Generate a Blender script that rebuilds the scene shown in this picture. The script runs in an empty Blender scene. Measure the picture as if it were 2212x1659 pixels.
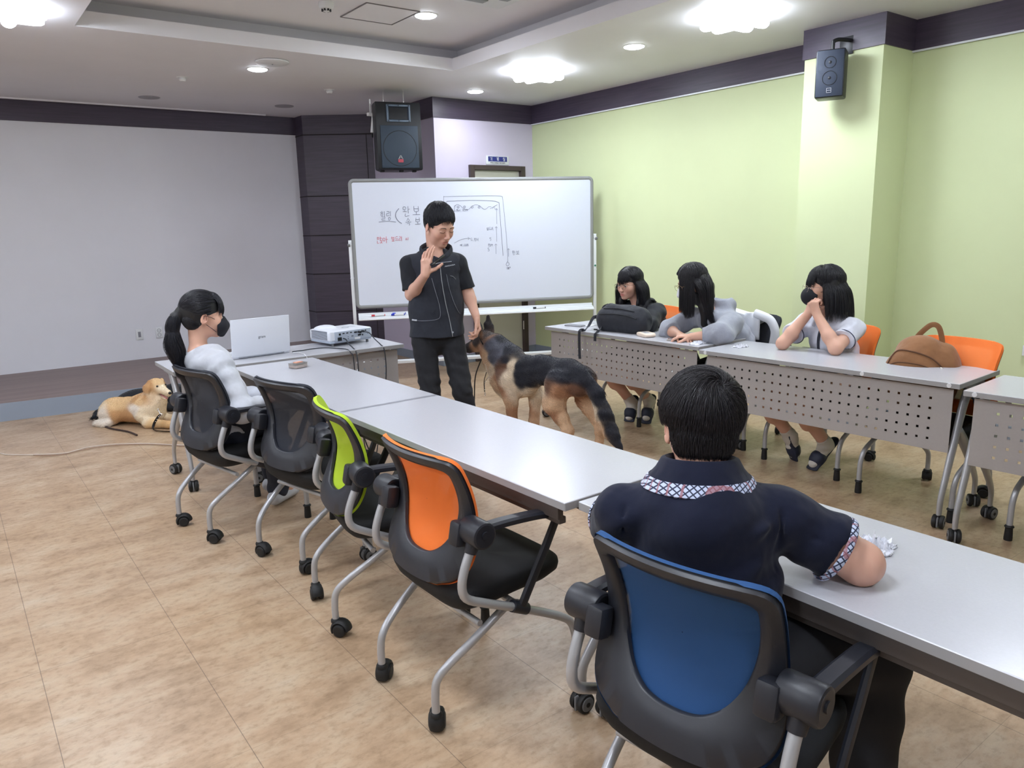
import bpy, bmesh, math, random
import numpy as np
from mathutils import Vector, Matrix, Euler
PI = math.pi
S = bpy.context.scene
COL = S.collection
random.seed(7)
RNG = np.random.default_rng(11)

# ------------------------------------------------------------------ camera
YAW, PITCH, ROLL, FPX = math.radians(-36.759), math.radians(11.805), math.radians(-1.402), 1635.3
_f = Vector((-math.sin(YAW)*math.cos(PITCH), math.cos(YAW)*math.cos(PITCH), -math.sin(PITCH)))
_r = Vector((math.cos(YAW), math.sin(YAW), 0.0))
_u = _r.cross(_f)
_r2 = _r*math.cos(ROLL) + _u*math.sin(ROLL)
_u2 = -_r*math.sin(ROLL) + _u*math.cos(ROLL)
cd = bpy.data.cameras.new('camera')
cam = bpy.data.objects.new('camera', cd); COL.objects.link(cam)
cd.sensor_width = 36.0; cd.sensor_fit = 'HORIZONTAL'; cd.lens = 36.0*FPX/2212.0; cd.clip_start = 0.05
_m = Matrix(((_r2.x, _u2.x, -_f.x, 0), (_r2.y, _u2.y, -_f.y, 0), (_r2.z, _u2.z, -_f.z, 1.5), (0, 0, 0, 1)))
cam.matrix_world = _m
S.camera = cam
S.view_settings.view_transform = 'Standard'; S.view_settings.look = 'None'
S.view_settings.gamma = 1.0; S.view_settings.use_curve_mapping = False
S.view_settings.exposure = 0.07
S.cycles.use_denoising = True
S.cycles.max_bounces = 6; S.cycles.diffuse_bounces = 4; S.cycles.glossy_bounces = 3
S.cycles.transparent_max_bounces = 6; S.cycles.use_adaptive_sampling = True; S.cycles.adaptive_threshold = 0.02
W = bpy.data.worlds.new('world'); S.world = W; W.use_nodes = True
W.node_tree.nodes['Background'].inputs[0].default_value = (0.8, 0.85, 1.0, 1)
W.node_tree.nodes['Background'].inputs[1].default_value = 0.05
LED_W, DOWN_W = 13.0, 6.0       # watts of one square light / one downlight

# ------------------------------------------------------------------ materials
def srgb(r, g, b):
    f = lambda c: ((c/255.0)/12.92 if c/255.0 <= 0.04045 else (((c/255.0)+0.055)/1.055)**2.4)
    return (f(r), f(g), f(b))
class NT:
    def __init__(s, name):
        s.m = bpy.data.materials.new(name); s.m.use_nodes = True
        s.t = s.m.node_tree; s.p = s.t.nodes['Principled BSDF']
    def n(s, kind, **kw):
        x = s.t.nodes.new(kind)
        for k, v in kw.items():
            if k.startswith('i_'):
                key = k[2:]; key = int(key) if key.isdigit() else key.replace('_', ' ')
                x.inputs[key].default_value = v
            else: setattr(x, k, v)
        return x
    def l(s, a, b): s.t.links.new(a, b)
    def coord(s, which='Object', scale=(1, 1, 1), rot=(0, 0, 0), loc=(0, 0, 0)):
        tc = s.n('ShaderNodeTexCoord'); mp = s.n('ShaderNodeMapping')
        mp.inputs['Scale'].default_value = scale; mp.inputs['Rotation'].default_value = rot; mp.inputs['Location'].default_value = loc
        s.l(tc.outputs[which], mp.inputs[0]); return mp.outputs[0]
    def noise(s, vec, scale, detail=3, rough=0.5):
        x = s.n('ShaderNodeTexNoise'); x.inputs['Scale'].default_value = scale
        x.inputs['Detail'].default_value = detail; x.inputs['Roughness'].default_value = rough
        if vec is not None: s.l(vec, x.inputs['Vector'])
        return x.outputs['Fac']
    def ramp(s, fac, stops):
        x = s.n('ShaderNodeValToRGB'); e = x.color_ramp.elements
        while len(e) < len(stops): e.new(0.5)
        for i, (p, c) in enumerate(stops):
            e[i].position = p; e[i].color = (*c, 1) if len(c) == 3 else c
        s.l(fac, x.inputs[0]); return x.outputs[0]
    def bump(s, h, strength, dist=0.01):
        x = s.n('ShaderNodeBump'); x.inputs['Strength'].default_value = strength; x.inputs['Distance'].default_value = dist
        s.l(h, x.inputs['Height']); s.l(x.outputs[0], s.p.inputs['Normal'])
    def mixc(s, fac, a, b, mode='MIX'):
        x = s.n('ShaderNodeMix', data_type='RGBA', blend_type=mode)
        for v, i in ((fac, 0), (a, 6), (b, 7)):
            if hasattr(v, 'is_output') or hasattr(v, 'links'): s.l(v, x.inputs[i])
            elif i == 0: x.inputs[0].default_value = v
            else: x.inputs[i].default_value = (*v, 1)
        return x.outputs[2]
    def math(s, op, a, b=None):
        x = s.n('ShaderNodeMath', operation=op)
        for v, i in ((a, 0), (b, 1)):
            if v is None: continue
            if hasattr(v, 'links'): s.l(v, x.inputs[i])
            else: x.inputs[i].default_value = v
        return x.outputs[0]
def mat(name, col, rough=0.5, metal=0.0, spec=0.5, bump=None, var=0.0, vscale=6.0, sheen=0.0, stretch=(1, 1, 1), coat=0.0, sss=0.0, wr=None):
    q = NT(name); p = q.p
    p.inputs['Base Color'].default_value = (*col, 1); p.inputs['Roughness'].default_value = rough
    p.inputs['Metallic'].default_value = metal; p.inputs['Specular IOR Level'].default_value = spec
    p.inputs['Sheen Weight'].default_value = sheen; p.inputs['Coat Weight'].default_value = coat
    if sss: p.inputs['Subsurface Weight'].default_value = sss; p.inputs['Subsurface Radius'].default_value = (0.012, 0.005, 0.003)
    if var or bump:
        v = q.coord('Object', stretch)
        if var:
            n = q.noise(v, vscale, 4, 0.6)
            a = tuple(c*(1-var) for c in col); b = tuple(min(1, c*(1+var)) for c in col)
            q.l(q.ramp(n, [(0.3, a), (0.7, b)]), p.inputs['Base Color'])
        if bump: q.bump(q.noise(v, bump[0], 2, 0.5), bump[1], bump[2] if len(bump) > 2 else 0.002)
    if wr is None and bump and sheen: wr = (13, .55, .022)
    if wr:
        n2 = q.noise(q.coord('Object', (1, 1, .75), (.3, .2, .1)), wr[0], 2, .5); b2 = q.n('ShaderNodeBump'); b2.inputs['Strength'].default_value = wr[1]; b2.inputs['Distance'].default_value = wr[2]
        q.l(n2, b2.inputs['Height']); l0 = p.inputs['Normal'].links
        if l0: q.l(b2.outputs[0], l0[0].from_node.inputs['Normal'])
        else: q.l(b2.outputs[0], p.inputs['Normal'])
    return q.m
def emis(name, col, s):
    q = NT(name); q.p.inputs['Base Color'].default_value = (*col, 1)
    q.p.inputs['Emission Color'].default_value = (*col, 1); q.p.inputs['Emission Strength'].default_value = s
    return q.m

M = {}
def wallmat(name, col, rough=0.55):
    return mat(name, col, rough, bump=(220, 0.12, 0.001), var=0.025, vscale=1.3)
M['green'] = wallmat('lime_paint', srgb(209, 219, 174))
M['lilac'] = wallmat('lilac_paint', srgb(208, 200, 222))
M['screenwall'] = wallmat('pale_wall_paper', srgb(226, 227, 236))
M['ceiling'] = wallmat('ceiling_paint', srgb(228, 227, 233))
M['backwall'] = wallmat('back_wall_paint', srgb(214, 212, 206))
def wood(name, a, b, sc=(1.2, 1.2, 26), rough=0.42):
    q = NT(name); v = q.coord('Object', sc); n = q.noise(v, 2.2, 6, 0.62)
    q.l(q.ramp(n, [(0.28, a), (0.72, b)]), q.p.inputs['Base Color']); q.p.inputs['Roughness'].default_value = rough
    q.bump(n, 0.15, 0.002); return q.m
M['darkwood'] = wood('dark_wood_film', srgb(58, 50, 66), srgb(74, 64, 82))
M['groove'] = mat('dark_groove', srgb(30, 24, 28), 0.8)
M['stage'] = wood('stage_laminate', srgb(112, 94, 92), srgb(142, 122, 118), (0.35, 14, 1), 0.45)
M['baseboard'] = mat('grey_baseboard', srgb(140, 150, 165), 0.45)
def floor_mat():
    q = NT('vinyl_tile'); v = q.coord('Object', (1, 1, 1))
    vs = q.coord('Object', (1.0, 1.9, 1)); vf = q.coord('Object', (1.0, 1.5, 1))
    n1 = q.noise(vs, 3.2, 8, 0.68); n2 = q.noise(vf, 26, 5, 0.7); n3 = q.noise(q.coord('Object', (1, 1, 1), (0, 0, 0.4)), 1.1, 3, 0.5)
    c1 = q.ramp(n1, [(0.30, srgb(150, 124, 98)), (0.48, srgb(178, 152, 125)), (0.62, srgb(189, 168, 143)), (0.78, srgb(196, 182, 165))])
    c2 = q.ramp(n2, [(0.32, (0.72, 0.68, 0.63)), (0.5, (0.97, 0.97, 0.97)), (0.7, (1.04, 1.03, 1.02))])
    c = q.mixc(0.85, c1, c2, 'MULTIPLY')
    c3 = q.ramp(n3, [(0.35, (1.0, 0.95, 0.88)), (0.65, (1.0, 1.0, 1.02))])
    c = q.mixc(0.8, c, c3, 'MULTIPLY')
    sep = q.n('ShaderNodeSeparateXYZ'); q.l(v, sep.inputs[0])
    def line(sock, off, step, w):
        a = q.math('SUBTRACT', sock, off); a = q.math('DIVIDE', a, step); a = q.math('ADD', a, 100.0)
        a = q.math('FRACT', a); a = q.math('SUBTRACT', a, 0.5); a = q.math('ABSOLUTE', a)
        return q.math('GREATER_THAN', a, 0.5-w/step)
    lx = line(sep.outputs[0], 0.0926, 0.4528, 0.0011)
    ly = q.math('MULTIPLY', line(sep.outputs[1], 1.625, 0.4398, 0.0008), 0.55)
    ly4 = q.math('MULTIPLY', line(sep.outputs[1], 2.944, 1.7592, 0.001), 0.5)
    g = q.math('MAXIMUM', lx, q.math('ADD', ly, ly4))
    c = q.mixc(q.math('MULTIPLY', g, 0.75), c, srgb(92, 76, 64))
    q.l(c, q.p.inputs['Base Color']); q.p.inputs['Specular IOR Level'].default_value = 0.5
    q.l(q.ramp(n2, [(0.3, (0.42,)*3), (0.7, (0.30,)*3)]), q.p.inputs['Roughness'])
    q.bump(q.noise(q.coord('Object', (1, 1.4, 1)), 150, 3, 0.6), 0.12, 0.002)
    return q.m
M['floor'] = floor_mat()
M['tabletop'] = mat('grey_laminate', srgb(186, 187, 194), 0.26, bump=(420, 0.05, 0.0006), var=0.02, vscale=180)
M['tableedge'] = mat('grey_table_edging', srgb(158, 158, 160), 0.4)
M['panel'] = mat('grey_perforated_steel', srgb(163, 158, 156), 0.45, var=0.02, vscale=80)
M['silver'] = mat('silver_painted_steel', srgb(176, 177, 181), 0.32, metal=0.35, spec=0.6)
M['steelgrey'] = mat('grey_steel', srgb(128, 126, 126), 0.4, metal=0.3)
M['blackplastic'] = mat('black_plastic', srgb(34, 36, 44), 0.42, bump=(700, 0.12, 0.0006))
M['blackseat'] = mat('black_seat_fabric', srgb(16, 17, 21), 0.85, bump=(900, 0.3, 0.001))
M['rubber'] = mat('black_rubber', srgb(20, 20, 22), 0.6)
M['greydisc'] = mat('grey_wheel_disc', srgb(110, 112, 116), 0.45)
M['chrome'] = mat('chrome', (0.75, 0.75, 0.77), 0.15, metal=1.0)
M['white'] = mat('white_plastic', srgb(226, 228, 232), 0.35)
M['whitemetal'] = mat('white_painted_metal', srgb(222, 226, 232), 0.3)
M['blackmetal'] = mat('black_metal', srgb(24, 27, 33), 0.4)
M['light'] = emis('lit_diffuser', (0.86, 0.92, 1.0), 26.0)
def mesh_fabric(name, col, trans=0.08):
    q = NT(name); q.p.inputs['Base Color'].default_value = (*col, 1); q.p.inputs['Roughness'].default_value = 0.75
    v = q.coord('Object', (1, 1, 1))
    w = q.n('ShaderNodeTexWave', wave_type='BANDS', bands_direction='Z'); w.inputs['Scale'].default_value = 160; w.inputs['Distortion'].default_value = 0.6
    q.l(v, w.inputs['Vector']); q.bump(w.outputs['Fac'], 0.25, 0.0008)
    tr = q.n('ShaderNodeBsdfTransparent'); mx = q.n('ShaderNodeMixShader'); mx.inputs[0].default_value = trans
    out = q.t.nodes['Material Output']
    q.l(q.p.outputs[0], mx.inputs[1]); q.l(tr.outputs[0], mx.inputs[2]); q.l(mx.outputs[0], out.inputs[0])
    return q.m
FAB = {'orange': mesh_fabric('orange_mesh', srgb(246, 122, 44)), 'lime': mesh_fabric('lime_mesh', srgb(176, 206, 34)),
       'blue': mesh_fabric('blue_mesh', srgb(28, 74, 126)), 'black': mesh_fabric('black_mesh', srgb(30, 34, 46), 0.10)}

# ------------------------------------------------------------------ mesh helpers
def catmull(pts, n=6, closed=False):
    P = [np.array(p, float) for p in pts]
    if len(P) < 3: return P
    out = []; N = len(P)
    rng = range(N if closed else N-1)
    for i in rng:
        p0 = P[(i-1) % N] if (closed or i > 0) else 2*P[0]-P[1]
        p1 = P[i]; p2 = P[(i+1) % N]
        p3 = P[(i+2) % N] if (closed or i+2 < N) else 2*P[-1]-P[-2]
        for k in range(n):
            t = k/n
            out.append(0.5*((2*p1)+(-p0+p2)*t+(2*p0-5*p1+4*p2-p3)*t*t+(-p0+3*p1-3*p2+p3)*t**3))
    if not closed: out.append(P[-1])
    return out
def rmat(rx=0, ry=0, rz=0): return np.array(Euler((rx, ry, rz)).to_matrix())
class MB:
    def __init__(s): s.v = []; s.f = []
    def add(s, vs, fs):
        o = len(s.v); s.v += [tuple(map(float, p)) for p in vs]; s.f += [tuple(i+o for i in f) for f in fs]; return s
    def box(s, c, size, rot=None, bev=0.0, seg=2):
        bm = bmesh.new(); bmesh.ops.create_cube(bm, size=1.0)
        for v in bm.verts: v.co = Vector((v.co.x*size[0], v.co.y*size[1], v.co.z*size[2]))
        if bev > 0: bmesh.ops.bevel(bm, geom=bm.edges[:], offset=min(bev, 0.49*min(size)), segments=seg, profile=0.5, affect='EDGES')
        R = rmat(*rot) if rot is not None else np.eye(3)
        bm.verts.index_update()
        vs = [R@np.array(v.co)+np.array(c) for v in bm.verts]; fs = [[v.index for v in f.verts] for f in bm.faces]; bm.free()
        return s.add(vs, fs)
    def tube(s, path, r, seg=10, closed=False, cap=True, flat=None, smooth=0):
        # flat=(axis, ratio): squash the section along that world axis
        P = [np.array(p, float) for p in path]
        rr = r if callable(r) or isinstance(r, (list, tuple)) else None
        n0 = len(P)
        if smooth:
            if isinstance(r, (list, tuple)):
                rs = catmull([(x, 0, 0) for x in r], smooth, closed); r = [max(1e-4, x[0]) for x in rs]; rr = r
            P = catmull(P, smooth, closed)
        n = len(P); vs = []; fs = []
        T = []
        for i in range(n):
            a = P[(i-1) % n] if (closed or i > 0) else P[i]; b = P[(i+1) % n] if (closed or i < n-1) else P[i]
            t = b-a; T.append(t/(np.linalg.norm(t)+1e-12))
        u = np.cross(T[0], (0, 0, 1.0))
        if flat is not None:
            ax = np.array(flat[0], float)
        if np.linalg.norm(u) < 1e-3: u = np.cross(T[0], (0, 1.0, 0))
        u /= np.linalg.norm(u)
        for i in range(n):
            u = u-T[i]*(u@T[i]); u /= np.linalg.norm(u)+1e-12; w = np.cross(T[i], u)
            rad = (r(i/(n-1)) if callable(r) else (r[i] if rr is not None else r))
            if flat is not None:
                a1 = ax-T[i]*(ax@T[i]); a1 /= np.linalg.norm(a1)+1e-12; b1 = np.cross(T[i], a1)
                for k in range(seg):
                    t = 2*PI*k/seg; vs.append(P[i]+a1*math.cos(t)*rad*flat[1]+b1*math.sin(t)*rad)
            else:
                for k in range(seg):
                    t = 2*PI*k/seg; vs.append(P[i]+(u*math.cos(t)+w*math.sin(t))*rad)
        for i in range(n if closed else n-1):
            for k in range(seg):
                a = i*seg+k; b = i*seg+(k+1) % seg; c = ((i+1) % n)*seg+(k+1) % seg; d = ((i+1) % n)*seg+k
                fs.append((a, b, c, d))
        if cap and not closed: fs.append(tuple(range(seg))[::-1]); fs.append(tuple(range((n-1)*seg, n*seg)))
        return s.add(vs, fs)
    def cyl(s, a, b, r0, r1=None, seg=20, bev=0.0):
        a = np.array(a, float); b = np.array(b, float); r1 = r0 if r1 is None else r1
        if bev > 0:
            d = (b-a)/np.linalg.norm(b-a)*bev
            return s.tube([a, a+d*0.02, a+d*0.3, a+d, b-d, b-d*0.3, b-d*0.02, b], [r0-bev, r0-bev, r0-bev*0.3, r0, r1, r1-bev*0.3, r1-bev, r1-bev], seg)
        return s.tube([a, b], [r0, r1], seg)
    def lathe(s, prof, c=(0, 0, 0), seg=24, R=None):
        R = np.eye(3) if R is None else R; c = np.array(c, float); vs = []; fs = []; n = len(prof)
        for (r, z) in prof:
            for k in range(seg):
                t = 2*PI*k/seg; vs.append(c+R@np.array((r*math.cos(t), r*math.sin(t), z)))
        for i in range(n-1):
            for k in range(seg): fs.append((i*seg+k, i*seg+(k+1) % seg, (i+1)*seg+(k+1) % seg, (i+1)*seg+k))
        fs.append(tuple(range(seg))[::-1]); fs.append(tuple(range((n-1)*seg, n*seg)))
        return s.add(vs, fs)
    def ell(s, c, r, R=None, seg=20, rings=12):
        R = np.eye(3) if R is None else R; vs = []; fs = []
        for i in range(1, rings):
            a = PI*i/rings
            for k in range(seg):
                t = 2*PI*k/seg; vs.append(np.array(c)+R@np.array((r[0]*math.sin(a)*math.cos(t), r[1]*math.sin(a)*math.sin(t), r[2]*math.cos(a))))
        for i in range(rings-2):
            for k in range(seg): fs.append((i*seg+k, (i+1)*seg+k, (i+1)*seg+(k+1) % seg, i*seg+(k+1) % seg))
        t0 = len(vs); vs.append(np.array(c)+R@np.array((0, 0, r[2]))); vs.append(np.array(c)+R@np.array((0, 0, -r[2])))
        for k in range(seg):
            fs.append((t0, k, (k+1) % seg)); fs.append((t0+1, (rings-2)*seg+(k+1) % seg, (rings-2)*seg+k))
        return s.add(vs, fs)
    def grid(s, fn, nu, nv, closed=False):
        vs = [fn(i/(nu if closed else nu-1), j/(nv-1)) for j in range(nv) for i in range(nu)]
        fs = [(j*nu+i, j*nu+(i+1) % nu, (j+1)*nu+(i+1) % nu, (j+1)*nu+i) for j in range(nv-1) for i in range(nu if closed else nu-1)]
        return s.add(vs, fs)
    def slab(s, outline, o, ux, uy, th, bev=0.0):
        # closed 2D outline in the plane (ux,uy) through o, thickness th along ux x uy, softly bevelled
        o = np.array(o, float); ux = np.array(ux, float); uy = np.array(uy, float); n = np.cross(ux, uy); N = len(outline)
        P = np.array(outline, float); c = P.mean(0)
        rings = [(0.0, bev), (bev*0.3, bev*0.3), (bev, 0.0), (th-bev, 0.0), (th-bev*0.3, bev*0.3), (th, bev)] if bev > 0 else [(0, 0), (th, 0)]
        nx = np.roll(P, -1, 0)-np.roll(P, 1, 0); nx /= np.linalg.norm(nx, axis=1)[:, None]+1e-12; inw = np.stack([-nx[:, 1], nx[:, 0]], 1)
        if ((c-P)*inw).sum() < 0: inw = -inw
        vs = []; fs = []
        for (h, b) in rings:
            Q = P+inw*b
            vs += [o+ux*q[0]+uy*q[1]+n*h for q in Q]
        R = len(rings)
        for i in range(R-1):
            for k in range(N): fs.append((i*N+k, i*N+(k+1) % N, (i+1)*N+(k+1) % N, (i+1)*N+k))
        fs.append(tuple(range(N))[::-1]); fs.append(tuple(range((R-1)*N, R*N)))
        return s.add(vs, fs)
    def mesh(s, name, m, smooth=True, autos=40):
        me = bpy.data.meshes.new(name); me.from_pydata(s.v, [], s.f)
        me.materials.append(m); me.update()
        bm = bmesh.new(); bm.from_mesh(me); bmesh.ops.recalc_face_normals(bm, faces=bm.faces[:])
        if smooth:
            a = math.radians(autos)
            for f in bm.faces: f.smooth = True
            for e in bm.edges:
                if len(e.link_faces) == 2 and e.calc_face_angle(0) > a: e.smooth = False
        bm.to_mesh(me); bm.free(); return me
    def build(s, name, m, parent=None, smooth=True, autos=40):
        return link(name, s.mesh(name, m, smooth, autos), parent)
def link(name, data, parent=None, loc=None, rot=None):
    o = bpy.data.objects.new(name, data); COL.objects.link(o)
    if parent is not None: o.parent = parent
    if loc is not None: o.location = loc
    if rot is not None: o.rotation_euler = rot
    return o
def tag(o, label, cat, group=None):
    o['label'] = label; o['category'] = cat
    if group: o['group'] = group
    return o
def thing(name, label, cat, loc=(0, 0, 0), rz=0.0, group=None, rot=None):
    o = bpy.data.objects.new(name, None); COL.objects.link(o); o.empty_display_size = 0.1
    o.location = loc; o.rotation_euler = rot if rot is not None else (0, 0, rz)
    return tag(o, label, cat, group)
def struct(name, mb, m, smooth=False, parent=None):
    o = mb.build(name, m, parent, smooth); o['kind'] = 'structure'; return o
def copy_tree(root, loc, rz, label):
    r = root.copy(); COL.objects.link(r); r.location = loc; r.rotation_euler = (0, 0, rz); r['label'] = label
    for ch in list(root.children):
        c = ch.copy(); COL.objects.link(c); c.parent = r
        for g in list(ch.children):
            d = g.copy(); COL.objects.link(d); d.parent = c
    return r
# ------------------------------------------------------------------ room
ZC, XR, YD, YS, ZB = 2.82, 5.64, 7.05, 9.11, 2.62     # ceiling, lime wall, door wall, screen wall, underside of the dark band
XL, YB = -2.6, -3.2
PY0, PY1, PX = 2.79, 3.37, 5.235                       # pillar
struct('floor', MB().box(((XL+XR)/2, (YB+YS)/2+0.1, -0.05), (XR-XL+0.6, YS-YB+0.6, 0.1)), M['floor'])
# ceiling with recessed tray
tx0, tx1, ty0, ty1 = 0.93, 3.80, -2.4, 5.83
cb = MB()
for (x0, x1, y0, y1) in ((XL-.2, tx0, YB-.2, YS+.3), (tx1, XR+.3, YB-.2, YS+.3), (tx0, tx1, ty1, YS+.3), (tx0, tx1, YB-.2, ty0)):
    cb.box(((x0+x1)/2, (y0+y1)/2, ZC+0.05), (x1-x0, y1-y0, 0.1))
struct('ceiling', cb, M['ceiling'])
tb = MB()
for (x0, x1, y0, y1) in ((tx0-.25, tx0-.15, ty0-.25, ty1+.25), (tx1+.15, tx1+.25, ty0-.25, ty1+.25), (tx0-.25, tx1+.25, ty1+.15, ty1+.25), (tx0-.25, tx1+.25, ty0-.25, ty0-.15)):
    tb.box(((x0+x1)/2, (y0+y1)/2, ZC+0.19), (x1-x0, y1-y0, 0.20))
tb.box(((tx0+tx1)/2, (ty0+ty1)/2, 3.05), (tx1-tx0+.6, ty1-ty0+.6, 0.06))
struct('ceiling_recess', tb, M['ceiling'])
struct('wall_right', MB().box((XR+.05, (YB+YD)/2, ZC/2), (.1, YD-YB+.2, ZC)), M['green'])
struct('wall_pillar', MB().box(((PX+XR)/2+.01, (PY0+PY1)/2, ZC/2), (XR-PX+.02, PY1-PY0, ZC)), M['green'])
struct('wall_back', MB().box(((XL+XR)/2, YB-.05, ZC/2), (XR-XL+.2, .1, ZC)), M['backwall'])
struct('wall_left', MB().box((XL-.05, (YB+YS)/2, ZC/2), (.1, YS-YB+.2, ZC)), M['backwall'])
XJ = 4.335                                              # left end of the door wall
dx0, dx1, dz = 4.80, 5.455, 2.105
struct('wall_door', MB().box(((XJ+dx0)/2-.0, YD+.06, ZC/2), (dx0-XJ, .12, ZC)).box(((dx1+XR)/2+.05, YD+.06, ZC/2), (XR-dx1+.1, .12, ZC))
       .box(((dx0+dx1)/2, YD+.06, (dz+ZC)/2), (dx1-dx0, .12, ZC-dz)), M['lilac'])
struct('wall_side', MB().box((XJ+.06, (YD+.12+8.5)/2, ZC/2), (.12, 8.5-YD-.12, ZC)), M['lilac'])
struct('wall_screen', MB().box(((XL+3.66)/2, YS+.05, ZC/2), (3.66-XL, .1, ZC)), M['screenwall'])
# dark angled wood cladding at the end of the stage
pa = [(3.66, YS+.1), (3.66, 8.88), (4.336, 8.42), (4.6, 8.42), (4.6, YS+.1)]
def prism_xy(pts, z0, z1):
    n = len(pts); vs = [(x, y, z0) for x, y in pts]+[(x, y, z1) for x, y in pts]
    return vs, [tuple(range(n))[::-1], tuple(range(n, 2*n))]+[(i, (i+1) % n, n+(i+1) % n, n+i) for i in range(n)]
struct('wall_wood', MB().add(*prism_xy(pa, 0, ZC)), M['darkwood'])
gr = MB(); d = np.array((0.675, -0.46)); L = np.linalg.norm(d); d = d/L; nrm = np.array((d[1], -d[0]))*1.0
if nrm[1] > 0: nrm = -nrm
ang = math.atan2(d[1], d[0])
for z in (0.52, 0.98, 1.44, 1.90, 2.60):
    c = np.array((3.66, 8.88))+d*L/2+nrm*0.001
    gr.box((c[0], c[1], z), (L, .004, .012), (0, 0, ang)); gr.box((3.659, 8.995, z), (.004, .23, .012))
c = np.array((3.66, 8.88))+d*(L*0.90)+nrm*0.001
gr.box((c[0], c[1], 1.3), (.008, .004, 2.6), (0, 0, ang))
struct('trim_2', gr, M['groove'])
# dark wood band under the ceiling
bd = MB(); t = .012; zc = (ZB+ZC)/2; h = ZC-ZB
for (c, s_) in (((XL+3.66)/2, 0),):
    bd.box((c, YS-t/2, zc), (3.66-XL, t, h))
bd.box(((XJ+XR)/2-t/2, YD-t/2, zc), (XR-XJ+t, t, h)); bd.box((XJ-t/2, (YD+8.42)/2, zc), (t, 8.42-YD, h))
bd.box((XR-t/2, (PY1+YD)/2, zc), (t, YD-PY1, h)); bd.box((XR-t/2, (YB+PY0)/2, zc), (t, PY0-YB, h))
bd.box((PX-t/2, (PY0+PY1)/2, zc), (t, PY1-PY0+2*t, h)); bd.box(((PX+XR)/2, PY0-t/2, zc), (XR-PX, t, h)); bd.box(((PX+XR)/2, PY1+t/2, zc), (XR-PX, t, h))
struct('trim_3', bd, M['darkwood'])
rl = MB()
rl.box((XR-.016, (PY1+YD)/2, ZB-.006), (.012, YD-PY1, .012)).box((XR-.016, (YB+PY0)/2, ZB-.006), (.012, PY0-YB, .012))
struct('trim_4', rl, M['whitemetal'])
struct('trim_5', MB().box(((XL+3.28)/2, YS-.10, ZC-.006), (3.28-XL, .03, .014)), M['ceiling'])
# baseboards
bz = .095
struct('baseboard_right', MB().box((XR-.006, (PY1+YD)/2, bz/2), (.012, YD-PY1, bz)).box((XR-.006, (YB+PY0)/2, bz/2), (.012, PY0-YB, bz))
       .box((PX-.006, (PY0+PY1)/2, bz/2), (.012, PY1-PY0+.024, bz)).box(((PX+XR)/2, PY0-.006, bz/2), (XR-PX, .012, bz)).box(((PX+XR)/2, PY1+.006, bz/2), (XR-PX, .012, bz)), M['baseboard'])
struct('baseboard_door', MB().box(((XJ+4.75)/2-.006, YD-.006, bz/2), (4.75-XJ+.012, .012, bz)).box(((5.505+XR)/2, YD-.006, bz/2), (XR-5.505, .012, bz))
       .box((XJ-.006, (YD+8.38)/2, bz/2), (.012, 8.38-YD, bz)), M['baseboard'])
struct('baseboard_back', MB().box(((XL+XR)/2, YB+.006, bz/2), (XR-XL, .012, bz)).box((XL+.006, (YB+YS)/2, bz/2), (.012, YS-YB, bz)), M['baseboard'])
# stage: slightly skewed front edge
sy0, sy1 = 7.49, 7.02
def sfy(x): return sy0+(sy1-sy0)*(x-0.25)/3.9
stg = MB().add(*prism_xy([(XL, sfy(XL)), (3.66, sfy(3.66)), (3.66, YS), (XL, YS)], 0, .149))
struct('stage', stg, M['stage'])
fr = MB().add(*prism_xy([(XL, sfy(XL)-.012), (3.672, sfy(3.66)-.012), (3.672, sfy(3.66)+.3), (3.66, sfy(3.66)+.3), (3.66, sfy(3.66)), (XL, sfy(XL))], 0, .152))
struct('baseboard_stage', fr, M['baseboard'])
# door
dr = struct('door_1', MB().box(((dx0+dx1)/2, YD+.03, dz/2), (dx1-dx0-.004, .04, dz-.004)), mat('cream_door', srgb(200, 198, 186), 0.45))
df = MB(); fw = .05
df.box((dx0-fw/2+.005, YD-.006, (dz+fw)/2), (fw+.01, .06, dz+fw), bev=.003).box((dx1+fw/2-.005, YD-.006, (dz+fw)/2), (fw+.01, .06, dz+fw), bev=.003).box(((dx0+dx1)/2, YD-.006, dz+fw/2), (dx1-dx0, .06, fw), bev=.003)
x = df.build('door_frame', mat('dark_door_frame', srgb(70, 58, 58), 0.4), dr, False)
for z in (.35, 1.75): MB().cyl((dx1-.008, YD-.02, z-.05), (dx1-.008, YD-.02, z+.05), .009).build('hinge', M['chrome'], dr)
MB().cyl((dx0+.06, YD+.01, 1.0), (dx0+.06, YD-.05, 1.0), .012).tube([(dx0+.06, YD-.05, 1.0), (dx0+.17, YD-.055, 1.0)], .009).build('door_handle', M['chrome'], dr)

# ------------------------------------------------------------------ ceiling fittings
def ledlight(x, y, label):
    t_ = thing('ceiling_light', label, 'ceiling light', (x, y, ZC), 0, 'cross-shaped lights on the ceiling')
    MB().box((0, 0, -.012), (.30, .30, .024), bev=.01).build('base_plate', M['white'], t_)
    for k in range(2):
        for s_ in (-1, 1):
            a = k*PI/2
            o = np.array((-math.sin(a), math.cos(a)))*s_*.062
            q = MB(); dd = np.array((math.cos(a), math.sin(a)))
            P = [(*(o+dd*t2), -.045) for t2 in (-.235, -.232, -.215, -.18, .18, .215, .232, .235)]
            q.tube(P, [.012, .025, .038, .042, .042, .038, .025, .012], 14, flat=((0, 0, 1), .75))
            q.build('lamp_tube', M['light'], t_)
    L_ = bpy.data.lights.new('lamp_glow', 'AREA'); L_.shape = 'SQUARE'; L_.size = .42; L_.energy = LED_W; L_.color = (0.84, 0.91, 1.0)
    lo = link('lamp_glow', L_, t_, (0, 0, -.082)); return t_
ledlight(4.43, 5.45, 'lit cross-shaped ceiling light on the right, near the doorway')
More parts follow.
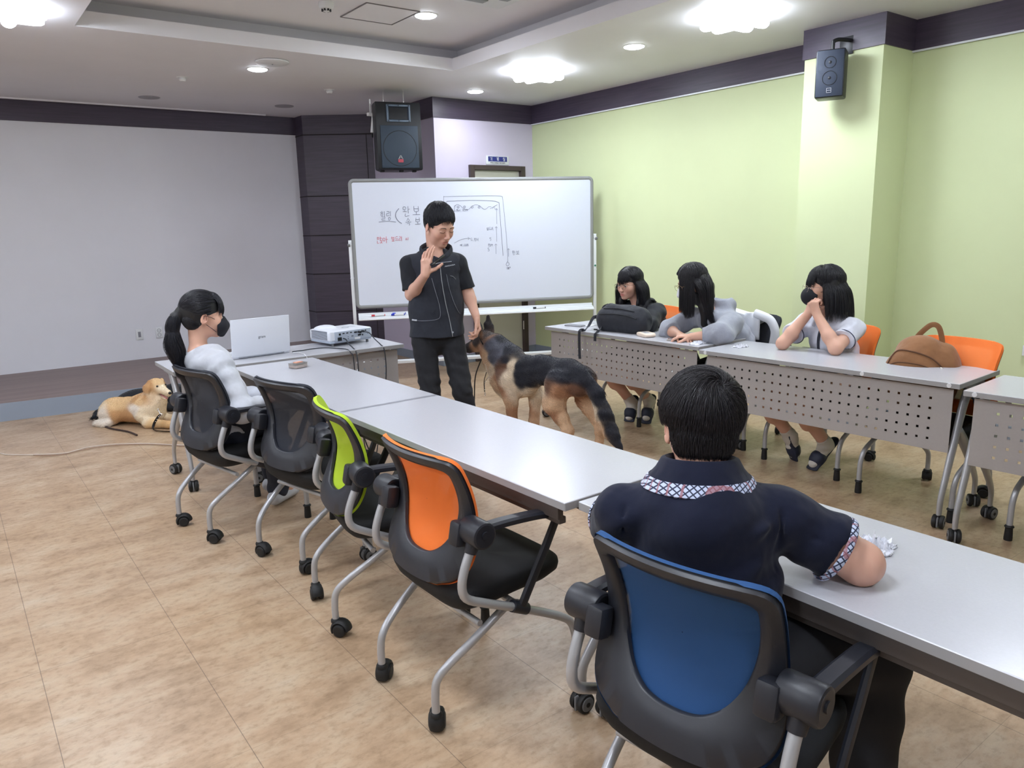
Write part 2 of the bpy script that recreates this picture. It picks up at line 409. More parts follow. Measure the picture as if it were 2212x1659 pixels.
ledlight(4.42, 3.36, 'lit cross-shaped ceiling light next to the pillar at the top')
ledlight(0.50, 5.55, 'lit cross-shaped ceiling light in the top left corner')
for (x, y, wh) in ((4.42, 1.27, 'over the far tables'), (0.50, 3.4, 'over the lime chair'), (0.50, 1.27, 'over the blue chair'), (0.50, -.85, 'behind the viewer'),
                   (-1.75, 5.6, 'added fill at the far left by the stage'), (-1.75, 3.4, 'added fill at the middle left'), (-1.75, 1.27, 'added fill at the near left')):  # this leftmost row is added, unseen fill to brighten the stage and screen wall
    ledlight(x, y, 'lit cross-shaped ceiling light outside the picture, '+wh)
def downlight(x, y, z, label, lit=True):
    t_ = thing('downlight', label, 'ceiling light', (x, y, z), 0, 'round downlights in the ceiling')
    MB().lathe([(.0001, -.004), (.085, -.004), (.092, -.001), (.092, .0), (.0001, 0)], seg=32).build('trim_ring', M['white'], t_)
    MB().lathe([(.0001, -.016), (.060, -.014), (.076, -.008), (.078, -.004), (.0001, -.004)], seg=32).build('lens', M['light'] if lit else M['white'], t_)
    if lit:
        L_ = bpy.data.lights.new('lamp_glow', 'AREA'); L_.shape = 'DISK'; L_.size = .14; L_.energy = DOWN_W; L_.color = (0.90, 0.94, 1.0)
        link('lamp_glow', L_, t_, (0, 0, -.02))
downlight(2.36, 6.57, ZC, 'small lit round downlight in front of the pale disc, left of centre')
downlight(4.50, 4.36, ZC, 'small lit round downlight between the two right-hand ceiling lights')
downlight(4.54, 6.57, ZC, 'small lit round downlight right of the big hanging speaker')
downlight(3.12, 5.12, 3.02, 'lit round downlight in the recessed ceiling beside the square hatch')
for (x, y, z, wh) in ((3.12, 2.6, 3.02, 'between the two table rows'), (1.55, 3.6, 3.02, 'over the near row'), (1.55, 1.2, 3.02, 'over the boy in navy')):
    downlight(x, y, z, 'lit round downlight outside the picture, '+wh)
for (x, y, lb) in ((1.91, 8.39, 'unlit flat round downlight above the stage, left one'), (3.24, 8.31, 'unlit flat round downlight above the stage, right one')):
    t_ = thing('downlight', lb, 'ceiling light', (x, y, ZC), 0, 'unlit downlights above the stage')
    MB().lathe([(.0001, -.008), (.095, -.007), (.1, -.002), (.1, 0), (.0001, 0)], seg=32).build('lens', mat('unlit_lens', srgb(150, 148, 156), .4), t_)
t_ = thing('ceiling_speaker', 'flat pale round ceiling disc beside the small lit downlight', 'ceiling speaker', (2.36, 6.23, ZC))
MB().lathe([(.0001, -.022), (.11, -.020), (.128, -.012), (.13, -.004), (.12, 0), (.0001, 0)], seg=36).build('grille', M['white'], t_)
MB().lathe([(.0001, -.026), (.006, -.026), (.006, -.02), (.0001, -.02)], seg=12).build('screw', M['steelgrey'], t_)
for (x, y, lb) in ((1.93, 7.22, 'small white sprinkler head on the ceiling, left one'), (3.26, 7.18, 'small white sprinkler head on the ceiling, nearer the speaker')):
    t_ = thing('sprinkler', lb, 'sprinkler', (x, y, ZC), 0, 'sprinkler heads')
    MB().lathe([(.0001, -.006), (.045, -.005), (.05, 0), (.0001, 0)]).build('escutcheon', M['white'], t_)
    MB().lathe([(.0001, -.035), (.022, -.034), (.03, -.02), (.026, -.005), (.0001, -.005)]).build('nozzle', M['white'], t_)
t_ = thing('smoke_detector', 'white smoke detector with dark vents in the recessed ceiling', 'smoke detector', (2.38, 5.2, 3.02))
MB().lathe([(.0001, -.06), (.02, -.058), (.03, -.045), (.045, -.04), (.052, -.015), (.05, 0), (.0001, 0)]).build('housing', M['white'], t_)
q = MB()
for k in range(8):
    a = k*PI/4; q.box((.0275*math.cos(a), .0275*math.sin(a), -.05), (.012, .012, .012), (0, 0, a))
q.build('vent', M['blackmetal'], t_)
t_ = thing('access_hatch', 'square access hatch outlined in the recessed ceiling', 'hatch', (2.82, 5.26, 3.02))
q = MB(); w = .21
for (c, s_) in (((w, 0), (.006, 2*w)), ((-w, 0), (.006, 2*w)), ((0, w), (2*w, .006)), ((0, -w), (2*w, .006))): q.box((*c, -.003), (*s_, .006))
q.build('frame', mat('hatch_seam', srgb(120, 116, 120), .6), t_); MB().box((0, 0, -.002), (2*w-.02, 2*w-.02, .004)).build('lid', M['ceiling'], t_)
t_ = thing('air_conditioner', 'white ceiling cassette air conditioner cut off by the top edge', 'air conditioner', (2.95, 4.15, 3.02))
MB().box((0, 0, -.015), (.95, .95, .03), bev=.02, seg=3).build('panel', M['white'], t_)
MB().box((0, 0, -.034), (.5, .5, .01), bev=.004).build('grille', mat('cassette_grille', srgb(190, 190, 194), .5), t_)
for k in range(4):
    a = k*PI/2; MB().box((.36*math.cos(a), .36*math.sin(a), -.033), (.07, .55, .008), (0, 0, a), bev=.003).build('louvre', mat('louvre_grey', srgb(150, 152, 158), .5), t_)

# ------------------------------------------------------------------ tables
def perf_panel(n=25, rows=5, Lp=1.42, H=.315, hole=.0125, pitch=.0508):
    # steel sheet in the xz plane with real square holes, centred on x, top at z=0
    xs = [-Lp/2]; zs = [-H]
    for i in range(n):
        c = (i-(n-1)/2)*pitch; xs += [c-hole/2, c+hole/2]
    xs.append(Lp/2)
    for j in range(rows):
        c = -H/2+(j-(rows-1)/2)*pitch; zs += [c-hole/2, c+hole/2]
    zs.append(0)
    nx, nz = len(xs), len(zs); th = .0015; vs = []
    for y in (-th, th): vs += [(x_, y, z_) for z_ in zs for x_ in xs]
    o = nx*nz; fs = []
    for j in range(nz-1):
        for i in range(nx-1):
            a = j*nx+i
            if i % 2 == 1 and j % 2 == 1:
                for (p, q_) in ((a, a+1), (a+1, a+nx+1), (a+nx+1, a+nx), (a+nx, a)): fs.append((p, q_, q_+o, p+o))
            else:
                fs.append((a, a+1, a+nx+1, a+nx)); fs.append((a+o, a+nx+o, a+nx+1+o, a+1+o))
    for i in range(nx-1): fs.append((i, i+o, i+1+o, i+1)); k = (nz-1)*nx+i; fs.append((k, k+1, k+1+o, k+o))
    for j in range(nz-1): k = j*nx; fs.append((k, k+nx, k+nx+o, k+o)); k += nx-1; fs.append((k, k+o, k+nx+o, k+nx))
    q = MB(); q.add(vs, fs); return q.mesh('modesty_panel', M['panel'], False)
# local frame of a table: x along its length (centre 0), +y = the open (panel) side, origin on the floor below the middle
TL, TW, TH = 1.495, .50, .72
_tm = {}
def table_meshes():
    m = _tm
    q = MB(); q.box((0, 0, TH-.013), (TL, TW, .026), bev=.002, seg=1); m['top'] = q.mesh('tabletop', M['tabletop'], False)
    m['top'].materials.append(M['tableedge'])
    for p in m['top'].polygons: p.material_index = 0 if abs(p.normal.z) > .5 else 1
    m['panel'] = perf_panel()
    q = MB(); q.tube([(-TL/2+.06, -.02, TH-.055), (TL/2-.06, -.02, TH-.055)], .02, 8, flat=((0, 0, 1), 1.0)).box((0, -.10, TH-.05), (TL-.12, .055, .045), bev=.004)
    q.box((0, -.222, TH-.050), (TL-.10, .022, .044), bev=.003).box((0, -.205, TH-.082), (TL-.12, .026, .022), bev=.003); m['beam'] = q.mesh('beam', mat('dark_beam_steel', srgb(92, 86, 84), .45, metal=.2), True)
    # lambda-shaped end leg: long strut from under the top to the front caster, short strut to the rear caster
    def leg(sx):
        q = MB(); x = sx*(TL/2-.03)
        q.tube([(x, .02, .695), (x, .10, .60), (x, .17, .42), (x, .225, .27), (x, .262, .17), (x, .272, .12), (x, .272, .068)], [.03, .03, .027, .024, .021, .02, .018], 10, flat=((1, 0, 0), .62), smooth=4)
        q.tube([(x, .14, .47), (x, .06, .40), (x, -.04, .29), (x, -.125, .195), (x, -.158, .14), (x, -.16, .068)], [.03, .032, .024, .02, .019, .018], 10, flat=((1, 0, 0), .62), smooth=4)
        q.box((x-sx*.01, 0, TH-.035), (.05, .20, .018), bev=.003)
        return q.mesh('leg', M['silver'], True, 50)
    m['legL'] = leg(-1); m['legR'] = leg(1)
    q = MB()
    for s_ in (-1, 1): q.cyl((s_*.006, 0, .033), (s_*.026, 0, .033), .033, bev=.006)
    q.cyl((-.03, 0, .033), (.03, 0, .033), .008); q.box((0, 0, .05), (.012, .034, .04), bev=.004)
    m['tyre'] = q.mesh('caster', M['rubber'])
    q = MB()
    for s_ in (-1, 1): q.cyl((s_*.024, 0, .033), (s_*.0285, 0, .033), .024, bev=.003)
    q.box((0, .0, .035), (.009, .062, .05), bev=.004); m['disc'] = q.mesh('wheel_disc', M['greydisc'])
table_meshes()
def caster_at(parent, x, y, a):
    c_ = link('caster', _tm['tyre'], parent, (x, y, 0), (0, 0, a)); return c_
def make_table(loc, rz, label, group, plugs=(), folded=False):
    t_ = thing('training_table', label, 'table', loc, rz, group)
    link('tabletop', _tm['top'], t_); link('modesty_panel', _tm['panel'], t_, *(((0, .225, .668), (-PI/2+.10, 0, 0)) if folded else ((0, .215, .683), (0, 0, 0)))); link('beam', _tm['beam'], t_)
    for s_, k in ((-1, 'legL'), (1, 'legR')):
        lg = link('leg', _tm[k], t_); x = s_*(TL/2-.03)
        for y in (.272, -.16):
            a = random.uniform(-.7, .7)
            link('caster', _tm['tyre'], lg, (x, y, 0), (0, 0, a)); link('wheel_disc', _tm['disc'], lg, (x, y, 0), (0, 0, a))
    for x in plugs: MB().cyl((x, TW/2-.002, TH-.013), (x, TW/2+.003, TH-.013), .011, bev=.001).build('edge_plug', M['white'], t_)
    return t_
gN, gF = 'training tables of the near row', 'training tables of the far row'
# near row: open side +x, so local +y -> world +x  (rz = -90deg)
make_table((1.567, 3.765, 0), -PI/2+.006, 'grey training table with the small snack box, far end of the near row', gN, folded=True)
make_table((1.580, 2.305, 0), -PI/2+.012, 'grey training table in front of the lime and orange chairs', gN, folded=True)
make_table((1.632, .795, 0), -PI/2+.004, 'grey training table that the boy in navy leans on', gN, folded=True)
# far row: open side -x
make_table((4.022, 3.838, 0), PI/2+.022, 'grey training table under the black backpack, left end of the far row', gF)
make_table((3.985, 2.278, 0), PI/2+.040, 'grey training table that the girl in a black mask leans on', gF, (.55-1.25, -.0-.28, .70))
make_table((3.925, .72, 0), PI/2+.045, 'grey training table cut off by the right edge of the picture', gF, (-.71,)[:0]+(.70,))
# projector table: open side -y
make_table((1.76, 4.845, 0), PI-.008, 'grey training table carrying the projector and the laptop', 'training table across the front')
# ------------------------------------------------------------------ chairs
# local frame: +x forward, +y left, origin on the floor between the feet
def back_P(u, v):
    # u -1..1 across, v 0 bottom .. 1 top
    z = .455+.40*v
    x = -.175-.055*math.cos(v*PI*1.05)*(-1)*0 + (-.185 + .075*math.sin(min(1, v*1.15)*PI)*(1) - .035*v)
    x = -.205+.062*math.sin(PI*min(1, max(0, v))**1.05)-.012*v+.05*u*u*(.55+.45*v)
    return np.array((x, 0, z))
def back_w(v):
    # half width of the frame
    return .205+.010*math.cos(v*2*PI)+.004*v
def outline(n, shrink=0.0, low=0.0, top=0.0, side=0.0):
    # superellipse outline in (y, v); returns list of (y, v)
    out = []
    for k in range(n):
        t = 2*PI*k/n; c, s_ = math.cos(t), math.sin(t)
        e = .28 if s_ > 0 else .52
        yy = math.copysign(abs(c)**e, c); zz = math.copysign(abs(s_)**e, s_)
        out.append((yy, zz))
    return out
def chair_point(y, v, off=0.0):
    hw = back_w(v); u = y/hw
    p = back_P(max(-1.1, min(1.1, u)), v); d = 1e-3
    pv = back_P(u, min(1, v+d))-back_P(u, max(0, v-d)); pv[1] = 0
    p1 = back_P(u+d, v)-back_P(u-d, v); p1[1] = 2*d*hw
    n_ = np.cross(p1, pv); n_ /= np.linalg.norm(n_)+1e-12
    if n_[0] > 0: n_ = -n_                            # points backward
    p = p.copy(); p[1] = y
    return p+n_*off
def resample(P, n):
    P = np.array(P); d = np.linalg.norm(np.roll(P, -1, 0)-P, axis=1); s_ = np.concatenate([[0], np.cumsum(d)]); Q = np.vstack([P, P[:1]])
    t = np.linspace(0, s_[-1], n+1)[:-1]; return [(float(np.interp(x, s_, Q[:, 0])), float(np.interp(x, s_, Q[:, 1]))) for x in t]
def ring(kind, n=96):
    O_ = [(0, 1.0), (.10, .998), (.168, .992), (.196, .975), (.209, .93), (.210, .85), (.207, .62), (.212, .42), (.222, .26), (.214, .13), (.180, .04), (.11, -.01), (0, -.025)]
    I_ = [(0, .915), (.10, .912), (.150, .905), (.165, .885), (.170, .84), (.163, .66), (.150, .48), (.134, .36), (.108, .26), (.072, .195), (.035, .172), (0, .168)]
    A = O_ if kind == 'out' else I_
    full = A+[(-y, v) for (y, v) in A[-2:0:-1]]
    full = [(p[0], p[1], 0) for p in full]
    return resample([(q[0], q[1]*.4) for q in catmull(full, 6, True)], n) if False else [(a, b_/.4) for a, b_ in resample([(q[0], q[1]*.4) for q in catmull(full, 6, True)], n)]
def chair_meshes():
    m = {}
    n = 120; O = ring('out', n); I = ring('in', n)
    vs = []
    def lay(A, off): return [chair_point(y, v, off) for (y, v) in A]
    mid = [((o[0]*.5+i[0]*.5), (o[1]*.5+i[1]*.5)) for o, i in zip(O, I)]
    inn = [(i[0]*.93+o[0]*.07, i[1]*.93+o[1]*.07) for o, i in zip(O, I)]
    ou2 = [(o[0]*.95+i[0]*.05, o[1]*.95+i[1]*.05) for o, i in zip(O, I)]
    rings = [lay(I, .0), lay(I, .010), lay(inn, .016), lay(mid, .021), lay(ou2, .018), lay(O, .010), lay(O, .0)]
    fs = []
    for L_ in rings: vs += L_
    R = len(rings)
    for i in range(R):
        for k in range(n): fs.append((i*n+k, i*n+(k+1) % n, ((i+1) % R)*n+(k+1) % n, ((i+1) % R)*n+k))
    q = MB(); q.add(vs, fs); m['frame'] = q.mesh('backrest_frame', M['blackplastic'], True, 50)
    # mesh fabric: sheet stretched over the front of the frame, slightly proud of its rim
    Lr = []
    for (y, v) in O: Lr.append((y*1.018, .5+(v-.5)*1.012))
    vs = []; fs = []
    K = 14
    for j in range(K+1):
        f_ = 1-j/K*.995
        for (y, v) in Lr:
            yy = y*f_; vv = .55+(v-.55)*f_
            vs.append(chair_point(yy, vv, -.004 - .004*(1-f_**3)*0))
    for j in range(K):
        for k in range(n): fs.append((j*n+k, j*n+(k+1) % n, (j+1)*n+(k+1) % n, (j+1)*n+k))
    o = len(vs)
    for (y, v) in Lr: vs.append(chair_point(y*1.004, v, .009))
    for k in range(n): fs.append((k, (k+1) % n, o+(k+1) % n, o+k))
    for key, fm in FAB.items():
        q = MB(); q.add(vs, fs); m['fab_'+key] = q.mesh('backrest_mesh', fm, True, 60)
    # seat cushion with a moulded underside
    q = MB(); n2 = 56
    def seatring(sc, z, fx=0, bulge=0):
        P = []
        for k in range(n2):
            t = 2*PI*k/n2; c, s_ = math.cos(t), math.sin(t); e = .42
            X = math.copysign(abs(c)**e, c)*.225; Y = math.copysign(abs(s_)**e, s_)*(.235-.02*(X/.225))
            zz = z-(.014*(X/.225)**2 if X > 0 else 0)*1.0
            P.append((.035+X*sc+fx, Y*sc, zz))
        return P
    rs = [seatring(.02, .452), seatring(.7, .452), seatring(.93, .449), seatring(.99, .438), seatring(1.0, .425), seatring(.985, .408), seatring(.90, .385, -.012), seatring(.72, .358, -.03), seatring(.45, .338, -.045), seatring(.02, .332, -.05)]
    vs = [p for r_ in rs for p in r_]; fs = []
    for i in range(len(rs)-1):
        for k in range(n2): fs.append((i*n2+k, i*n2+(k+1) % n2, (i+1)*n2+(k+1) % n2, (i+1)*n2+k))
    fs.append(tuple(range(n2))); fs.append(tuple(range((len(rs)-1)*n2, len(rs)*n2)))
    q.add(vs, fs); m['seat'] = q.mesh('seat', M['blackseat'], True, 60)
    q = MB()
    q.tube([(.02, -.235, .352), (.02, .235, .352)], .011, 10).tube([(-.10, -.20, .318), (-.10, .20, .318)], .010, 10)
    m['cross'] = q.mesh('crossbar', M['silver'])
    for s_, nm in ((1, 'L'), (-1, 'R')):
        q = MB(); y = s_*.258
        q.tube([(-.150, y, .618), (-.178, y, .565), (-.198, y, .50), (-.185, y, .452), (-.120, y, .415), (-.02, y, .368), (.08, y, .318), (.165, y, .272), (.215, y, .235), (.238, y, .18), (.242, y, .12), (.242, y, .055)], .0135, 14, smooth=4)
        m['tube'+nm] = q.mesh('front_leg', M['silver'], True, 60)
        q = MB()
        q.tube([(.242, y, .075), (.242, y, .07), (.242, y, .066), (.242, y, .06), (.242, y, .012), (.242, y, 0)], [.014, .020, .021, .016, .0185, .018], 16)
        m['glide'+nm] = q.mesh('foot_cap', M['rubber'])
        q = MB(); y2 = s_*.205; y3 = s_*.170
        q.tube([(.02, y2, .352), (-.03, y2, .330), (-.12, y2-.008*s_, .272), (-.205, y3+.01*s_, .212), (-.243, y3, .17), (-.252, y3, .12), (-.252, y3, .062)], .0128, 14, smooth=4)
        q.box((.02, s_*.238, .352), (.03, .045, .022), bev=.006)
        m['rear'+nm] = q.mesh('rear_leg', M['silver'], True, 60)
        q = MB(); ya = s_*.262
        # pivot housing, arm pad, slanted strut and its clamp
        q.cyl((-.14, s_*.212, .642), (-.14, s_*.300, .642), .041, bev=.008, seg=26)
        q.cyl((-.14, s_*.300, .645), (-.14, s_*.304, .645), .012, seg=16)
        q.tube([(-.152, s_*.258, .62), (-.166, s_*.258, .585)], [.022, .0175], 16)
        q.box((-.165, s_*.205, .63), (.05, .05, .075), (0, .2, 0), bev=.012)
        path = catmull([(-.135, ya+.012*s_, .660), (-.06, ya+.014*s_, .660), (.03, ya+.014*s_, .654), (.10, ya+.012*s_, .644), (.150, ya+.010*s_, .628)], 5)
        sec = [(-.022, -.009), (-.016, -.013), (.016, -.013), (.022, -.009), (.022, .003), (.014, .009), (-.014, .009), (-.022, .003)]
        vs = []; fs = []
        for p in path: vs += [(p[0], p[1]+a, p[2]+b) for a, b in sec]
        for i in range(len(path)-1):
            for k in range(8): fs.append((i*8+k, i*8+(k+1) % 8, (i+1)*8+(k+1) % 8, (i+1)*8+k))
        fs.append(tuple(range(8))); fs.append(tuple(range((len(path)-1)*8, len(path)*8)))
        q.add(vs, fs)
        q.tube([(.155, ya+.010*s_, .628), (.149, ya+.010*s_, .612), (.10, ya+.008*s_, .52), (.03, ya+.006*s_, .40), (.012, ya+.004*s_, .365), (.010, ya+.003*s_, .352)], [.012, .0155, .0165, .0165, .0165, .012], 8, flat=((0, 1, 0), .62))
        q.tube([(.035, y, .343), (-.02, y, .371)], .019, 16)
        m['arm'+nm] = q.mesh('armrest', M['blackplastic'], True, 35)
    q = MB()
    q.lathe([(.0001, .069), (.014, .068), (.019, .062), (.019, .054), (.0001, .05)], seg=18)
    for s_ in (-1, 1): q.cyl((-.02, s_*.006, .026), (-.02, s_*.026, .026), .026, bev=.007, seg=24)
    th = [(-.02+.031*math.cos(a), 0, .027+.031*math.sin(a)) for a in np.linspace(-.15*PI, 1.0*PI, 12)]
    q.tube(th, .010, 10, flat=((0, 1, 0), 2.2)); q.box((-.008, 0, .045), (.03, .03, .03), bev=.008)
    m['caster'] = q.mesh('caster', M['rubber'], True, 40)
    return m
CM = chair_meshes()
def make_chair(x, y, deg, key, label, group, swivel=(0.3, -.4)):
    t_ = thing('office_chair', label, 'chair', (x, y, 0), math.radians(deg), group)
    link('seat', CM['seat'], t_); link('backrest_frame', CM['frame'], t_)
    f_ = link('backrest_mesh', CM['fab_'+key], t_)
    if key != 'black': f_['label'] = key+' mesh backrest'
    link('crossbar', CM['cross'], t_)
    for i, nm in enumerate('LR'):
        link('armrest', CM['arm'+nm], t_)
        fl = link('front_leg', CM['tube'+nm], t_); link('foot_cap', CM['glide'+nm], fl)
        rl_ = link('rear_leg', CM['rear'+nm], t_)
        s_ = 1 if nm == 'L' else -1
        link('caster', CM['caster'], rl_, (-.252, s_*.170, 0), (0, 0, swivel[i]))
    return t_
gc1, gc2 = 'mesh-back chairs along the near row', 'mesh-back chairs along the far row'
def chair_from(rx, ry, deg, *a, **k):
    # rx, ry = midpoint of the two rear casters
    r = math.radians(deg); make_chair(rx+.252*math.cos(r), ry+.252*math.sin(r), deg, *a, **k)
chair_from(.868, 3.889, 11, 'black', 'black mesh office chair that the woman in the grey sweatshirt sits on', gc1, swivel=(2.6, 2.2))
chair_from(1.08, 3.25, 14, 'black', 'empty black mesh office chair beside the seated woman', gc1, swivel=(1.8, 2.9))
chair_from(1.047, 2.676, -10, 'lime', 'empty office chair with a lime green mesh back', gc1, swivel=(1.5, 2.4))
chair_from(1.014, 1.955, 1, 'orange', 'empty orange mesh office chair in the foreground of the near row', gc1, swivel=(-2.4, -2.2))
make_chair(1.262, .950, 7, 'blue', 'office chair with a blue mesh back that the boy in navy sits on', gc1)
def chair_front(fx, fy, deg, *a, **k):
    r = math.radians(deg); make_chair(fx-.242*math.cos(r), fy-.242*math.sin(r), deg, *a, **k)
chair_front(4.10, 4.09, 168, 'orange', 'orange mesh office chair behind the girl in the black jacket', gc2)
chair_front(4.13, 3.22, 178, 'black', 'black office chair of the girl in the grey hoodie, white jacket over its back', gc2)
chair_front(4.04, 2.50, 176, 'orange', 'orange mesh office chair of the girl in the white shirt', gc2, swivel=(2.0, .5))
chair_front(3.89, 1.80, 173, 'orange', 'empty orange mesh office chair holding the tan backpack', gc2, swivel=(2.0, .5))
chair_front(3.82, 1.02, 176, 'black', 'office chair at the right edge, only its silver leg in view', gc2)
# ------------------------------------------------------------------ bodies: distance fields turned into one continuous surface
def V3(a): return np.array(a, float)
def unit(a): a = V3(a); return a/(np.linalg.norm(a)+1e-12)
class SDF:
    def __init__(s): s.p = []
    def cap(s, a, b, ra, rb=None, k=.02, sq=None, cut=None, op='+'):
        s.p.append(('cap', V3(a), V3(b), ra, ra if rb is None else rb, k, sq, cut, op)); return s
    def ell(s, c, r, R=None, k=.02, cut=None, op='+'):
        s.p.append(('ell', V3(c), V3(r), np.eye(3) if R is None else R, None, k, None, cut, op)); return s
    def chain(s, pts, rs, k=.02, sq=None, cut=None):
        for i in range(len(pts)-1): s.cap(pts[i], pts[i+1], rs[i], rs[i+1], k, sq, cut)
        return s
    def bounds(s):
        lo = V3((1e9,)*3); hi = -lo
        for q in s.p:
            if q[8] == '-': continue
            if q[0] == 'cap':
                r = max(q[3], q[4]); lo = np.minimum(lo, np.minimum(q[1], q[2])-r); hi = np.maximum(hi, np.maximum(q[1], q[2])+r)
            else:
                r = q[2].max(); lo = np.minimum(lo, q[1]-r); hi = np.maximum(hi, q[1]+r)
        return lo, hi
    def value(s, q, P):
        if q[0] == 'cap':
            a, b, ra, rb, sq = q[1], q[2], q[3], q[4], q[6]
            if sq is not None:
                n = unit(sq[0]); f = (1.0/sq[1]-1.0)
                P = P+n*(((P-a)@n)*f)[..., None]; b = b+n*(((b-a)@n)*f)
            ba = b-a; pa = P-a; h = np.clip((pa@ba)/(ba@ba+1e-12), 0, 1)
            d = np.linalg.norm(pa-h[..., None]*ba, axis=-1)-(ra+(rb-ra)*h)
            if sq is not None: d = d*(0.5+0.5*sq[1])
        else:
            c, r, R = q[1], q[2], q[3]; L = (P-c)@R
            k0 = np.linalg.norm(L/r, axis=-1); k1 = np.linalg.norm(L/(r*r), axis=-1)+1e-9
            d = k0*(k0-1)/k1
        if q[7] is not None:
            for (pt, nn) in q[7]: d = np.maximum(d, (P-V3(pt))@unit(nn))
        return d
    def mesh(s, name, res, m, disp=None, color=None, cuts=None, zmin=None, smooth=0):
        lo, hi = s.bounds(); lo = lo-3*res-.004; hi = hi+3*res+.004
        if zmin is not None: lo[2] = max(lo[2], zmin-2*res)
        n = np.ceil((hi-lo)/res).astype(int)+1
        F = np.full(n, 1.0, np.float32)
        ax = [lo[i]+res*np.arange(n[i]) for i in range(3)]
        for q in s.p:
            k = q[5]; mg = max(k, 4*res)+.004
            if q[0] == 'cap': r = max(q[3], q[4]); l = np.minimum(q[1], q[2])-r; h = np.maximum(q[1], q[2])+r
            else: r = q[2].max(); l = q[1]-r; h = q[1]+r
            i0 = np.maximum(0, np.floor((l-mg-lo)/res).astype(int)); i1 = np.minimum(n, np.ceil((h+mg-lo)/res).astype(int)+1)
            if (i1 <= i0).any(): continue
            X, Y, Z = np.meshgrid(ax[0][i0[0]:i1[0]], ax[1][i0[1]:i1[1]], ax[2][i0[2]:i1[2]], indexing='ij')
            d = s.value(q, np.stack([X, Y, Z], -1)); sl = tuple(slice(i0[j], i1[j]) for j in range(3)); A = F[sl]
            if q[8] == '+':
                t = np.clip(.5+.5*(d-A)/k, 0, 1); F[sl] = d*(1-t)+A*t-k*t*(1-t)
            else:
                t = np.clip(.5-.5*(A+d)/k, 0, 1); F[sl] = A*(1-t)+(-d)*t+k*t*(1-t)
        # only cells near the surface matter for displacement and cuts
        if disp is not None:
            idx = np.argwhere(np.abs(F) < .03); P = lo+idx*res
            F[idx[:, 0], idx[:, 1], idx[:, 2]] += disp(P)
        if cuts:
            X, Y, Z = np.meshgrid(*ax, indexing='ij')
            for (pt, nn) in cuts:
                nn = unit(nn); F = np.maximum(F, ((X-pt[0])*nn[0]+(Y-pt[1])*nn[1]+(Z-pt[2])*nn[2]).astype(np.float32))
        if zmin is not None:
            F = np.maximum(F, (zmin-ax[2])[None, None, :].astype(np.float32))
        return polygonise(name, F, lo, res, m, color)
def polygonise(name, F, lo, res, m, color=None):
    ins = F < 0
    c = np.zeros(tuple(np.array(F.shape)-1), np.int8)
    for dx in (0, 1):
        for dy in (0, 1):
            for dz in (0, 1): c += ins[dx:F.shape[0]-1+dx, dy:F.shape[1]-1+dy, dz:F.shape[2]-1+dz]
    act = np.argwhere((c > 0) & (c < 8)); N = len(act)
    ID = np.full(c.shape, -1, np.int32); ID[act[:, 0], act[:, 1], act[:, 2]] = np.arange(N)
    S_ = np.zeros((N, 3)); W_ = np.zeros(N)
    cor = [(0, 0, 0), (1, 0, 0), (0, 1, 0), (1, 1, 0), (0, 0, 1), (1, 0, 1), (0, 1, 1), (1, 1, 1)]
    fv = [F[act[:, 0]+a, act[:, 1]+b, act[:, 2]+d].astype(float) for a, b, d in cor]
    for i in range(8):
        for j in range(i+1, 8):
            df = np.array(cor[j])-np.array(cor[i])
            if np.abs(df).sum() != 1: continue
            x = (fv[i] < 0) != (fv[j] < 0); t = np.where(x, fv[i]/(fv[i]-fv[j]+1e-12), 0)
            S_[x] += (np.array(cor[i])+t[:, None]*df)[x]; W_[x] += 1
    Vt = lo+(act+S_/W_[:, None])*res
    faces = []
    for axis in range(3):
        o = [1, 1, 1]; o[axis] = 0
        sl0 = tuple(slice(o[k], F.shape[k]-1) for k in range(3))
        sl1 = tuple(slice(o[k]+(1 if k == axis else 0), F.shape[k]-1+(1 if k == axis else 0)) for k in range(3))
        A = ins[sl0]; B = ins[sl1]
        e = np.argwhere(A != B)+np.array(o)
        u, v = (axis+1) % 3, (axis+2) % 3
        q = []
        for (du, dv) in ((0, 0), (1, 0), (1, 1), (0, 1)):
            w = e.copy(); w[:, u] -= du; w[:, v] -= dv; q.append(ID[w[:, 0], w[:, 1], w[:, 2]])
        q = np.stack(q, 1); fl = ~ins[e[:, 0], e[:, 1], e[:, 2]]
        q[fl] = q[fl][:, ::-1]; faces.append(q[(q >= 0).all(1)][:, ::-1])
    Fc = np.concatenate(faces)
    # one light smoothing pass
    E = np.concatenate([Fc[:, [0, 1]], Fc[:, [1, 2]], Fc[:, [2, 3]], Fc[:, [3, 0]]])
    for lam in (.5, -.3):
        acc = np.zeros_like(Vt); cnt = np.zeros(len(Vt))
        for a, b in ((0, 1), (1, 0)):
            for k in range(3): acc[:, k] += np.bincount(E[:, a], Vt[E[:, b], k], len(Vt))
            cnt += np.bincount(E[:, a], minlength=len(Vt))
        Vt = Vt+lam*(acc/np.maximum(cnt, 1)[:, None]-Vt)
    me = bpy.data.meshes.new(name); me.vertices.add(len(Vt)); me.vertices.foreach_set('co', Vt.astype(np.float32).ravel())
    me.loops.add(Fc.size); me.loops.foreach_set('vertex_index', Fc.ravel().astype(np.int32))
    me.polygons.add(len(Fc)); me.polygons.foreach_set('loop_start', np.arange(0, Fc.size, 4, dtype=np.int32))
    me.polygons.foreach_set('use_smooth', np.ones(len(Fc), bool))
    me.update(calc_edges=True); me.materials.append(m)
    if color is not None:
        C = color(Vt); a = me.color_attributes.new('col', 'FLOAT_COLOR', 'POINT')
        a.data.foreach_set('color', np.concatenate([C, np.ones((len(C), 1))], 1).astype(np.float32).ravel())
    return me
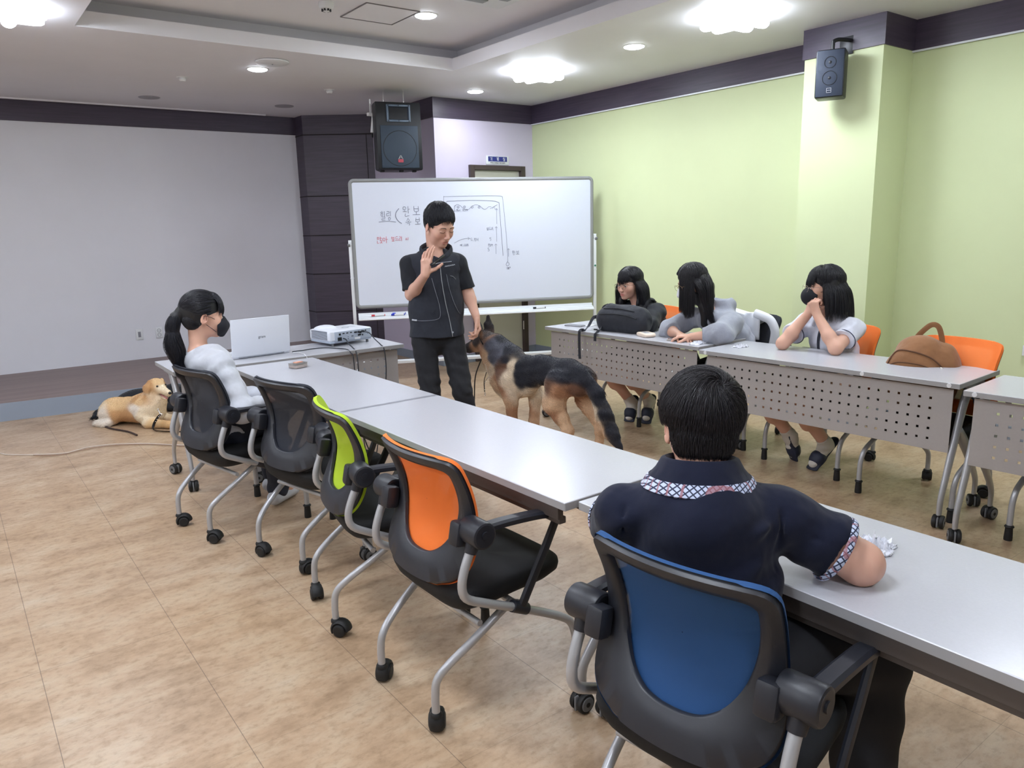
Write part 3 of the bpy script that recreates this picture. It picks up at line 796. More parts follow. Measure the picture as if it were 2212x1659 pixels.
def vcol_mat(name, rough=.6, sss=0.0, bump=None, sheen=0.0, spec=.4):
    q = NT(name); a = q.n('ShaderNodeAttribute', attribute_name='col'); q.l(a.outputs['Color'], q.p.inputs['Base Color'])
    q.p.inputs['Roughness'].default_value = rough; q.p.inputs['Specular IOR Level'].default_value = spec; q.p.inputs['Sheen Weight'].default_value = sheen
    if sss: q.p.inputs['Subsurface Weight'].default_value = sss; q.p.inputs['Subsurface Radius'].default_value = (.010, .004, .002); q.p.inputs['Subsurface Scale'].default_value = 1.0
    if bump: q.bump(q.noise(q.coord('Object'), bump[0], 3, .6), bump[1], .002)
    return q.m
M['skin'] = vcol_mat('skin', .52, sss=.12, bump=(260, .06))
M['fur'] = vcol_mat('fur_coat', .8, sheen=.2)
def hairmat(name, rough=.38, spec=.5):
    q = NT(name); a = q.n('ShaderNodeAttribute', attribute_name='col'); q.l(a.outputs['Color'], q.p.inputs['Base Color'])
    q.p.inputs['Roughness'].default_value = rough; q.p.inputs['Specular IOR Level'].default_value = spec; return q.m
M['strand'] = hairmat('hair_strands', .42, .45); M['furstrand'] = hairmat('fur_strands', .7, .25)
M['scalp'] = mat('black_hair', srgb(20, 20, 24), .5, bump=(90, .4, .003), stretch=(1, 1, .15))
def curves(name, P, rad, col, m, parent):
    # P (N, n, 3); rad (n,) or (N, n); col (N, 3)
    N, n, _ = P.shape; hc = bpy.data.hair_curves.new(name); hc.add_curves([n]*N)
    hc.attributes['position'].data.foreach_set('vector', P.astype(np.float32).ravel())
    r = hc.attributes.get('radius') or hc.attributes.new('radius', 'FLOAT', 'POINT')
    r.data.foreach_set('value', np.broadcast_to(rad, (N, n)).astype(np.float32).ravel())
    c = hc.attributes.new('col', 'FLOAT_COLOR', 'POINT')
    C = np.ones((N, n, 4), np.float32); C[..., :3] = col[:, None, :]; c.data.foreach_set('color', C.ravel())
    hc.materials.append(m); o = bpy.data.objects.new(name, hc); COL.objects.link(o)
    if parent is not None: o.parent = parent
    return o
def frame(fwd, up=(0, 0, 1), roll=0.0):
    f = unit(fwd); l = unit(np.cross(up, f)); u = np.cross(f, l)
    if roll: l, u = l*math.cos(roll)+u*math.sin(roll), u*math.cos(roll)-l*math.sin(roll)
    return np.stack([f, l, u], 1)
SKIN = V3(srgb(214, 172, 152)); LIP = V3(srgb(188, 112, 108)); BLUSH = V3(srgb(214, 150, 136))
def head_sdf(F, c, R, sc=1.0, mouth_open=0.0, fem=False):
    w = lambda x, y, z: c+R@(V3((x, y, z))*sc)
    e = lambda p, r, k=.02, op='+', Q=None: F.ell(w(*p), V3(r)*sc, R if Q is None else R@Q, k*sc, None, op)
    e((-.012, 0, .035), (.094, .076, .086)); e((.028, 0, -.025), (.060, .063, .080), .03)
    e((.036, 0, -.068), (.044, .050, .040), .025); e((.070, 0, -.098), (.020, .024, .016), .022)
    for s_ in (-1, 1):
        e((.058, s_*.040, -.030), (.026, .024, .028), .022); F.cap(w(.083, s_*.012, .018), w(.078, s_*.046, .014), .010*sc, .008*sc, .014*sc)
        e((.098, s_*.033, -.004), (.016, .019, .0115), .010, '-')
        e((.081, s_*.032, -.004), (.0105, .0165, .0105), .006)
        e((.101, s_*.0115, -.041), (.0095, .0075, .0075), .006)
        e((-.008, s_*.078, -.012), (.019, .0065, .031), .006, '+', rmat(0, .18, s_*.28)); e((-.003, s_*.084, -.008), (.010, .005, .019), .005, '-')
    F.cap(w(.088, 0, .004), w(.108, 0, -.036), .0065*sc, .0105*sc, .012*sc)
    e((.080, 0, -.068), (.016, .026, .020), .014)
    F.cap(w(.0905, -.016, -.066), w(.0905, .016, -.066), .0050*sc, None, .006*sc); F.cap(w(.0890, -.013, -.077), w(.0890, .013, -.077), .0052*sc, None, .006*sc)
    F.cap(w(.0955, -.022, -.0715), w(.0955, .022, -.0715), .0022*sc, None, .004*sc, op='-')
    if mouth_open: e((.098, 0, -.073), (.014, .011, .0075), .004, '-')
def head_color(c, R, sc=1.0, skin=SKIN):
    def f(P):
        L = ((P-c)@R)/sc; C = np.tile(skin, (len(P), 1))
        def blend(mask, col): C[:] = C*(1-mask[:, None])+col*mask[:, None]
        g = lambda p, r: np.exp(-(((L-V3(p))/V3(r))**2).sum(1))
        blend(.85*np.clip(1.6*g((.097, 0, -.072), (.010, .020, .0090)), 0, 1), LIP*(skin/SKIN))
        for s_ in (-1, 1):
            blend(.45*g((.07, s_*.042, -.045), (.03, .022, .025)), BLUSH*(skin/SKIN)); blend(.35*g((0, s_*.08, -.01), (.03, .012, .035)), BLUSH)
            blend(.30*g((.095, s_*.033, .002), (.015, .022, .008)), skin*.62)
        return C
    return f
def eyes(parent, c, R, sc=1.0, closed=False, look=0.0, brows=True):
    w = lambda x, y, z: c+R@(V3((x, y, z))*sc)
    for s_ in (-1, 1):
        q = MB()
        if not closed:
            ey = MB().ell(w(.0845, s_*.032, -.005), V3((.0085, .0125, .0070))*sc, R, 16, 10).build('eye', mat_eye, parent)
            MB().ell(w(.0905, s_*.032+look, -.004), V3((.0036, .0058, .0058))*sc, R, 14, 8).build('iris', mat_iris, ey)
        pts = [w(.0905, s_*(.032-.0155), -.0035), w(.0955, s_*(.032-.006), .0012 if not closed else -.0085), w(.0945, s_*(.032+.006), .0012 if not closed else -.0085), w(.0865, s_*(.032+.0165), -.003 if not closed else -.006)]
        MB().tube(catmull(pts, 4), .0011*sc, 6).build('eyelashes', mat_iris, parent)
        if brows:
            pts = [w(.0925, s_*.013, .0165), w(.0925, s_*.028, .021), w(.085, s_*.048, .018)]
            MB().tube(catmull(pts, 5), lambda t: (.0026-.0016*t)*sc, 8, flat=(R[:, 0], .6)).build('eyebrow', mat_brow, parent)
mat_eye = mat('eye_white', srgb(225, 222, 218), .25); mat_iris = mat('dark_iris', srgb(26, 18, 16), .2); mat_brow = mat('eyebrow_hair', srgb(38, 30, 30), .7)
def hand_sdf(F, wr, d, n, t, curl=(.4, .45, .5, .55), thumb=(.6, .7, .3), sc=1.0, spread=.06, k=.005):
    # d = finger direction, n = palm normal, t = thumb side
    d = unit(d); t = unit(V3(t)-d*(V3(t)@d)); n = unit(V3(n)-d*(V3(n)@d)-t*(V3(n)@t)); wr = V3(wr)
    offs = [.029, .0095, -.0095, -.027]; ln = [.042, .047, .043, .034]
    F.cap(wr, wr+d*.03*sc, .022*sc, .024*sc, .015, sq=(n, .72))
    tips = []
    for i in range(4):
        kn = wr+(d*(.086-.004*abs(i-1)**1.5)+t*offs[i])*sc
        F.cap(wr+d*.018*sc+t*offs[i]*.55*sc, kn, .0135*sc, .0108*sc, .012, sq=(n, .85))
        dd = unit(d+t*(1.5-i)*spread); p = kn; a = 0; L = ln[i]
        for j, f in enumerate((1.0, .62, .48)):
            a += curl[i]*(1.0 if j == 0 else 1.15); q_ = p+(dd*math.cos(a)+n*math.sin(a))*L*f*sc
            F.cap(p, q_, (.0092-.0009*j-(.001 if i == 3 else 0))*sc, (.0084-.0009*j-(.001 if i == 3 else 0))*sc, k); p = q_
        tips.append(p)
    b = wr+(d*.022+t*.020+n*.006)*sc; td = unit(d*thumb[0]+t*thumb[1]+n*thumb[2])
    p1 = b+td*.040*sc; td2 = unit(td+d*.35+n*.15); p2 = p1+td2*.030*sc; p3 = p2+unit(td2+d*.2)*.022*sc
    F.cap(b, p1, .0145*sc, .0108*sc, .010); F.cap(p1, p2, .0105*sc, .0094*sc, k); F.cap(p2, p3, .0094*sc, .0078*sc, k)
    return tips, p3
def folds(amp, dirs, seed=0):
    rg = np.random.default_rng(seed); D = [(unit(d), f, rg.uniform(0, 6.28), unit(rg.normal(size=3))*f*.35, rg.uniform(0, 6.28)) for d, f in dirs]
    def f(P):
        s_ = 0
        for (d, fr, ph, w, ph2) in D: s_ = s_+np.sin(P@d*fr+ph+1.6*np.sin(P@w+ph2))
        return amp*s_/len(D)
    return f
def strands(root_c, root_r, R, mask, step, N, n, st, rng, layer=(.004, .016), body=None, jitter=.25, hug=.003, zfree=-.03, face=True):
    # grow N strands over an ellipsoid head; mask(local unit dir)->bool keeps roots; step(P, T, i, rnd)->direction
    pts = []
    while len(pts) < N:
        v = rng.normal(size=(N*3, 3)); v /= np.linalg.norm(v, axis=1)[:, None]; v = v[mask(v)]
        pts += list(v)
    v = np.array(pts[:N]); lay = rng.uniform(layer[0], layer[1], N)
    L = v*root_r; P = root_c+L@R.T; out = [P]; rnd = rng.normal(size=(N, 3))*jitter; T = np.zeros_like(P)
    for i in range(1, n):
        d = step(P, T, i/(n-1), rnd); d /= np.linalg.norm(d, axis=1)[:, None]+1e-9
        T = d if i == 1 else .55*T+.45*d; T /= np.linalg.norm(T, axis=1)[:, None]+1e-9
        P = P+T*(st if np.isscalar(st) else st[:, None])
        for it in range(2):
            loc = (P-root_c)@R; grow = lay*min(1, i/2.5)
            k0 = np.linalg.norm(loc/(root_r+grow[:, None]), axis=1); ins = k0 < 1
            loc[ins] /= k0[ins][:, None]
            k1 = np.linalg.norm(loc/(root_r+grow[:, None]+hug), axis=1); o_ = (k1 > 1) & (loc[:, 2] > zfree); loc[o_] /= k1[o_][:, None]
            if face:
                lim = np.interp(loc[:, 2], [-.12, -.05, .0, .03, .07], [.0, .004, .012, .045, .2])+.034*((lay*7919.3) % .001)/.001; f_ = loc[:, 0] > lim; loc[f_, 0] = .5*loc[f_, 0]+.5*lim[f_]
            P = root_c+loc@R.T
        if body is not None:
            for (a, b, ra, rb) in body:
                a = V3(a); b = V3(b); ba = b-a; h = np.clip(((P-a)@ba)/(ba@ba), 0, 1); q = a+h[:, None]*ba; dv = P-q; dn = np.linalg.norm(dv, axis=1)+1e-9
                r = ra+(rb-ra)*h+.003+.5*lay; ii = dn < r; P[ii] = q[ii]+dv[ii]/dn[ii][:, None]*r[ii][:, None]
        out.append(P.copy())
    return np.stack(out, 1)
def ear_clear(P, c, R, x0=-.045, x1=.05, y=.058, z=.0):
    L = (P-c)@R; bad = ((np.abs(L[..., 1]) > y) & (L[..., 2] < z) & (L[..., 0] > x0) & (L[..., 0] < x1)).any(1); return P[~bad]
def hair_cols(N, rng, base=(24, 24, 30), var=8):
    b = V3(srgb(*base)); return np.clip(b[None, :]*np.exp(rng.normal(size=(N, 1))*.35), 0, 1)
def on_surface(ob, pts, direction, back=.4):
    from mathutils.bvhtree import BVHTree
    me = ob.data; n = len(me.vertices); co = np.empty(n*3, np.float32); me.vertices.foreach_get('co', co)
    key = ob.name
    if key not in _bvh:
        _bvh[key] = BVHTree.FromPolygons([tuple(v) for v in co.reshape(-1, 3).tolist()], [tuple(p.vertices) for p in me.polygons])
    d = Vector(unit(direction)); out = []
    for p in pts:
        h = _bvh[key].ray_cast(Vector(p)-d*back, d)
        out.append(np.array(h[0])-np.array(d)*.0015 if h[0] is not None else V3(p))
    return out
_bvh = {}
# ------------------------------------------------------------------ people
UP = V3((0, 0, 1))
class Person:
    def __init__(s, loc, label):
        s.root = thing('person', label, 'person', loc); s.loc = V3(loc); s.body = SDF()
    def put(s, o, parent=None):
        if parent is None: o.parent = s.root; o.location = tuple(-s.loc)
        else: o.parent = parent
        return o
    def add(s, name, me, parent=None): return s.put(link(name, me), parent)
    def head(s, c, R, sc=1.0, skin=SKIN, **k):
        s.c, s.R, s.sc, s.skin = V3(c), R, sc, skin; head_sdf(s.body, s.c, R, sc, **k)
    def w(s, x, y, z): return s.c+s.R@(V3((x, y, z))*s.sc)
    def build_body(s, res=.004, **k):
        s.b = s.add('body', s.body.mesh('body', res, M['skin'], color=head_color(s.c, s.R, s.sc, s.skin), **k)); return s.b
    def garment(s, name, F, res, m, **k): return s.add(name, F.mesh(name, res, m, **k))
    def eyes(s, **k):
        n0 = set(COL.objects); eyes(s.b, s.c, s.R, s.sc, **k)
    def hair_base(s, extra=None, top=0.0, res=.0045, m=None, facecut=.0, earcut=True, disp=None, nape=True):
        F = SDF(); R = s.R; sc = s.sc
        F.ell(s.w(-.014, 0, .044), V3((.101, .083, .084+top))*sc, R, .02); (F.ell(s.w(-.05, 0, -.005), V3((.062, .070, .080))*sc, R, .03) if nape else F.ell(s.w(-.048, 0, -.002), V3((.058, .066, .070))*sc, R, .03))
        if extra: extra(F)
        F.ell(s.w(.118+facecut, 0, -.045), V3((.096, .10, .116))*sc, R, .010, None, '-')
        if earcut:
            for e_ in (-1, 1): F.ell(s.w(.012, e_*.09, -.035), V3((.036, .035, .042))*sc, R, .008, None, '-')
        s.hair = s.add('hair', F.mesh('hair', res, m or M['scalp'], disp=disp)); return s.hair
    def hair_strands(s, P, rad=.0007, base=(24, 24, 30), seed=1, name='hair_strands'):
        P = P.copy(); n = P.shape[1]; t = np.linspace(0, 1, n); rd = rad*(1-.75*t**2)
        o = curves(name, P, rd, hair_cols(len(P), np.random.default_rng(seed), base), M['strand'], s.hair); return o
def legs(F, hipR, knR, anR, hipL, knL, anL, r=(.088, .062, .045), k=.03, calf=.0):
    for h, kn, a in ((hipR, knR, anR), (hipL, knL, anL)):
        F.cap(h, kn, r[0], r[1], k); F.cap(kn, a, r[1]*.93, r[2], .02)
        if calf: m_ = V3(kn)*.65+V3(a)*.35; F.ell(m_, (calf, calf, .11), None, .04)
FAB_BLACK = mat('black_cloth', srgb(30, 32, 40), .85, bump=(500, .25, .001), sheen=.2)
def foot(F, an, toe, r=.034):
    an = V3(an); toe = V3(toe); d = unit(toe-an)
    F.cap(an, an*.5+toe*.5+UP*.0, r, r*.95, .03); F.cap(an*.5+toe*.5, toe, r*.95, r*.8, .02, sq=(UP, .7))

# ---- standing instructor
def build_man():
    P = Person((2.53, 4.02, 0), 'standing person in black vest and trousers, one hand raised, before the whiteboard')
    fw = unit((-.40, -.92, 0)); lf = np.cross(UP, fw)
    nk, ch, wa, pe = map(V3, ((2.586, 4.238, 1.335), (2.565, 4.228, 1.20), (2.553, 4.217, 1.02), (2.536, 4.195, .885)))
    shR, shL = ch-lf*.165+UP*.070, ch+lf*.145+UP*.068
    elR, wrR = V3((2.400, 4.262, 1.085)), V3((2.372, 4.030, 1.222))
    elL, wrL = V3((2.745, 4.130, 1.075)), V3((2.735, 4.030, .935))
    hR, hL = pe-lf*.09-UP*.03, pe+lf*.09-UP*.03
    kR, aR, kL, aL = V3((2.425, 4.122, .47)), V3((2.430, 4.095, .09)), V3((2.590, 4.002, .47)), V3((2.640, 3.935, .09))
    hf = unit((.06, -.93, -.42)); R = frame(hf, (0, 0, 1), .05); hc = V3((2.583, 4.190, 1.515))
    P.head(hc, R, 1.06, SKIN*V3((.98, .93, .93)), mouth_open=1)
    B = P.body
    B.cap(nk-UP*.02, hc+R@V3((-.035, 0, -.07)), .060, .056, .03)
    B.cap(nk-UP*.03, shR, .05, .05, .04); B.cap(nk-UP*.03, shL, .05, .05, .04)
    B.cap(ch, wa, .13, .115, .04, sq=(fw, .62)); B.cap(wa, pe, .112, .110, .04, sq=(fw, .58))
    for sh, el, wr in ((shR, elR, wrR), (shL, elL, wrL)):
        B.cap(sh, el, .046, .038, .03); m_ = el*.72+wr*.28; B.cap(el, m_, .038, .037, .02); B.cap(m_, wr, .037, .025, .02)
    legs(B, hR-UP*.03, kR, aR, hL-UP*.03, kL, aL, (.062, .048, .038), .015); foot(B, aR, aR+fw*.15-UP*.05); foot(B, aL, aL+fw*.15-UP*.05)
    # right hand raised, palm facing left and to the front, fingers loosely spread
    hand_sdf(B, wrR, (.02, -.20, 1.0), (.72, -.55, .05), (.45, -.85, .0), curl=(.12, .30, .34, .36), thumb=(.45, .85, .40), sc=1.02, spread=.08)
    # left hand hanging, pinching the leash
    hand_sdf(B, wrL, (.10, -.10, -1.0), (-.95, .30, -.1), (-.25, -.95, 0), curl=(.75, .55, .6, .65), thumb=(.9, .25, .35), sc=1.0, spread=.03)
    P.build_body(.0038)
    P.eyes(closed=True)
    # black polo under the vest
    cl = mat('black_polo_cloth', srgb(21, 24, 33), .88, bump=(420, .2, .001), sheen=.06)
    F = SDF(); F.cap(ch+UP*.03, wa, .155, .145, .05, sq=(fw, .68))
    fo = folds(.0045, [((.3, .2, 1), 60), ((1, .3, .2), 45), ((.2, .9, -.6), 75)], 3)
    for sh, el in ((shR, elR), (shL, elL)):
        ax = unit(el-sh); F.cap(sh+UP*.002, el+ax*.04, .054, .060, .03, cut=[(sh*.15+el*.85, ax)])
    F.cap(nk-UP*.050, shR, .052, .056, .04); F.cap(nk-UP*.050, shL, .052, .056, .04); F.ell(nk+fw*.075+UP*.015, (.040, .045, .075), None, .01, None, '-')
    P.garment('shirt', F, .005, cl, disp=fo)
    # vest
    vm = mat('navy_black_vest', srgb(30, 34, 46), .85, bump=(380, .25, .001), sheen=.08)
    F = SDF(); F.cap(ch+UP*.01, wa, .166, .166, .05, sq=(fw, .72)); F.cap(wa, pe-UP*.12, .166, .182, .05, sq=(fw, .74), cut=[((0, 0, .815), (0, 0, -1))])
    F.cap(nk-UP*.060, shR+lf*.012, .054, .062, .045, cut=[(shR-lf*.026-UP*.0, -lf-UP*.15)]); F.cap(nk-UP*.060, shL-lf*.012, .054, .062, .045, cut=[(shL+lf*.026, lf-UP*.15)])
    F.ell(nk+fw*.085+UP*.005, (.045, .05, .085), None, .01, None, '-')
    vest = P.garment('vest', F, .0048, vm, disp=folds(.005, [((.1, .1, 1), 38), ((.9, .5, .3), 33), ((.4, -.4, .8), 60)], 5))
    zip_m = mat('silver_zip', srgb(150, 154, 164), .35, metal=.5); line_m = mat('grey_piping', srgb(120, 124, 136), .5)
    def S_(a, z): return wa+lf*a*1.0+UP*(z-wa[2])
    def strip(name, pts, r, m_, flat=None):
        q = on_surface(vest, catmull([S_(a, z) for a, z in pts], 6), -fw); MB().tube(q, r, 8).build(name, m_, vest)
    strip('zip', [(.022, 1.275), (.024, 1.22), (.030, 1.13), (.045, 1.02), (.062, .93), (.072, .86), (.078, .812)], .0030, zip_m)
    strip('zip_pull', [(.080, .845), (.083, .812)], .006, zip_m)
    strip('piping', [(-.035, 1.19), (-.018, 1.11), (.002, 1.02), (.004, .955), (-.020, .932), (-.09, .925), (-.165, .927)], .0016, line_m)
    strip('piping', [(.060, 1.21), (.074, 1.12), (.10, 1.03), (.125, .975), (.14, .955)], .0016, line_m)
    strip('piping', [(.085, 1.198), (.105, 1.192), (.122, 1.175)], .0022, line_m)
    strip('pocket_tag', [(-.165, .928), (-.140, .927)], .0055, mat('white_tag', srgb(190, 194, 204), .6))
    zz = [(.052+.0050*i, 1.258+(.004 if i % 2 else -.003)+.0006*i) for i in range(15)]
    strip('chest_lettering', zz, .0016, mat('grey_lettering', srgb(160, 164, 174), .6))
    # collar
    cpts = [S_(.018, 1.285)+fw*.075, S_(-.062, 1.325)+fw*.055, S_(-.088, 1.365)-fw*.005+V3((.01, .0, 0)), nk-fw*.062+UP*.058, S_(.098, 1.362)+V3((.02, .01, 0)), S_(.075, 1.318)+fw*.055, S_(.030, 1.285)+fw*.076]
    MB().tube(catmull(cpts, 6), lambda t: .010, 12, flat=((0, 0, 1), 2.6)).build('collar', vm, vest)
    cz = on_surface(vest, catmull([S_(-.055, 1.262), S_(-.01, 1.276), S_(.022, 1.282), S_(.06, 1.285), S_(.10, 1.287)], 4), -fw)
    MB().tube(cz, .0028, 6).build('piping', zip_m, vest)
    # trousers and shoes
    pm = mat('black_denim', srgb(20, 21, 28), .85, bump=(600, .25, .001), sheen=.05)
    F = SDF(); F.cap(pe+UP*.01, pe-UP*.05, .150, .152, .04, sq=(fw, .68))
    legs(F, hR-UP*.03, kR, aR-UP*.01, hL-UP*.03, kL, aL-UP*.01, (.082, .066, .058), .018)
    def kn(P_):
        d = folds(.006, [((.2, .1, 1), 70), ((.5, -.5, .9), 110), ((1, 0, .3), 40)], 8)(P_)
        return d*(.5+1.2*np.exp(-((P_[:, 2]-.50)/.06)**2)+.5*np.exp(-((P_[:, 2]-.15)/.06)**2))
    P.garment('trousers', F, .0055, pm, disp=kn)
    F = SDF()
    for a in (aR, aL): F.cap(a-UP*.045-fw*.05, a+fw*.14-UP*.055, .045, .042, .02, sq=(UP, .9))
    P.garment('shoes', F, .006, M['rubber'], zmin=0.0)
    # hair
    P.hair_base(top=.010, facecut=.006, nape=False)
    rng = np.random.default_rng(2); rr = V3((.099, .078, .090)); cc = P.w(-.010, 0, .044); cw = V3((-.055, .01, .075))
    def st(Q, T, t, rnd):
        L = (Q-cc)@R; a = L-cw; a[:, 2] -= .02; g = np.where(L[:, 0:1] > .03, 1.0, .75)
        return a@R.T/np.linalg.norm(a, axis=1)[:, None]*(1-.5*t)-UP*(.35+1.1*t)*g+rnd*.5
    mk_ = lambda v: ~((v[:, 0] > .42) & (v[:, 2] < .42)) & (v[:, 2] > -.72) & ~((np.abs(v[:, 1]) > .5) & (v[:, 2] < -.28) & (v[:, 0] > -.25))
    Pn = strands(cc, rr*1.06*.98, R, mk_, st, 5200, 8, rng.uniform(.0042, .0098, 5200), rng, (.001, .010), face=False, zfree=-.2)
    P.hair_strands(Pn, .0010, (26, 27, 36), 3)
    return P
# ---- woman by the laptop
def slide_sandal(P_, an, toe, name='sandal'):
    an = V3(an); toe = V3(toe); d = unit(toe-an); F = SDF()
    dn = -unit(np.cross(np.cross(d, UP), d)); dn = dn if dn[2] < 0 else -dn
    F.cap(an-d*.045+dn*.030, toe+d*.02+dn*.012, .040, .043, .01, sq=(dn, .28)); F.cap(an*.35+toe*.65, an*.25+toe*.75, .048, .046, .015, sq=(dn, .9))
    return P_.garment(name, F, .005, mat('navy_slide_sandal', srgb(34, 38, 56), .6), zmin=0.001)
def build_woman():
    P = Person((1.02, 3.93, 0), 'seated person with a long black ponytail, black face mask and light grey sweatshirt')
    fw = unit((.96, .28, 0)); lf = np.cross(UP, fw)
    pe, wa, ch, nk = V3((1.095, 3.945, .535)), V3((1.090, 3.965, .66)), V3((1.065, 4.01, .80)), V3((1.015, 4.035, .922))
    shR, shL = V3((1.060, 3.865, .853)), V3((1.06, 4.165, .85))
    elR, wrR = V3((1.110, 3.715, .640)), V3((1.255, 3.845, .630)); elL, wrL = V3((1.20, 4.20, .62)), V3((1.32, 3.98, .63))
    kR, aR, kL, aL = V3((1.33, 3.90, .53)), V3((1.36, 4.03, .10)), V3((1.36, 4.12, .53)), V3((1.42, 4.28, .10))
    R = frame(unit((.97, -.10, -.10)), (0, 0, 1), .02); hc = V3((1.055, 4.030, 1.090))
    P.head(hc, R, .96, SKIN*V3((1.02, .98, .96))); B = P.body
    B.cap(nk-UP*.03, hc+R@V3((-.030, 0, -.065)), .044, .043, .03)
    B.cap(nk-UP*.04, shR, .045, .042, .04); B.cap(nk-UP*.04, shL, .045, .042, .04)
    B.cap(ch, wa, .110, .10, .04, sq=(fw, .62)); B.cap(wa, pe, .10, .11, .04, sq=(fw, .62))
    for sh, el, wr in ((shR, elR, wrR), (shL, elL, wrL)): B.cap(sh, el, .04, .035, .03); B.cap(el, wr, .035, .024, .02)
    legs(B, pe-lf*.075-UP*.01, kR-UP*.005, aR, pe+lf*.075-UP*.01, kL-UP*.005, aL, (.060, .046, .034), .015); foot(B, aR, aR+unit((.8, .6, 0))*.15-UP*.06); foot(B, aL, aL+unit((.8, .6, 0))*.15-UP*.06)
    hand_sdf(B, wrR, (.75, .65, .05), (.1, .1, -1), (-.6, .75, .2), curl=(.5, .55, .6, .6), thumb=(.8, .5, .2), sc=.92)
    hand_sdf(B, wrL, (.85, -.5, .0), (.0, 0, -1), (-.5, -.8, .2), curl=(.4, .45, .5, .5), thumb=(.8, .5, .2), sc=.92)
    P.build_body(.0042); P.eyes()
    sw = mat('light_grey_sweatshirt', srgb(188, 191, 200), .9, bump=(240, .25, .001), sheen=.3, var=.03, vscale=60)
    F = SDF(); F.cap(ch+UP*.01, wa, .140, .140, .06, sq=(fw, .74)); F.cap(wa, pe-UP*.02, .140, .158, .05, sq=(fw, .78), cut=[((0, 0, .50), (0, 0, -1))])
    F.cap(nk-UP*.062, shR, .060, .062, .05); F.cap(nk-UP*.062, shL, .060, .062, .05)
    for sh, el, wr in ((shR, elR, wrR), (shL, elL, wrL)):
        F.cap(sh, el, .063, .060, .04); F.cap(el, wr, .060, .046, .03, cut=[(wr, wr-el)])
    F.ell(nk+UP*.035+fw*.03, (.072, .072, .06), None, .012, None, '-')
    P.garment('sweatshirt', F, .005, sw, disp=folds(.007, [((.35, .5, 1), 46), ((1, .2, .5), 60), ((-.3, .6, 1), 85)], 12))
    jm = mat('dark_blue_jeans', srgb(42, 47, 62), .85, bump=(500, .3, .001), var=.12, vscale=30)
    F = SDF(); F.cap(pe+UP*.0, pe-UP*.02, .148, .148, .05, sq=(fw, .76)); legs(F, pe-lf*.075-UP*.005, kR, aR, pe+lf*.075-UP*.005, kL, aL, (.085, .072, .06), .03)
    P.garment('jeans', F, .006, jm, disp=folds(.004, [((.5, .2, 1), 60), ((1, -.4, .2), 80)], 4))
    sm = mat('white_trainer', srgb(196, 198, 206), .6)
    for a in (aR, aL):
        F = SDF(); d = unit((.8, .6, 0)); F.cap(a-UP*.05-d*.045, a+d*.14-UP*.06, .042, .038, .02, sq=(UP, .95)); P.garment('shoe', F, .005, sm, zmin=.001)
    # black face mask
    mm = mat('black_mask_cloth', srgb(24, 26, 36), .85); w = P.w
    F = SDF(); F.ell(w(.062, 0, -.052), V3((.066, .066, .058))*P.sc, R, .01); F.cap(w(.09, 0, -.02), w(.116, 0, -.05), .02, .010, .02); F.cap(w(.116, 0, -.05), w(.095, 0, -.098), .012, .014, .02)
    mk = P.garment('face_mask', F, .004, mm, cuts=[(w(.052, 0, 0), R@V3((-1, 0, -.15)))])
    for s_ in (-1, 1):
        MB().tube(catmull([w(.062, s_*.056, -.02), w(.03, s_*.074, -.004), w(-.006, s_*.084, .006), w(-.012, s_*.086, -.012)], 5), .0013, 6).build('ear_loop', mm, mk)
        MB().tube(catmull([w(.058, s_*.052, -.082), w(.03, s_*.066, -.06), w(.002, s_*.078, -.04)], 5), .0013, 6).build('ear_loop', mm, mk)
    tie = w(-.118, .0, .018)
    pony = [tie, w(-.138, .0, -.010), w(-.150, .0, -.07), w(-.145, .0, -.15), w(-.125, .0, -.22), w(-.105, 0, -.28)]
    def ex(F):
        F.cap(w(-.08, 0, .03), tie, .05, .016, .03)
        F.chain(pony, [.014, .022, .028, .028, .020, .006], .015)
    P.hair_base(ex, top=.006, facecut=.010)
    rng = np.random.default_rng(5); cc = P.w(-.014, 0, .044); rr = V3((.106, .088, .092))*P.sc; pn = [V3(p) for p in pony]
    def st(Q, T, t, rnd): a = tie-Q; return a/(np.linalg.norm(a, axis=1)[:, None]+1e-6)+rnd*.10
    mk_ = lambda v: ~((v[:, 0] > .45) & (v[:, 2] < .35)) & (v[:, 2] > -.80) & ~((np.abs(v[:, 1]) > .45) & (v[:, 2] < -.25) & (v[:, 0] > -.2))
    cn = P.w(-.046, 0, .000); S0 = strands(cn, V3((.064, .073, .083))*P.sc, R, lambda v: (v[:, 2] < .35) & (v[:, 2] > -.9) & (v[:, 0] < .30), lambda Q, T, t, rnd: (tie-Q)/(np.linalg.norm(tie-Q, axis=1)[:, None]+1e-6)+rnd*.12, 2600, 8, .012, rng, (.001, .004), face=False, zfree=-.3)
    P.hair_strands(ear_clear(S0, P.c, R, y=.066), .0008, (26, 26, 34), 7)
    S1 = strands(cc, rr*.97, R, mk_, st, 3600, 9, .014, rng, (.001, .005), face=False, zfree=-.2); P.hair_strands(S1, .0008, (26, 26, 34), 3)
    N = 2200; ph = rng.normal(size=(N, 2)); ph /= np.maximum(1, np.linalg.norm(ph, axis=1))[:, None]; C = catmull(pony, 4); rs = catmull([(x, 0, 0) for x in (.012, .024, .032, .034, .030, .026)], 4)
    off = lambda i: (lf*ph[:, :1]+fw*ph[:, 1:])*max(.004, rs[i][0]); wv = rng.normal(size=(N, 3))*.0022; S2 = np.stack([C[i]+off(i)+wv*math.sin(i*.35)*i*.25 for i in range(len(C))], 1)
    S2[:, -6:, 2] -= (rng.uniform(-.02, .05, N)[:, None]*np.linspace(0, 1, 6)[None, :]); P.hair_strands(S2, .0009, (24, 25, 34), 4)
    def stb(Q, T, t, rnd): return np.tile(R@V3((.55-1.0*t, 0, -1)), (len(Q), 1))+rnd*.25
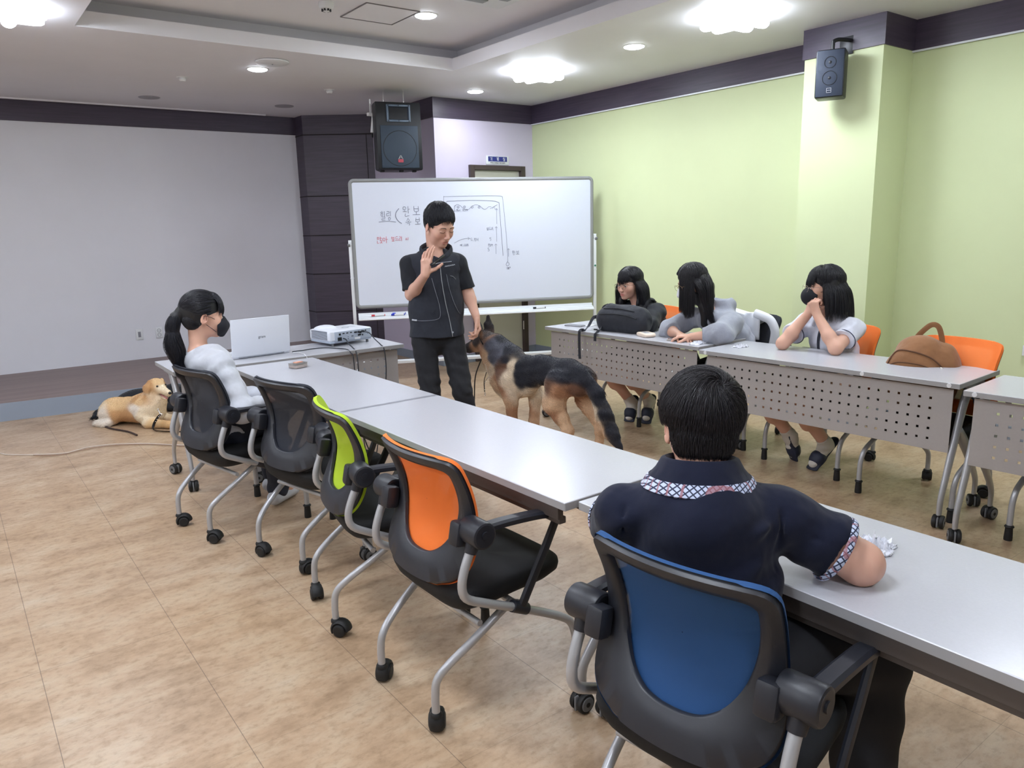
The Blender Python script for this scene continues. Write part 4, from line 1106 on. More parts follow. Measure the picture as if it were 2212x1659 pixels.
    S3 = strands(cc, rr*1.02, R, lambda v: (v[:, 0] > .45) & (v[:, 2] > .45) & (np.abs(v[:, 1]) < .62), stb, 800, 9, .0105, rng, (.002, .008), face=False, zfree=.06); P.hair_strands(S3, .0009, (24, 25, 34), 6)
    MB().tube([tie+lf*.018, tie+fw*.0+UP*.018, tie-lf*.018, tie-UP*.018], .006, 8, closed=True).build('hair_tie', M['rubber'], P.hair)
    return P
# ---- boy in navy polo, seen from behind
def build_boy():
    P = Person((1.23, .98, 0), 'seated person in a navy polo shirt with checked collar, seen from behind in the foreground')
    fw = unit((.70, .71, 0)); lf = np.cross(UP, fw)
    pe, wa, ch, nk = V3((1.265, .985, .545)), V3((1.270, 1.000, .69)), V3((1.275, 1.02, .825)), V3((1.285, 1.035, .945))
    shL, shR = V3((1.170, 1.150, .860)), V3((1.402, .915, .862))
    elR, wrR = V3((1.512, .775, .765)), V3((1.66, 1.0, .745)); elL, wrL = V3((1.30, 1.32, .745)), V3((1.50, 1.24, .750))
    kL, aL, kR, aR = V3((1.62, 1.08, .52)), V3((1.60, 1.06, .10)), V3((1.60, .78, .52)), V3((1.56, .76, .10))
    R = frame(unit((.66, .75, -.16)), (0, 0, 1), .04); hc = V3((1.318, 1.062, 1.048))
    P.head(hc, R, .95, SKIN*V3((1.0, .94, .92))); B = P.body
    B.cap(nk-UP*.03, hc+R@V3((-.035, 0, -.065)), .058, .055, .03)
    B.cap(nk-UP*.05, shR, .05, .048, .04); B.cap(nk-UP*.05, shL, .05, .048, .04)
    B.cap(ch, wa, .12, .11, .04, sq=(fw, .6)); B.cap(wa, pe, .11, .11, .04, sq=(fw, .6))
    for sh, el, wr in ((shR, elR, wrR), (shL, elL, wrL)):
        B.cap(sh, el, .050, .045, .03); m_ = el*.7+wr*.3; B.cap(el, m_, .045, .044, .02); B.cap(m_, wr, .044, .027, .02)
    legs(B, pe-lf*.08-UP*.02, kR-UP*.01, aR, pe+lf*.08-UP*.02, kL-UP*.01, aL, (.062, .048, .036), .015); foot(B, aR, aR+V3((.15, 0, -.06))); foot(B, aL, aL+V3((.15, 0, -.06)))
    hand_sdf(B, wrR, (.35, .9, .0), (0, 0, -1), (-.9, .35, 0), curl=(.35, .4, .45, .5), thumb=(.8, .5, .1), sc=1.0)
    hand_sdf(B, wrL, (.98, -.15, .0), (0, 0, -1), (-.1, -.9, 0), curl=(.35, .4, .45, .5), thumb=(.8, .5, .1), sc=1.0)
    P.build_body(.0042); P.eyes()
    nm = mat('navy_pique_cloth', srgb(23, 27, 46), .92, bump=(520, .3, .001), sheen=.12, spec=.2)
    F = SDF(); F.cap(ch+UP*.005, wa, .158, .152, .05, sq=(fw, .68)); F.cap(wa, pe+UP*.0, .152, .158, .05, sq=(fw, .74))
    F.cap(nk-UP*.068, shR, .058, .060, .045); F.cap(nk-UP*.068, shL, .058, .060, .045); F.cap(nk-UP*.04, nk+UP*.0, .066, .062, .03, cut=[(nk+UP*.018, UP)])
    F.ell(ch-fw*.02+UP*.03, (.115, .115, .11), None, .04)
    axR = unit(elR-shR); axL = unit(elL-shL); cR = shR*.30+elR*.70; cL = shL*.25+elL*.75
    F.cap(shR, elR+axR*.05, .064, .079, .035, cut=[(cR, axR)]); F.cap(shL, elL+axL*.05, .060, .070, .035, cut=[(cL, axL)])
    base = folds(.0085, [((.8, -.6, .35), 26), ((.2, .3, 1), 42), ((-.5, .6, .8), 58)], 21)
    def dp(Q):
        d = base(Q)
        # long drag fold from the left waist up to the right shoulder and the sleeve seams
        for (a, b, r, am) in (((1.115, 1.035, .745), (1.33, .850, .885), .013, -.015), ((1.12, 1.02, .68), (1.30, .855, .80), .017, -.013), ((1.17, .97, .72), (1.24, .90, .70), .012, .010), ((1.355, .868, .925), (1.345, .870, .76), .007, .012), ((1.125, 1.105, .92), (1.120, 1.115, .76), .007, .009), ((1.40, .83, .84), (1.47, .76, .80), .010, .009), ((1.38, .86, .90), (1.46, .80, .83), .009, -.008)):
            a = V3(a); b = V3(b); h = np.clip(((Q-a)@(b-a))/((b-a)@(b-a)), 0, 1); q = np.linalg.norm(Q-a-h[:, None]*(b-a), axis=1); d = d+am*np.exp(-(q/r)**2)*np.sqrt(np.clip(4*h*(1-h), 0, 1))
        return d
    shirt = P.garment('polo_shirt', F, .0042, nm, disp=dp)
    def check(name, rot=0.6):
        q = NT(name); v = q.coord('Object', (1, 1, 1), (rot, .3, .5)); s_ = q.n('ShaderNodeSeparateXYZ'); q.l(v, s_.inputs[0])
        def bars(k, f, w): a = q.math('FRACT', q.math('ADD', q.math('MULTIPLY', s_.outputs[k], f), 50.0)); return q.math('LESS_THAN', a, w)
        g = q.math('MAXIMUM', bars(0, 95, .26), bars(2, 95, .26)); c = q.mixc(g, srgb(188, 198, 222), srgb(46, 50, 74)); c = q.mixc(q.math('MULTIPLY', bars(1, 48, .16), .8), c, srgb(150, 96, 104))
        q.l(c, q.p.inputs['Base Color']); q.p.inputs['Roughness'].default_value = .85; return q.m
    ck = check('checked_trim')
    # collar: navy fold with a checked band beneath its edge
    cr = lambda rad, z, tilt: [nk+UP*(z+tilt*math.cos(t))-fw*(rad*1.0*math.cos(t))+lf*rad*1.08*math.sin(t) for t in np.linspace(-2.55, 2.55, 26)]
    prof = [(.062, .014), (.064, .040), (.070, .048), (.078, .044), (.089, .022), (.104, .003)]; bprof = [(.1035, .006), (.107, .003), (.119, -.018), (.115, -.022)]
    for nme, pr, m_ in (('collar', prof, nm), ('checked_band', bprof, ck)):
        G = [cr(r_, z_, .010) for r_, z_ in pr]; q = MB(); n_ = len(G[0]); q.add([p_ for g_ in G for p_ in g_], [(j_*n_+i_, j_*n_+i_+1, (j_+1)*n_+i_+1, (j_+1)*n_+i_) for j_ in range(len(G)-1) for i_ in range(n_-1)]); q.build(nme, m_, shirt)
    # sleeve cuffs
    for (cc_, ax_, rr_) in ((cR, axR, .0745), (cL, axL, .0665)):
        u_ = unit(np.cross(ax_, UP)); v_ = np.cross(ax_, u_); ring_ = [cc_+(u_*math.cos(t)+v_*math.sin(t))*rr_ for t in np.linspace(0, 2*PI, 40)[:-1]]
        MB().tube(ring_, .0032, 8, closed=True, flat=(ax_, 2.6)).build('sleeve_trim', ck, shirt)
    tm = mat('black_school_trousers', srgb(24, 25, 31), .85, bump=(450, .25, .001))
    F = SDF(); F.cap(pe-UP*.0, pe-UP*.02, .150, .150, .05, sq=(fw, .78)); legs(F, pe-lf*.08-UP*.01, kR, aR, pe+lf*.08-UP*.01, kL, aL, (.092, .084, .07), .03)
    P.garment('trousers', F, .006, tm, disp=folds(.006, [((.5, .2, 1), 60), ((1, -.4, .2), 50)], 4))
    F = SDF()
    for a in (aR, aL): F.cap(a-UP*.05-V3((.05, 0, 0)), a+V3((.15, 0, -.055)), .045, .040, .02)
    P.garment('shoes', F, .007, M['rubber'], zmin=.001)
    # hair with a whorl at the crown
    P.hair_base(top=.008, facecut=.0, nape=False)
    rng = np.random.default_rng(9); cc = P.w(-.012, 0, .044); rr = V3((.103, .086, .093))*P.sc; wl = V3((-.070, -.030, .066))*P.sc
    def st(Q, T, t, rnd):
        L = (Q-cc)@R; a = L-wl; d = np.linalg.norm(a, axis=1)[:, None]+1e-6; sw_ = np.cross(np.tile(unit(wl), (len(a), 1)), a/d)
        k = np.exp(-d/.035)
        return (a/d+sw_*(.25+1.1*k))@R.T*(1.0-.35*t)-UP*(.12+1.25*np.clip(d/.10, 0, 1))*(.4+.9*t)+rnd*.35
    mk_ = lambda v: ~((v[:, 0] > .42) & (v[:, 2] < .35)) & (v[:, 2] > -.86) & ~((np.abs(v[:, 1]) > .62) & (v[:, 2] < -.30) & (v[:, 0] > -.1))
    N = 15000; S1 = strands(cc, rr, R, mk_, st, N, 9, rng.uniform(.0045, .0078, N), rng, (.001, .011), face=False, zfree=-.2)
    S1 = ear_clear(S1, P.c, R)
    P.hair_strands(S1, .00055, (30, 27, 32), 3)
    cn = P.w(-.046, 0, .000); S2 = strands(cn, V3((.064, .072, .082))*P.sc, R, lambda v: (v[:, 2] < .25) & (v[:, 2] > -.88) & (v[:, 0] < .15), lambda Q, T, t, rnd: np.tile(-UP, (len(Q), 1))+(cn-Q)*1.5+rnd*.35, 5200, 6, rng.uniform(.003, .0062, 5200), rng, (.001, .007), face=False, zfree=-.3); S2 = ear_clear(S2, P.c, R, x0=-.03); P.hair_strands(S2, .00055, (28, 26, 31), 4)
    return P
# ---- three girls at the far row
def spectacles(P, col=(150, 140, 132)):
    m_ = mat('thin_metal_glasses_frame', srgb(*col), .25, metal=.8); w = P.w; g = MB()
    for s_ in (-1, 1):
        ring_ = [w(.1125-.004*abs(math.cos(t))*(1 if math.cos(t)*s_ > 0 else 0), s_*(.035+.0225*math.cos(t)*s_*s_)+0, -.006+.0195*math.sin(t)) for t in np.linspace(0, 2*PI, 25)[:-1]]
        g.tube(ring_, .0010, 6, closed=True)
        g.tube(catmull([w(.109, s_*.057, .001), w(.07, s_*.072, .002), w(.01, s_*.083, .002), w(-.012, s_*.084, -.012)], 4), .0010, 6)
    g.tube(catmull([w(.113, -.0125, -.001), w(.115, 0, .002), w(.113, .0125, -.001)], 3), .0010, 6)
    return P.put(g.build('glasses', m_), P.b)
def seated_legs(P, pe, kR, aR, tR, kL, aL, tL, skirt, sock=True):
    B = P.body; fw = unit((-1, 0, 0))
    for h, k, a, t in ((pe+V3((0, .08, 0)), kR, aR, tR), (pe-V3((0, .08, 0)), kL, aL, tL)):
        B.cap(h, k, .075, .055, .03); B.cap(k, a, .052, .034, .02); m_ = V3(k)*.65+V3(a)*.35; B.ell(m_+V3((.012, 0, 0)), (.048, .046, .10), None, .04); foot(B, a, t, .033)
def socks_sandals(P, items):
    so = mat('white_ankle_sock', srgb(206, 200, 192), .9, bump=(300, .3, .001))
    for k, a, t in items:
        F = SDF(); k = V3(k); a = V3(a); t = V3(t); up_ = unit(k-a)
        F.cap(a+up_*.07, a, .041, .041, .02, cut=[(a+up_*.065, up_)]); foot(F, a, t, .0385); P.garment('sock', F, .0045, so, disp=folds(.0015, [((0, 0, 1), 160)], 2))
        slide_sandal(P, a, t)
def build_girl1():
    P = Person((4.36, 4.06, 0), 'seated person in a black jacket with round glasses and long hair, behind the black backpack')
    fw = unit((-1, .08, 0)); lf = np.cross(UP, fw)
    pe, wa, ch, nk = V3((4.40, 4.06, .53)), V3((4.39, 4.05, .65)), V3((4.335, 4.05, .775)), V3((4.275, 4.06, .885))
    shR, shL = V3((4.30, 4.225, .835)), V3((4.275, 3.885, .835))
    elR, wrR = V3((4.12, 4.27, .765)), V3((4.07, 4.08, .755)); elL, wrL = V3((4.10, 3.80, .765)), V3((4.07, 3.98, .755))
    kR, aR, tR = V3((3.96, 4.16, .47)), V3((4.16, 4.02, .13)), V3((4.10, 3.99, .035))
    kL, aL, tL = V3((3.96, 3.96, .48)), V3((4.25, 3.92, .15)), V3((4.16, 3.87, .04))
    R = frame(unit((-.985, -.06, -.12)), (0, 0, 1), -.03); hc = V3((4.195, 4.090, 1.050))
    P.head(hc, R, .98, SKIN*V3((1.02, .98, .97))); B = P.body
    B.cap(nk-UP*.03, hc+R@V3((-.035, 0, -.065)), .048, .046, .03); B.cap(nk-UP*.05, shR, .045, .042, .04); B.cap(nk-UP*.05, shL, .045, .042, .04)
    B.cap(ch, wa, .115, .105, .05, sq=(fw, .7)); B.cap(wa, pe, .105, .125, .05, sq=(fw, .8))
    for sh, el, wr in ((shR, elR, wrR), (shL, elL, wrL)): B.cap(sh, el, .04, .035, .03); B.cap(el, wr, .035, .024, .02)
    hand_sdf(B, wrR, (-.3, -.9, 0), (0, 0, -1), (-.9, .2, 0), sc=.9); hand_sdf(B, wrL, (-.3, .9, 0), (0, 0, -1), (-.9, -.2, 0), sc=.9)
    seated_legs(P, pe, kR, aR, tR, kL, aL, tL, None); P.build_body(.0042); P.eyes(look=.001); spectacles(P)
    jm = mat('black_jacket_cloth', srgb(24, 27, 36), .75, bump=(260, .2, .001), sheen=.06)
    F = SDF(); F.cap(ch, wa, .150, .150, .06, sq=(fw, .80)); F.cap(wa, pe, .150, .158, .05, sq=(fw, .84)); F.cap(nk-UP*.06, shR, .058, .064, .05); F.cap(nk-UP*.06, shL, .058, .064, .05)
    for sh, el, wr in ((shR, elR, wrR), (shL, elL, wrL)): F.cap(sh, el, .064, .062, .04); F.cap(el, wr, .062, .045, .03, cut=[(wr, wr-el)])
    F.cap(nk+V3((.06, -.05, .005)), nk+V3((.06, .05, .005)), .036, .036, .03); F.ell(nk+fw*.05+UP*.02, (.055, .055, .06), None, .02, None, '-')
    jk = P.garment('jacket', F, .005, jm, disp=folds(.008, [((.35, .5, 1), 46), ((1, .2, .5), 60), ((-.3, .6, 1), 75)], 31))
    F = SDF(); F.cap(nk+fw*.045-UP*.03, nk+fw*.075-UP*.07, .034, .03, .02); P.garment('collar', F, .004, mat('patterned_collar', srgb(170, 170, 182), .8, var=.5, vscale=120))
    sk = mat('dark_school_skirt', srgb(40, 42, 52), .85, var=.2, vscale=40); F = SDF()
    for k in (kR, kL): F.cap(pe+V3((0, (k[1]-4.06)*.8, -.01)), V3(k)+V3((.10, 0, 0)), .10, .085, .05)
    F.cap(pe, pe-UP*.03, .155, .16, .05); P.garment('skirt', F, .006, sk)
    socks_sandals(P, ((kR, aR, tR), (kL, aL, tL)))
    w = P.w
    def ex(F):
        for s_ in (-1, 1): F.chain([w(-.02, s_*.078, .03), w(-.015, s_*.088, -.06), w(.0, s_*.088, -.15), w(.025, s_*.078, -.235)], [.022, .026, .026, .015], .02, sq=(R[:, 1], .62))
        F.chain([w(-.07, 0, .0), w(-.085, 0, -.10), w(-.09, 0, -.19)], [.07, .062, .05], .03, sq=(R[:, 0], .55))
    P.hair_base(ex, top=.004, facecut=.014, earcut=False)
    rng = np.random.default_rng(15); cc = w(-.014, 0, .044); rr = V3((.100, .083, .086))*P.sc
    body = [(shR, nk, .07, .07), (shL, nk, .07, .07), (ch, wa, .14, .14)]
    def st(Q, T, t, rnd):
        L = (Q-cc)@R; a = np.stack([-.15+0*L[:, 0], np.sign(L[:, 1]), 0*L[:, 2]], 1)
        return (a@R.T)*max(0, .9-3*t)-UP*(.4+1.5*t)+rnd*.10
    mk_ = lambda v: (v[:, 2] > -.45) & ~((v[:, 0] > .62) & (v[:, 2] < .45))
    P.hair_strands(strands(cc, rr, R, mk_, st, 4200, 22, .0165, rng, (.001, .008), body), .0009, (24, 24, 31), 3)
    bang = lambda Q, T, t, rnd: np.tile(R@V3((.75-1.2*t, 0, -1)), (len(Q), 1))+rnd*.28
    P.hair_strands(strands(cc, rr*1.01, R, lambda v: (v[:, 0] > .5) & (v[:, 2] > .45) & (np.abs(v[:, 1]) < .55), bang, 700, 9, .0112, rng, (.002, .008), face=False, zfree=.06), .0009, (24, 24, 31), 6)
    return P
def build_girl2():
    P = Person((4.36, 3.24, 0), 'seated person in a grey hoodie bowing her head, long dark hair over a white mask')
    fw = unit((-.97, .24, 0)); lf = np.cross(UP, fw)
    pe, wa, ch, nk = V3((4.38, 3.24, .53)), V3((4.36, 3.25, .65)), V3((4.27, 3.28, .79)), V3((4.185, 3.34, .925))
    shR, shL = V3((4.22, 3.49, .84)), V3((4.19, 3.14, .835))
    elR, wrR = V3((4.02, 3.54, .765)), V3((3.945, 3.385, .753)); elL, wrL = V3((4.00, 3.10, .775)), V3((3.93, 3.26, .753))
    kR, aR, tR = V3((3.96, 3.34, .47)), V3((4.20, 3.30, .13)), V3((4.12, 3.28, .035)); kL, aL, tL = V3((3.96, 3.14, .47)), V3((4.20, 3.12, .13)), V3((4.12, 3.12, .035))
    R = frame(unit((-.86, .40, -.34)), (0, 0, 1), .05); hc = V3((4.090, 3.400, 1.100))
    P.head(hc, R, .98, SKIN*V3((1.0, .95, .92))); B = P.body
    B.cap(nk-UP*.03, hc+R@V3((-.035, 0, -.065)), .048, .046, .03); B.cap(nk-UP*.085, shR-UP*.02, .034, .034, .02); B.cap(nk-UP*.085, shL-UP*.02, .034, .034, .02); B.cap(nk-UP*.03, ch, .044, .06, .03)
    B.cap(ch, wa, .115, .105, .05, sq=(fw, .7)); B.cap(wa, pe, .105, .125, .05, sq=(fw, .8))
    for sh, el, wr in ((shR, elR, wrR), (shL, elL, wrL)): B.cap(sh, el, .04, .036, .03); m_ = el*.6+wr*.4; B.cap(el, m_, .036, .035, .02); B.cap(m_, wr, .035, .025, .02)
    hand_sdf(B, wrR, (-.15, -.98, -.02), (0.1, 0, -1), (-.9, .2, .1), curl=(.3, .35, .4, .45), sc=.92); hand_sdf(B, wrL, (-.5, .8, 0), (0, 0, -1), (-.8, -.4, 0), curl=(.4, .45, .5, .5), sc=.92)
    seated_legs(P, pe, kR, aR, tR, kL, aL, tL, None); P.build_body(.0042); P.eyes(); spectacles(P, (170, 140, 110))
    hm = mat('grey_marl_hoodie', srgb(152, 156, 168), .92, bump=(300, .35, .001), var=.06, vscale=140, sheen=.3)
    F = SDF(); F.cap(ch, wa, .145, .155, .05, sq=(fw, .78)); F.cap(wa, pe, .155, .165, .05, sq=(fw, .82)); F.cap(nk-UP*.075, shR-UP*.015, .054, .060, .045); F.cap(nk-UP*.075, shL-UP*.015, .054, .060, .045)
    F.cap(shL, elL+V3((.02, 0, -.0)), .075, .085, .04); F.cap(elL, elL*.55+wrL*.45, .078, .05, .03, cut=[(elL*.45+wrL*.55, wrL-elL)])
    F.cap(shR, elR, .070, .066, .04); F.cap(elR, elR*.5+wrR*.5, .062, .055, .03, cut=[(elR*.62+wrR*.38, wrR-elR)])
    # hood lying on the back
    F.ell(nk+V3((.105, -.04, .005)), (.080, .095, .070), None, .03); F.ell(nk+V3((.095, -.035, .065)), (.058, .070, .045), None, .010, None, '-')
    P.garment('hoodie', F, .005, hm, disp=folds(.009, [((.35, .5, 1), 40), ((1, .2, .5), 52), ((-.3, .6, 1), 65)], 35), cuts=None)
    tm = mat('dark_trousers', srgb(36, 38, 46), .85); F = SDF(); F.cap(pe, pe-UP*.03, .155, .16, .05); legs(F, pe+V3((0, .08, -.02)), kR, aR, pe-V3((0, .08, .02)), kL, aL, (.09, .075, .06), .03); P.garment('trousers', F, .006, tm)
    socks_sandals(P, ((kR, aR, tR), (kL, aL, tL)))
    w = P.w; wm = mat('white_mask_cloth', srgb(222, 224, 230), .8)
    F = SDF(); F.ell(w(.060, 0, -.055), V3((.064, .064, .056))*P.sc, R, .01); F.cap(w(.09, 0, -.03), w(.125, 0, -.055), .02, .012, .03)
    mk = P.garment('face_mask', F, .004, wm, cuts=[(w(.045, 0, 0), R@V3((-1, 0, -.15)))])
    MB().tube(catmull([w(.055, .058, -.03), w(.02, .076, -.012), w(-.008, .084, .004)], 5), .0012, 6).build('ear_loop', wm, mk)
    def ex(F):
        F.chain([w(.02, .072, .05), w(.040, .076, -.05), w(.040, .070, -.13), w(.02, .055, -.22)], [.018, .018, .016, .010], .02, sq=(R[:, 1], .5))
        F.chain([w(-.04, .078, .0), w(-.035, .080, -.10), w(-.01, .07, -.20), w(.03, .05, -.30)], [.035, .042, .045, .03], .02, sq=(R[:, 1], .6))
        F.chain([w(.0, -.078, .03), w(.03, -.078, -.08), w(.06, -.06, -.20)], [.025, .025, .015], .02, sq=(R[:, 1], .6))
        F.chain([w(-.06, 0, .0), w(-.085, .03, -.07), w(-.080, .055, -.14)], [.055, .036, .018], .03)
    P.hair_base(ex, top=.004, facecut=.020, earcut=True)
    rng = np.random.default_rng(17); cc = w(-.014, 0, .044); rr = V3((.100, .083, .086))*P.sc; body = [(shR, nk, .075, .07), (shL, nk, .075, .07), (ch, wa, .15, .15)]
    def st(Q, T, t, rnd):
        L = (Q-cc)@R; a = np.stack([.25*np.sign(L[:, 0]+.02), np.sign(L[:, 1])*1.0, 0*L[:, 2]], 1)
        return (a@R.T)*max(0, .9-3*t)-UP*(.4+1.5*t)+rnd*.12
    P.hair_strands(strands(cc, rr, R, lambda v: (v[:, 2] > -.4) & ~((v[:, 0] > .45) & (v[:, 2] < .45)), st, 5200, 22, .0170, rng, (.001, .009), body), .0009, (26, 25, 31), 3)
    fall = lambda Q, T, t, rnd: np.tile(R@V3((.10-.3*t, .12, 0)), (len(Q), 1))*max(0, 1-1.5*t)-UP*(.5+1.5*t)+rnd*.07
    P.hair_strands(strands(cc, rr*1.02, R, lambda v: (v[:, 0] > .10) & (v[:, 0] < .62) & (v[:, 2] > .20) & (v[:, 1] > .15), fall, 1500, 20, .0155, rng, (.002, .010), face=False, zfree=.04), .0009, (25, 24, 30), 9)
    return P
def build_girl3():
    P = Person((4.34, 2.50, 0), 'seated person with bobbed hair, black mask and white shirt, chin propped on her hands')
    fw = unit((-.96, .20, 0)); lf = np.cross(UP, fw)
    pe, wa, ch, nk = V3((4.40, 2.50, .53)), V3((4.385, 2.50, .65)), V3((4.33, 2.51, .79)), V3((4.310, 2.525, .925))
    shR, shL = V3((4.335, 2.685, .855)), V3((4.305, 2.355, .850))
    elR, wrR = V3((4.06, 2.665, .758)), V3((4.180, 2.580, .935)); elL, wrL = V3((4.10, 2.345, .758)), V3((4.155, 2.505, .935))
    kR, aR, tR = V3((3.92, 2.72, .47)), V3((4.14, 2.63, .16)), V3((4.175, 2.615, .035)); kL, aL, tL = V3((3.92, 2.48, .47)), V3((4.20, 2.42, .14)), V3((4.10, 2.44, .035))
    R = frame(unit((-.72, .69, -.02)), (0, 0, 1), .0); hc = V3((4.285, 2.550, 1.092))
    P.head(hc, R, .98, SKIN*V3((1.0, .95, .92))); B = P.body
    B.cap(nk-UP*.03, hc+R@V3((-.035, 0, -.065)), .048, .046, .03); B.cap(nk-UP*.05, shR, .045, .042, .04); B.cap(nk-UP*.05, shL, .045, .042, .04)
    B.cap(ch, wa, .115, .105, .05, sq=(fw, .7)); B.cap(wa, pe, .105, .125, .05, sq=(fw, .8))
    for sh, el, wr in ((shR, elR, wrR), (shL, elL, wrL)): B.cap(sh, el, .042, .037, .03); m_ = el*.65+wr*.35; B.cap(el, m_, .037, .037, .02); B.cap(m_, wr, .037, .026, .02)
    hand_sdf(B, wrR, (.10, -.25, .95), (.9, .3, 0), (-.2, -.9, .2), curl=(1.0, 1.1, 1.15, 1.2), thumb=(.5, .6, .5), sc=.92); hand_sdf(B, wrL, (-.05, .35, .9), (.85, -.1, .1), (.1, .9, .2), curl=(1.1, 1.15, 1.2, 1.2), thumb=(.5, .6, .5), sc=.92)
    seated_legs(P, pe, kR, aR, tR, kL, aL, tL, None); P.build_body(.0042); P.eyes(); spectacles(P, (200, 180, 170))
    sm = mat('white_school_shirt', srgb(214, 217, 230), .85, bump=(420, .2, .001), sheen=.1)
    F = SDF(); F.cap(ch, wa, .142, .140, .06, sq=(fw, .80)); F.cap(wa, pe, .140, .152, .05, sq=(fw, .84)); F.cap(nk-UP*.055, shR, .056, .060, .05); F.cap(nk-UP*.055, shL, .056, .060, .05)
    rings_ = []
    for sh, el in ((shR, elR), (shL, elL)):
        ax = unit(el-sh); c_ = sh*.42+el*.58; F.cap(sh, el+ax*.05, .060, .072, .03, cut=[(c_, ax)]); rings_.append((c_-ax*.004, ax, .066))
    F.ell(nk+UP*.03+fw*.045, (.050, .050, .06), None, .012, None, '-')
    sh_ = P.garment('shirt', F, .0045, sm, disp=folds(.006, [((.35, .5, 1), 46), ((1, .2, .5), 60), ((-.3, .6, 1), 80)], 41))
    nv = mat('navy_piping', srgb(52, 56, 84), .8)
    for (c_, ax, rr_) in rings_:
        u_ = unit(np.cross(ax, UP)); v_ = np.cross(ax, u_); MB().tube([c_-ax*.008+(u_*math.cos(t)+v_*math.sin(t))*rr_ for t in np.linspace(0, 2*PI, 33)[:-1]], .0025, 6, closed=True).build('sleeve_piping', nv, sh_)
    pl = on_surface(sh_, catmull([ch+lf*.02+UP*.085, ch+lf*.012+UP*.02, wa+lf*.0+UP*.05, wa+lf*.015-UP*.02], 5), -fw)
    MB().tube(pl, .011, 8, flat=(fw, .25)).build('printed_placket', mat('dark_printed_ribbon', srgb(44, 46, 58), .8, var=.5, vscale=200), sh_)
    bt = on_surface(sh_, [wa+lf*.002+UP*.055], -fw); MB().ell(bt[0]+fw*.004, (.005, .005, .005), None, 12, 8).build('button', M['white'], sh_)
    F = SDF(); F.cap(nk+fw*.02+lf*.06-UP*.005, nk+fw*.085+lf*.035-UP*.06, .018, .012, .01); F.cap(nk+fw*.02-lf*.06-UP*.005, nk+fw*.085-lf*.03-UP*.06, .018, .012, .01); P.garment('collar', F, .0035, sm)
    sk = mat('grey_school_skirt', srgb(70, 72, 84), .85, var=.15, vscale=40); F = SDF()
    for k in (kR, kL): F.cap(pe+V3((0, (k[1]-2.5)*.7, -.01)), V3(k)+V3((.12, 0, 0)), .10, .085, .05)
    F.cap(pe, pe-UP*.03, .155, .16, .05); P.garment('skirt', F, .006, sk)
    socks_sandals(P, ((kR, aR, tR), (kL, aL, tL)))
    w = P.w; mm = mat('black_mask_fabric', srgb(22, 24, 32), .85)
    F = SDF(); F.ell(w(.064, 0, -.055), V3((.072, .068, .064))*P.sc, R, .01)
    mk = P.garment('face_mask', F, .004, mm, cuts=[(w(.040, 0, 0), R@V3((-1, 0, -.25)))])
    for s_ in (-1, 1):
        MB().tube(catmull([w(.045, s_*.060, -.03), w(.02, s_*.074, -.02), w(-.006, s_*.084, .0)], 5), .0015, 6).build('ear_loop', mm, mk)
        MB().tube(catmull([w(.045, s_*.056, -.09), w(.02, s_*.068, -.07), w(-.002, s_*.080, -.04)], 5), .0015, 6).build('ear_loop', mm, mk)
    def ex(F):
        for s_ in (-1, 1): F.chain([w(-.03, s_*.080, .03), w(-.03, s_*.090, -.05), w(-.03, s_*.095, -.125)], [.03, .034, .030], .02, sq=(R[:, 1], .6))
        F.chain([w(-.07, 0, .0), w(-.085, 0, -.06), w(-.090, 0, -.12)], [.07, .075, .07], .03, sq=(R[:, 0], .6))
    P.hair_base(ex, top=.008, facecut=.006, earcut=False, disp=None)
    rng = np.random.default_rng(19); cc = w(-.014, 0, .046); rr = V3((.103, .086, .090))*P.sc
    def st(Q, T, t, rnd):
        L = (Q-cc)@R; a = L*V3((1, 1, 0)); a[:, 0] -= .02
        return (a@R.T)/(.001+np.linalg.norm(a, axis=1)[:, None])*max(.12, .9-2.2*t)-UP*(.45+1.5*t)+rnd*.07
    mk_ = lambda v: (v[:, 2] > -.45) & ~((v[:, 0] > .62) & (v[:, 2] < .45))
    P.hair_strands(strands(cc, rr, R, mk_, st, 5200, 15, .0165, rng, (.001, .009)), .0009, (24, 24, 30), 3)
    bang = lambda Q, T, t, rnd: np.tile(R@V3((.65-1.0*t, 0, -1)), (len(Q), 1))+rnd*.22
    P.hair_strands(strands(cc, rr*1.01, R, lambda v: (v[:, 0] > .5) & (v[:, 2] > .4) & (np.abs(v[:, 1]) < .6), bang, 900, 9, .0112, rng, (.002, .008), face=False, zfree=.06), .0009, (24, 24, 30), 6)
    return P
PEOPLE = {}
for nm_, fn_ in (('man', build_man), ('woman', build_woman), ('boy', build_boy), ('girl1', build_girl1), ('girl2', build_girl2), ('girl3', build_girl3)):
    PEOPLE[nm_] = fn_()
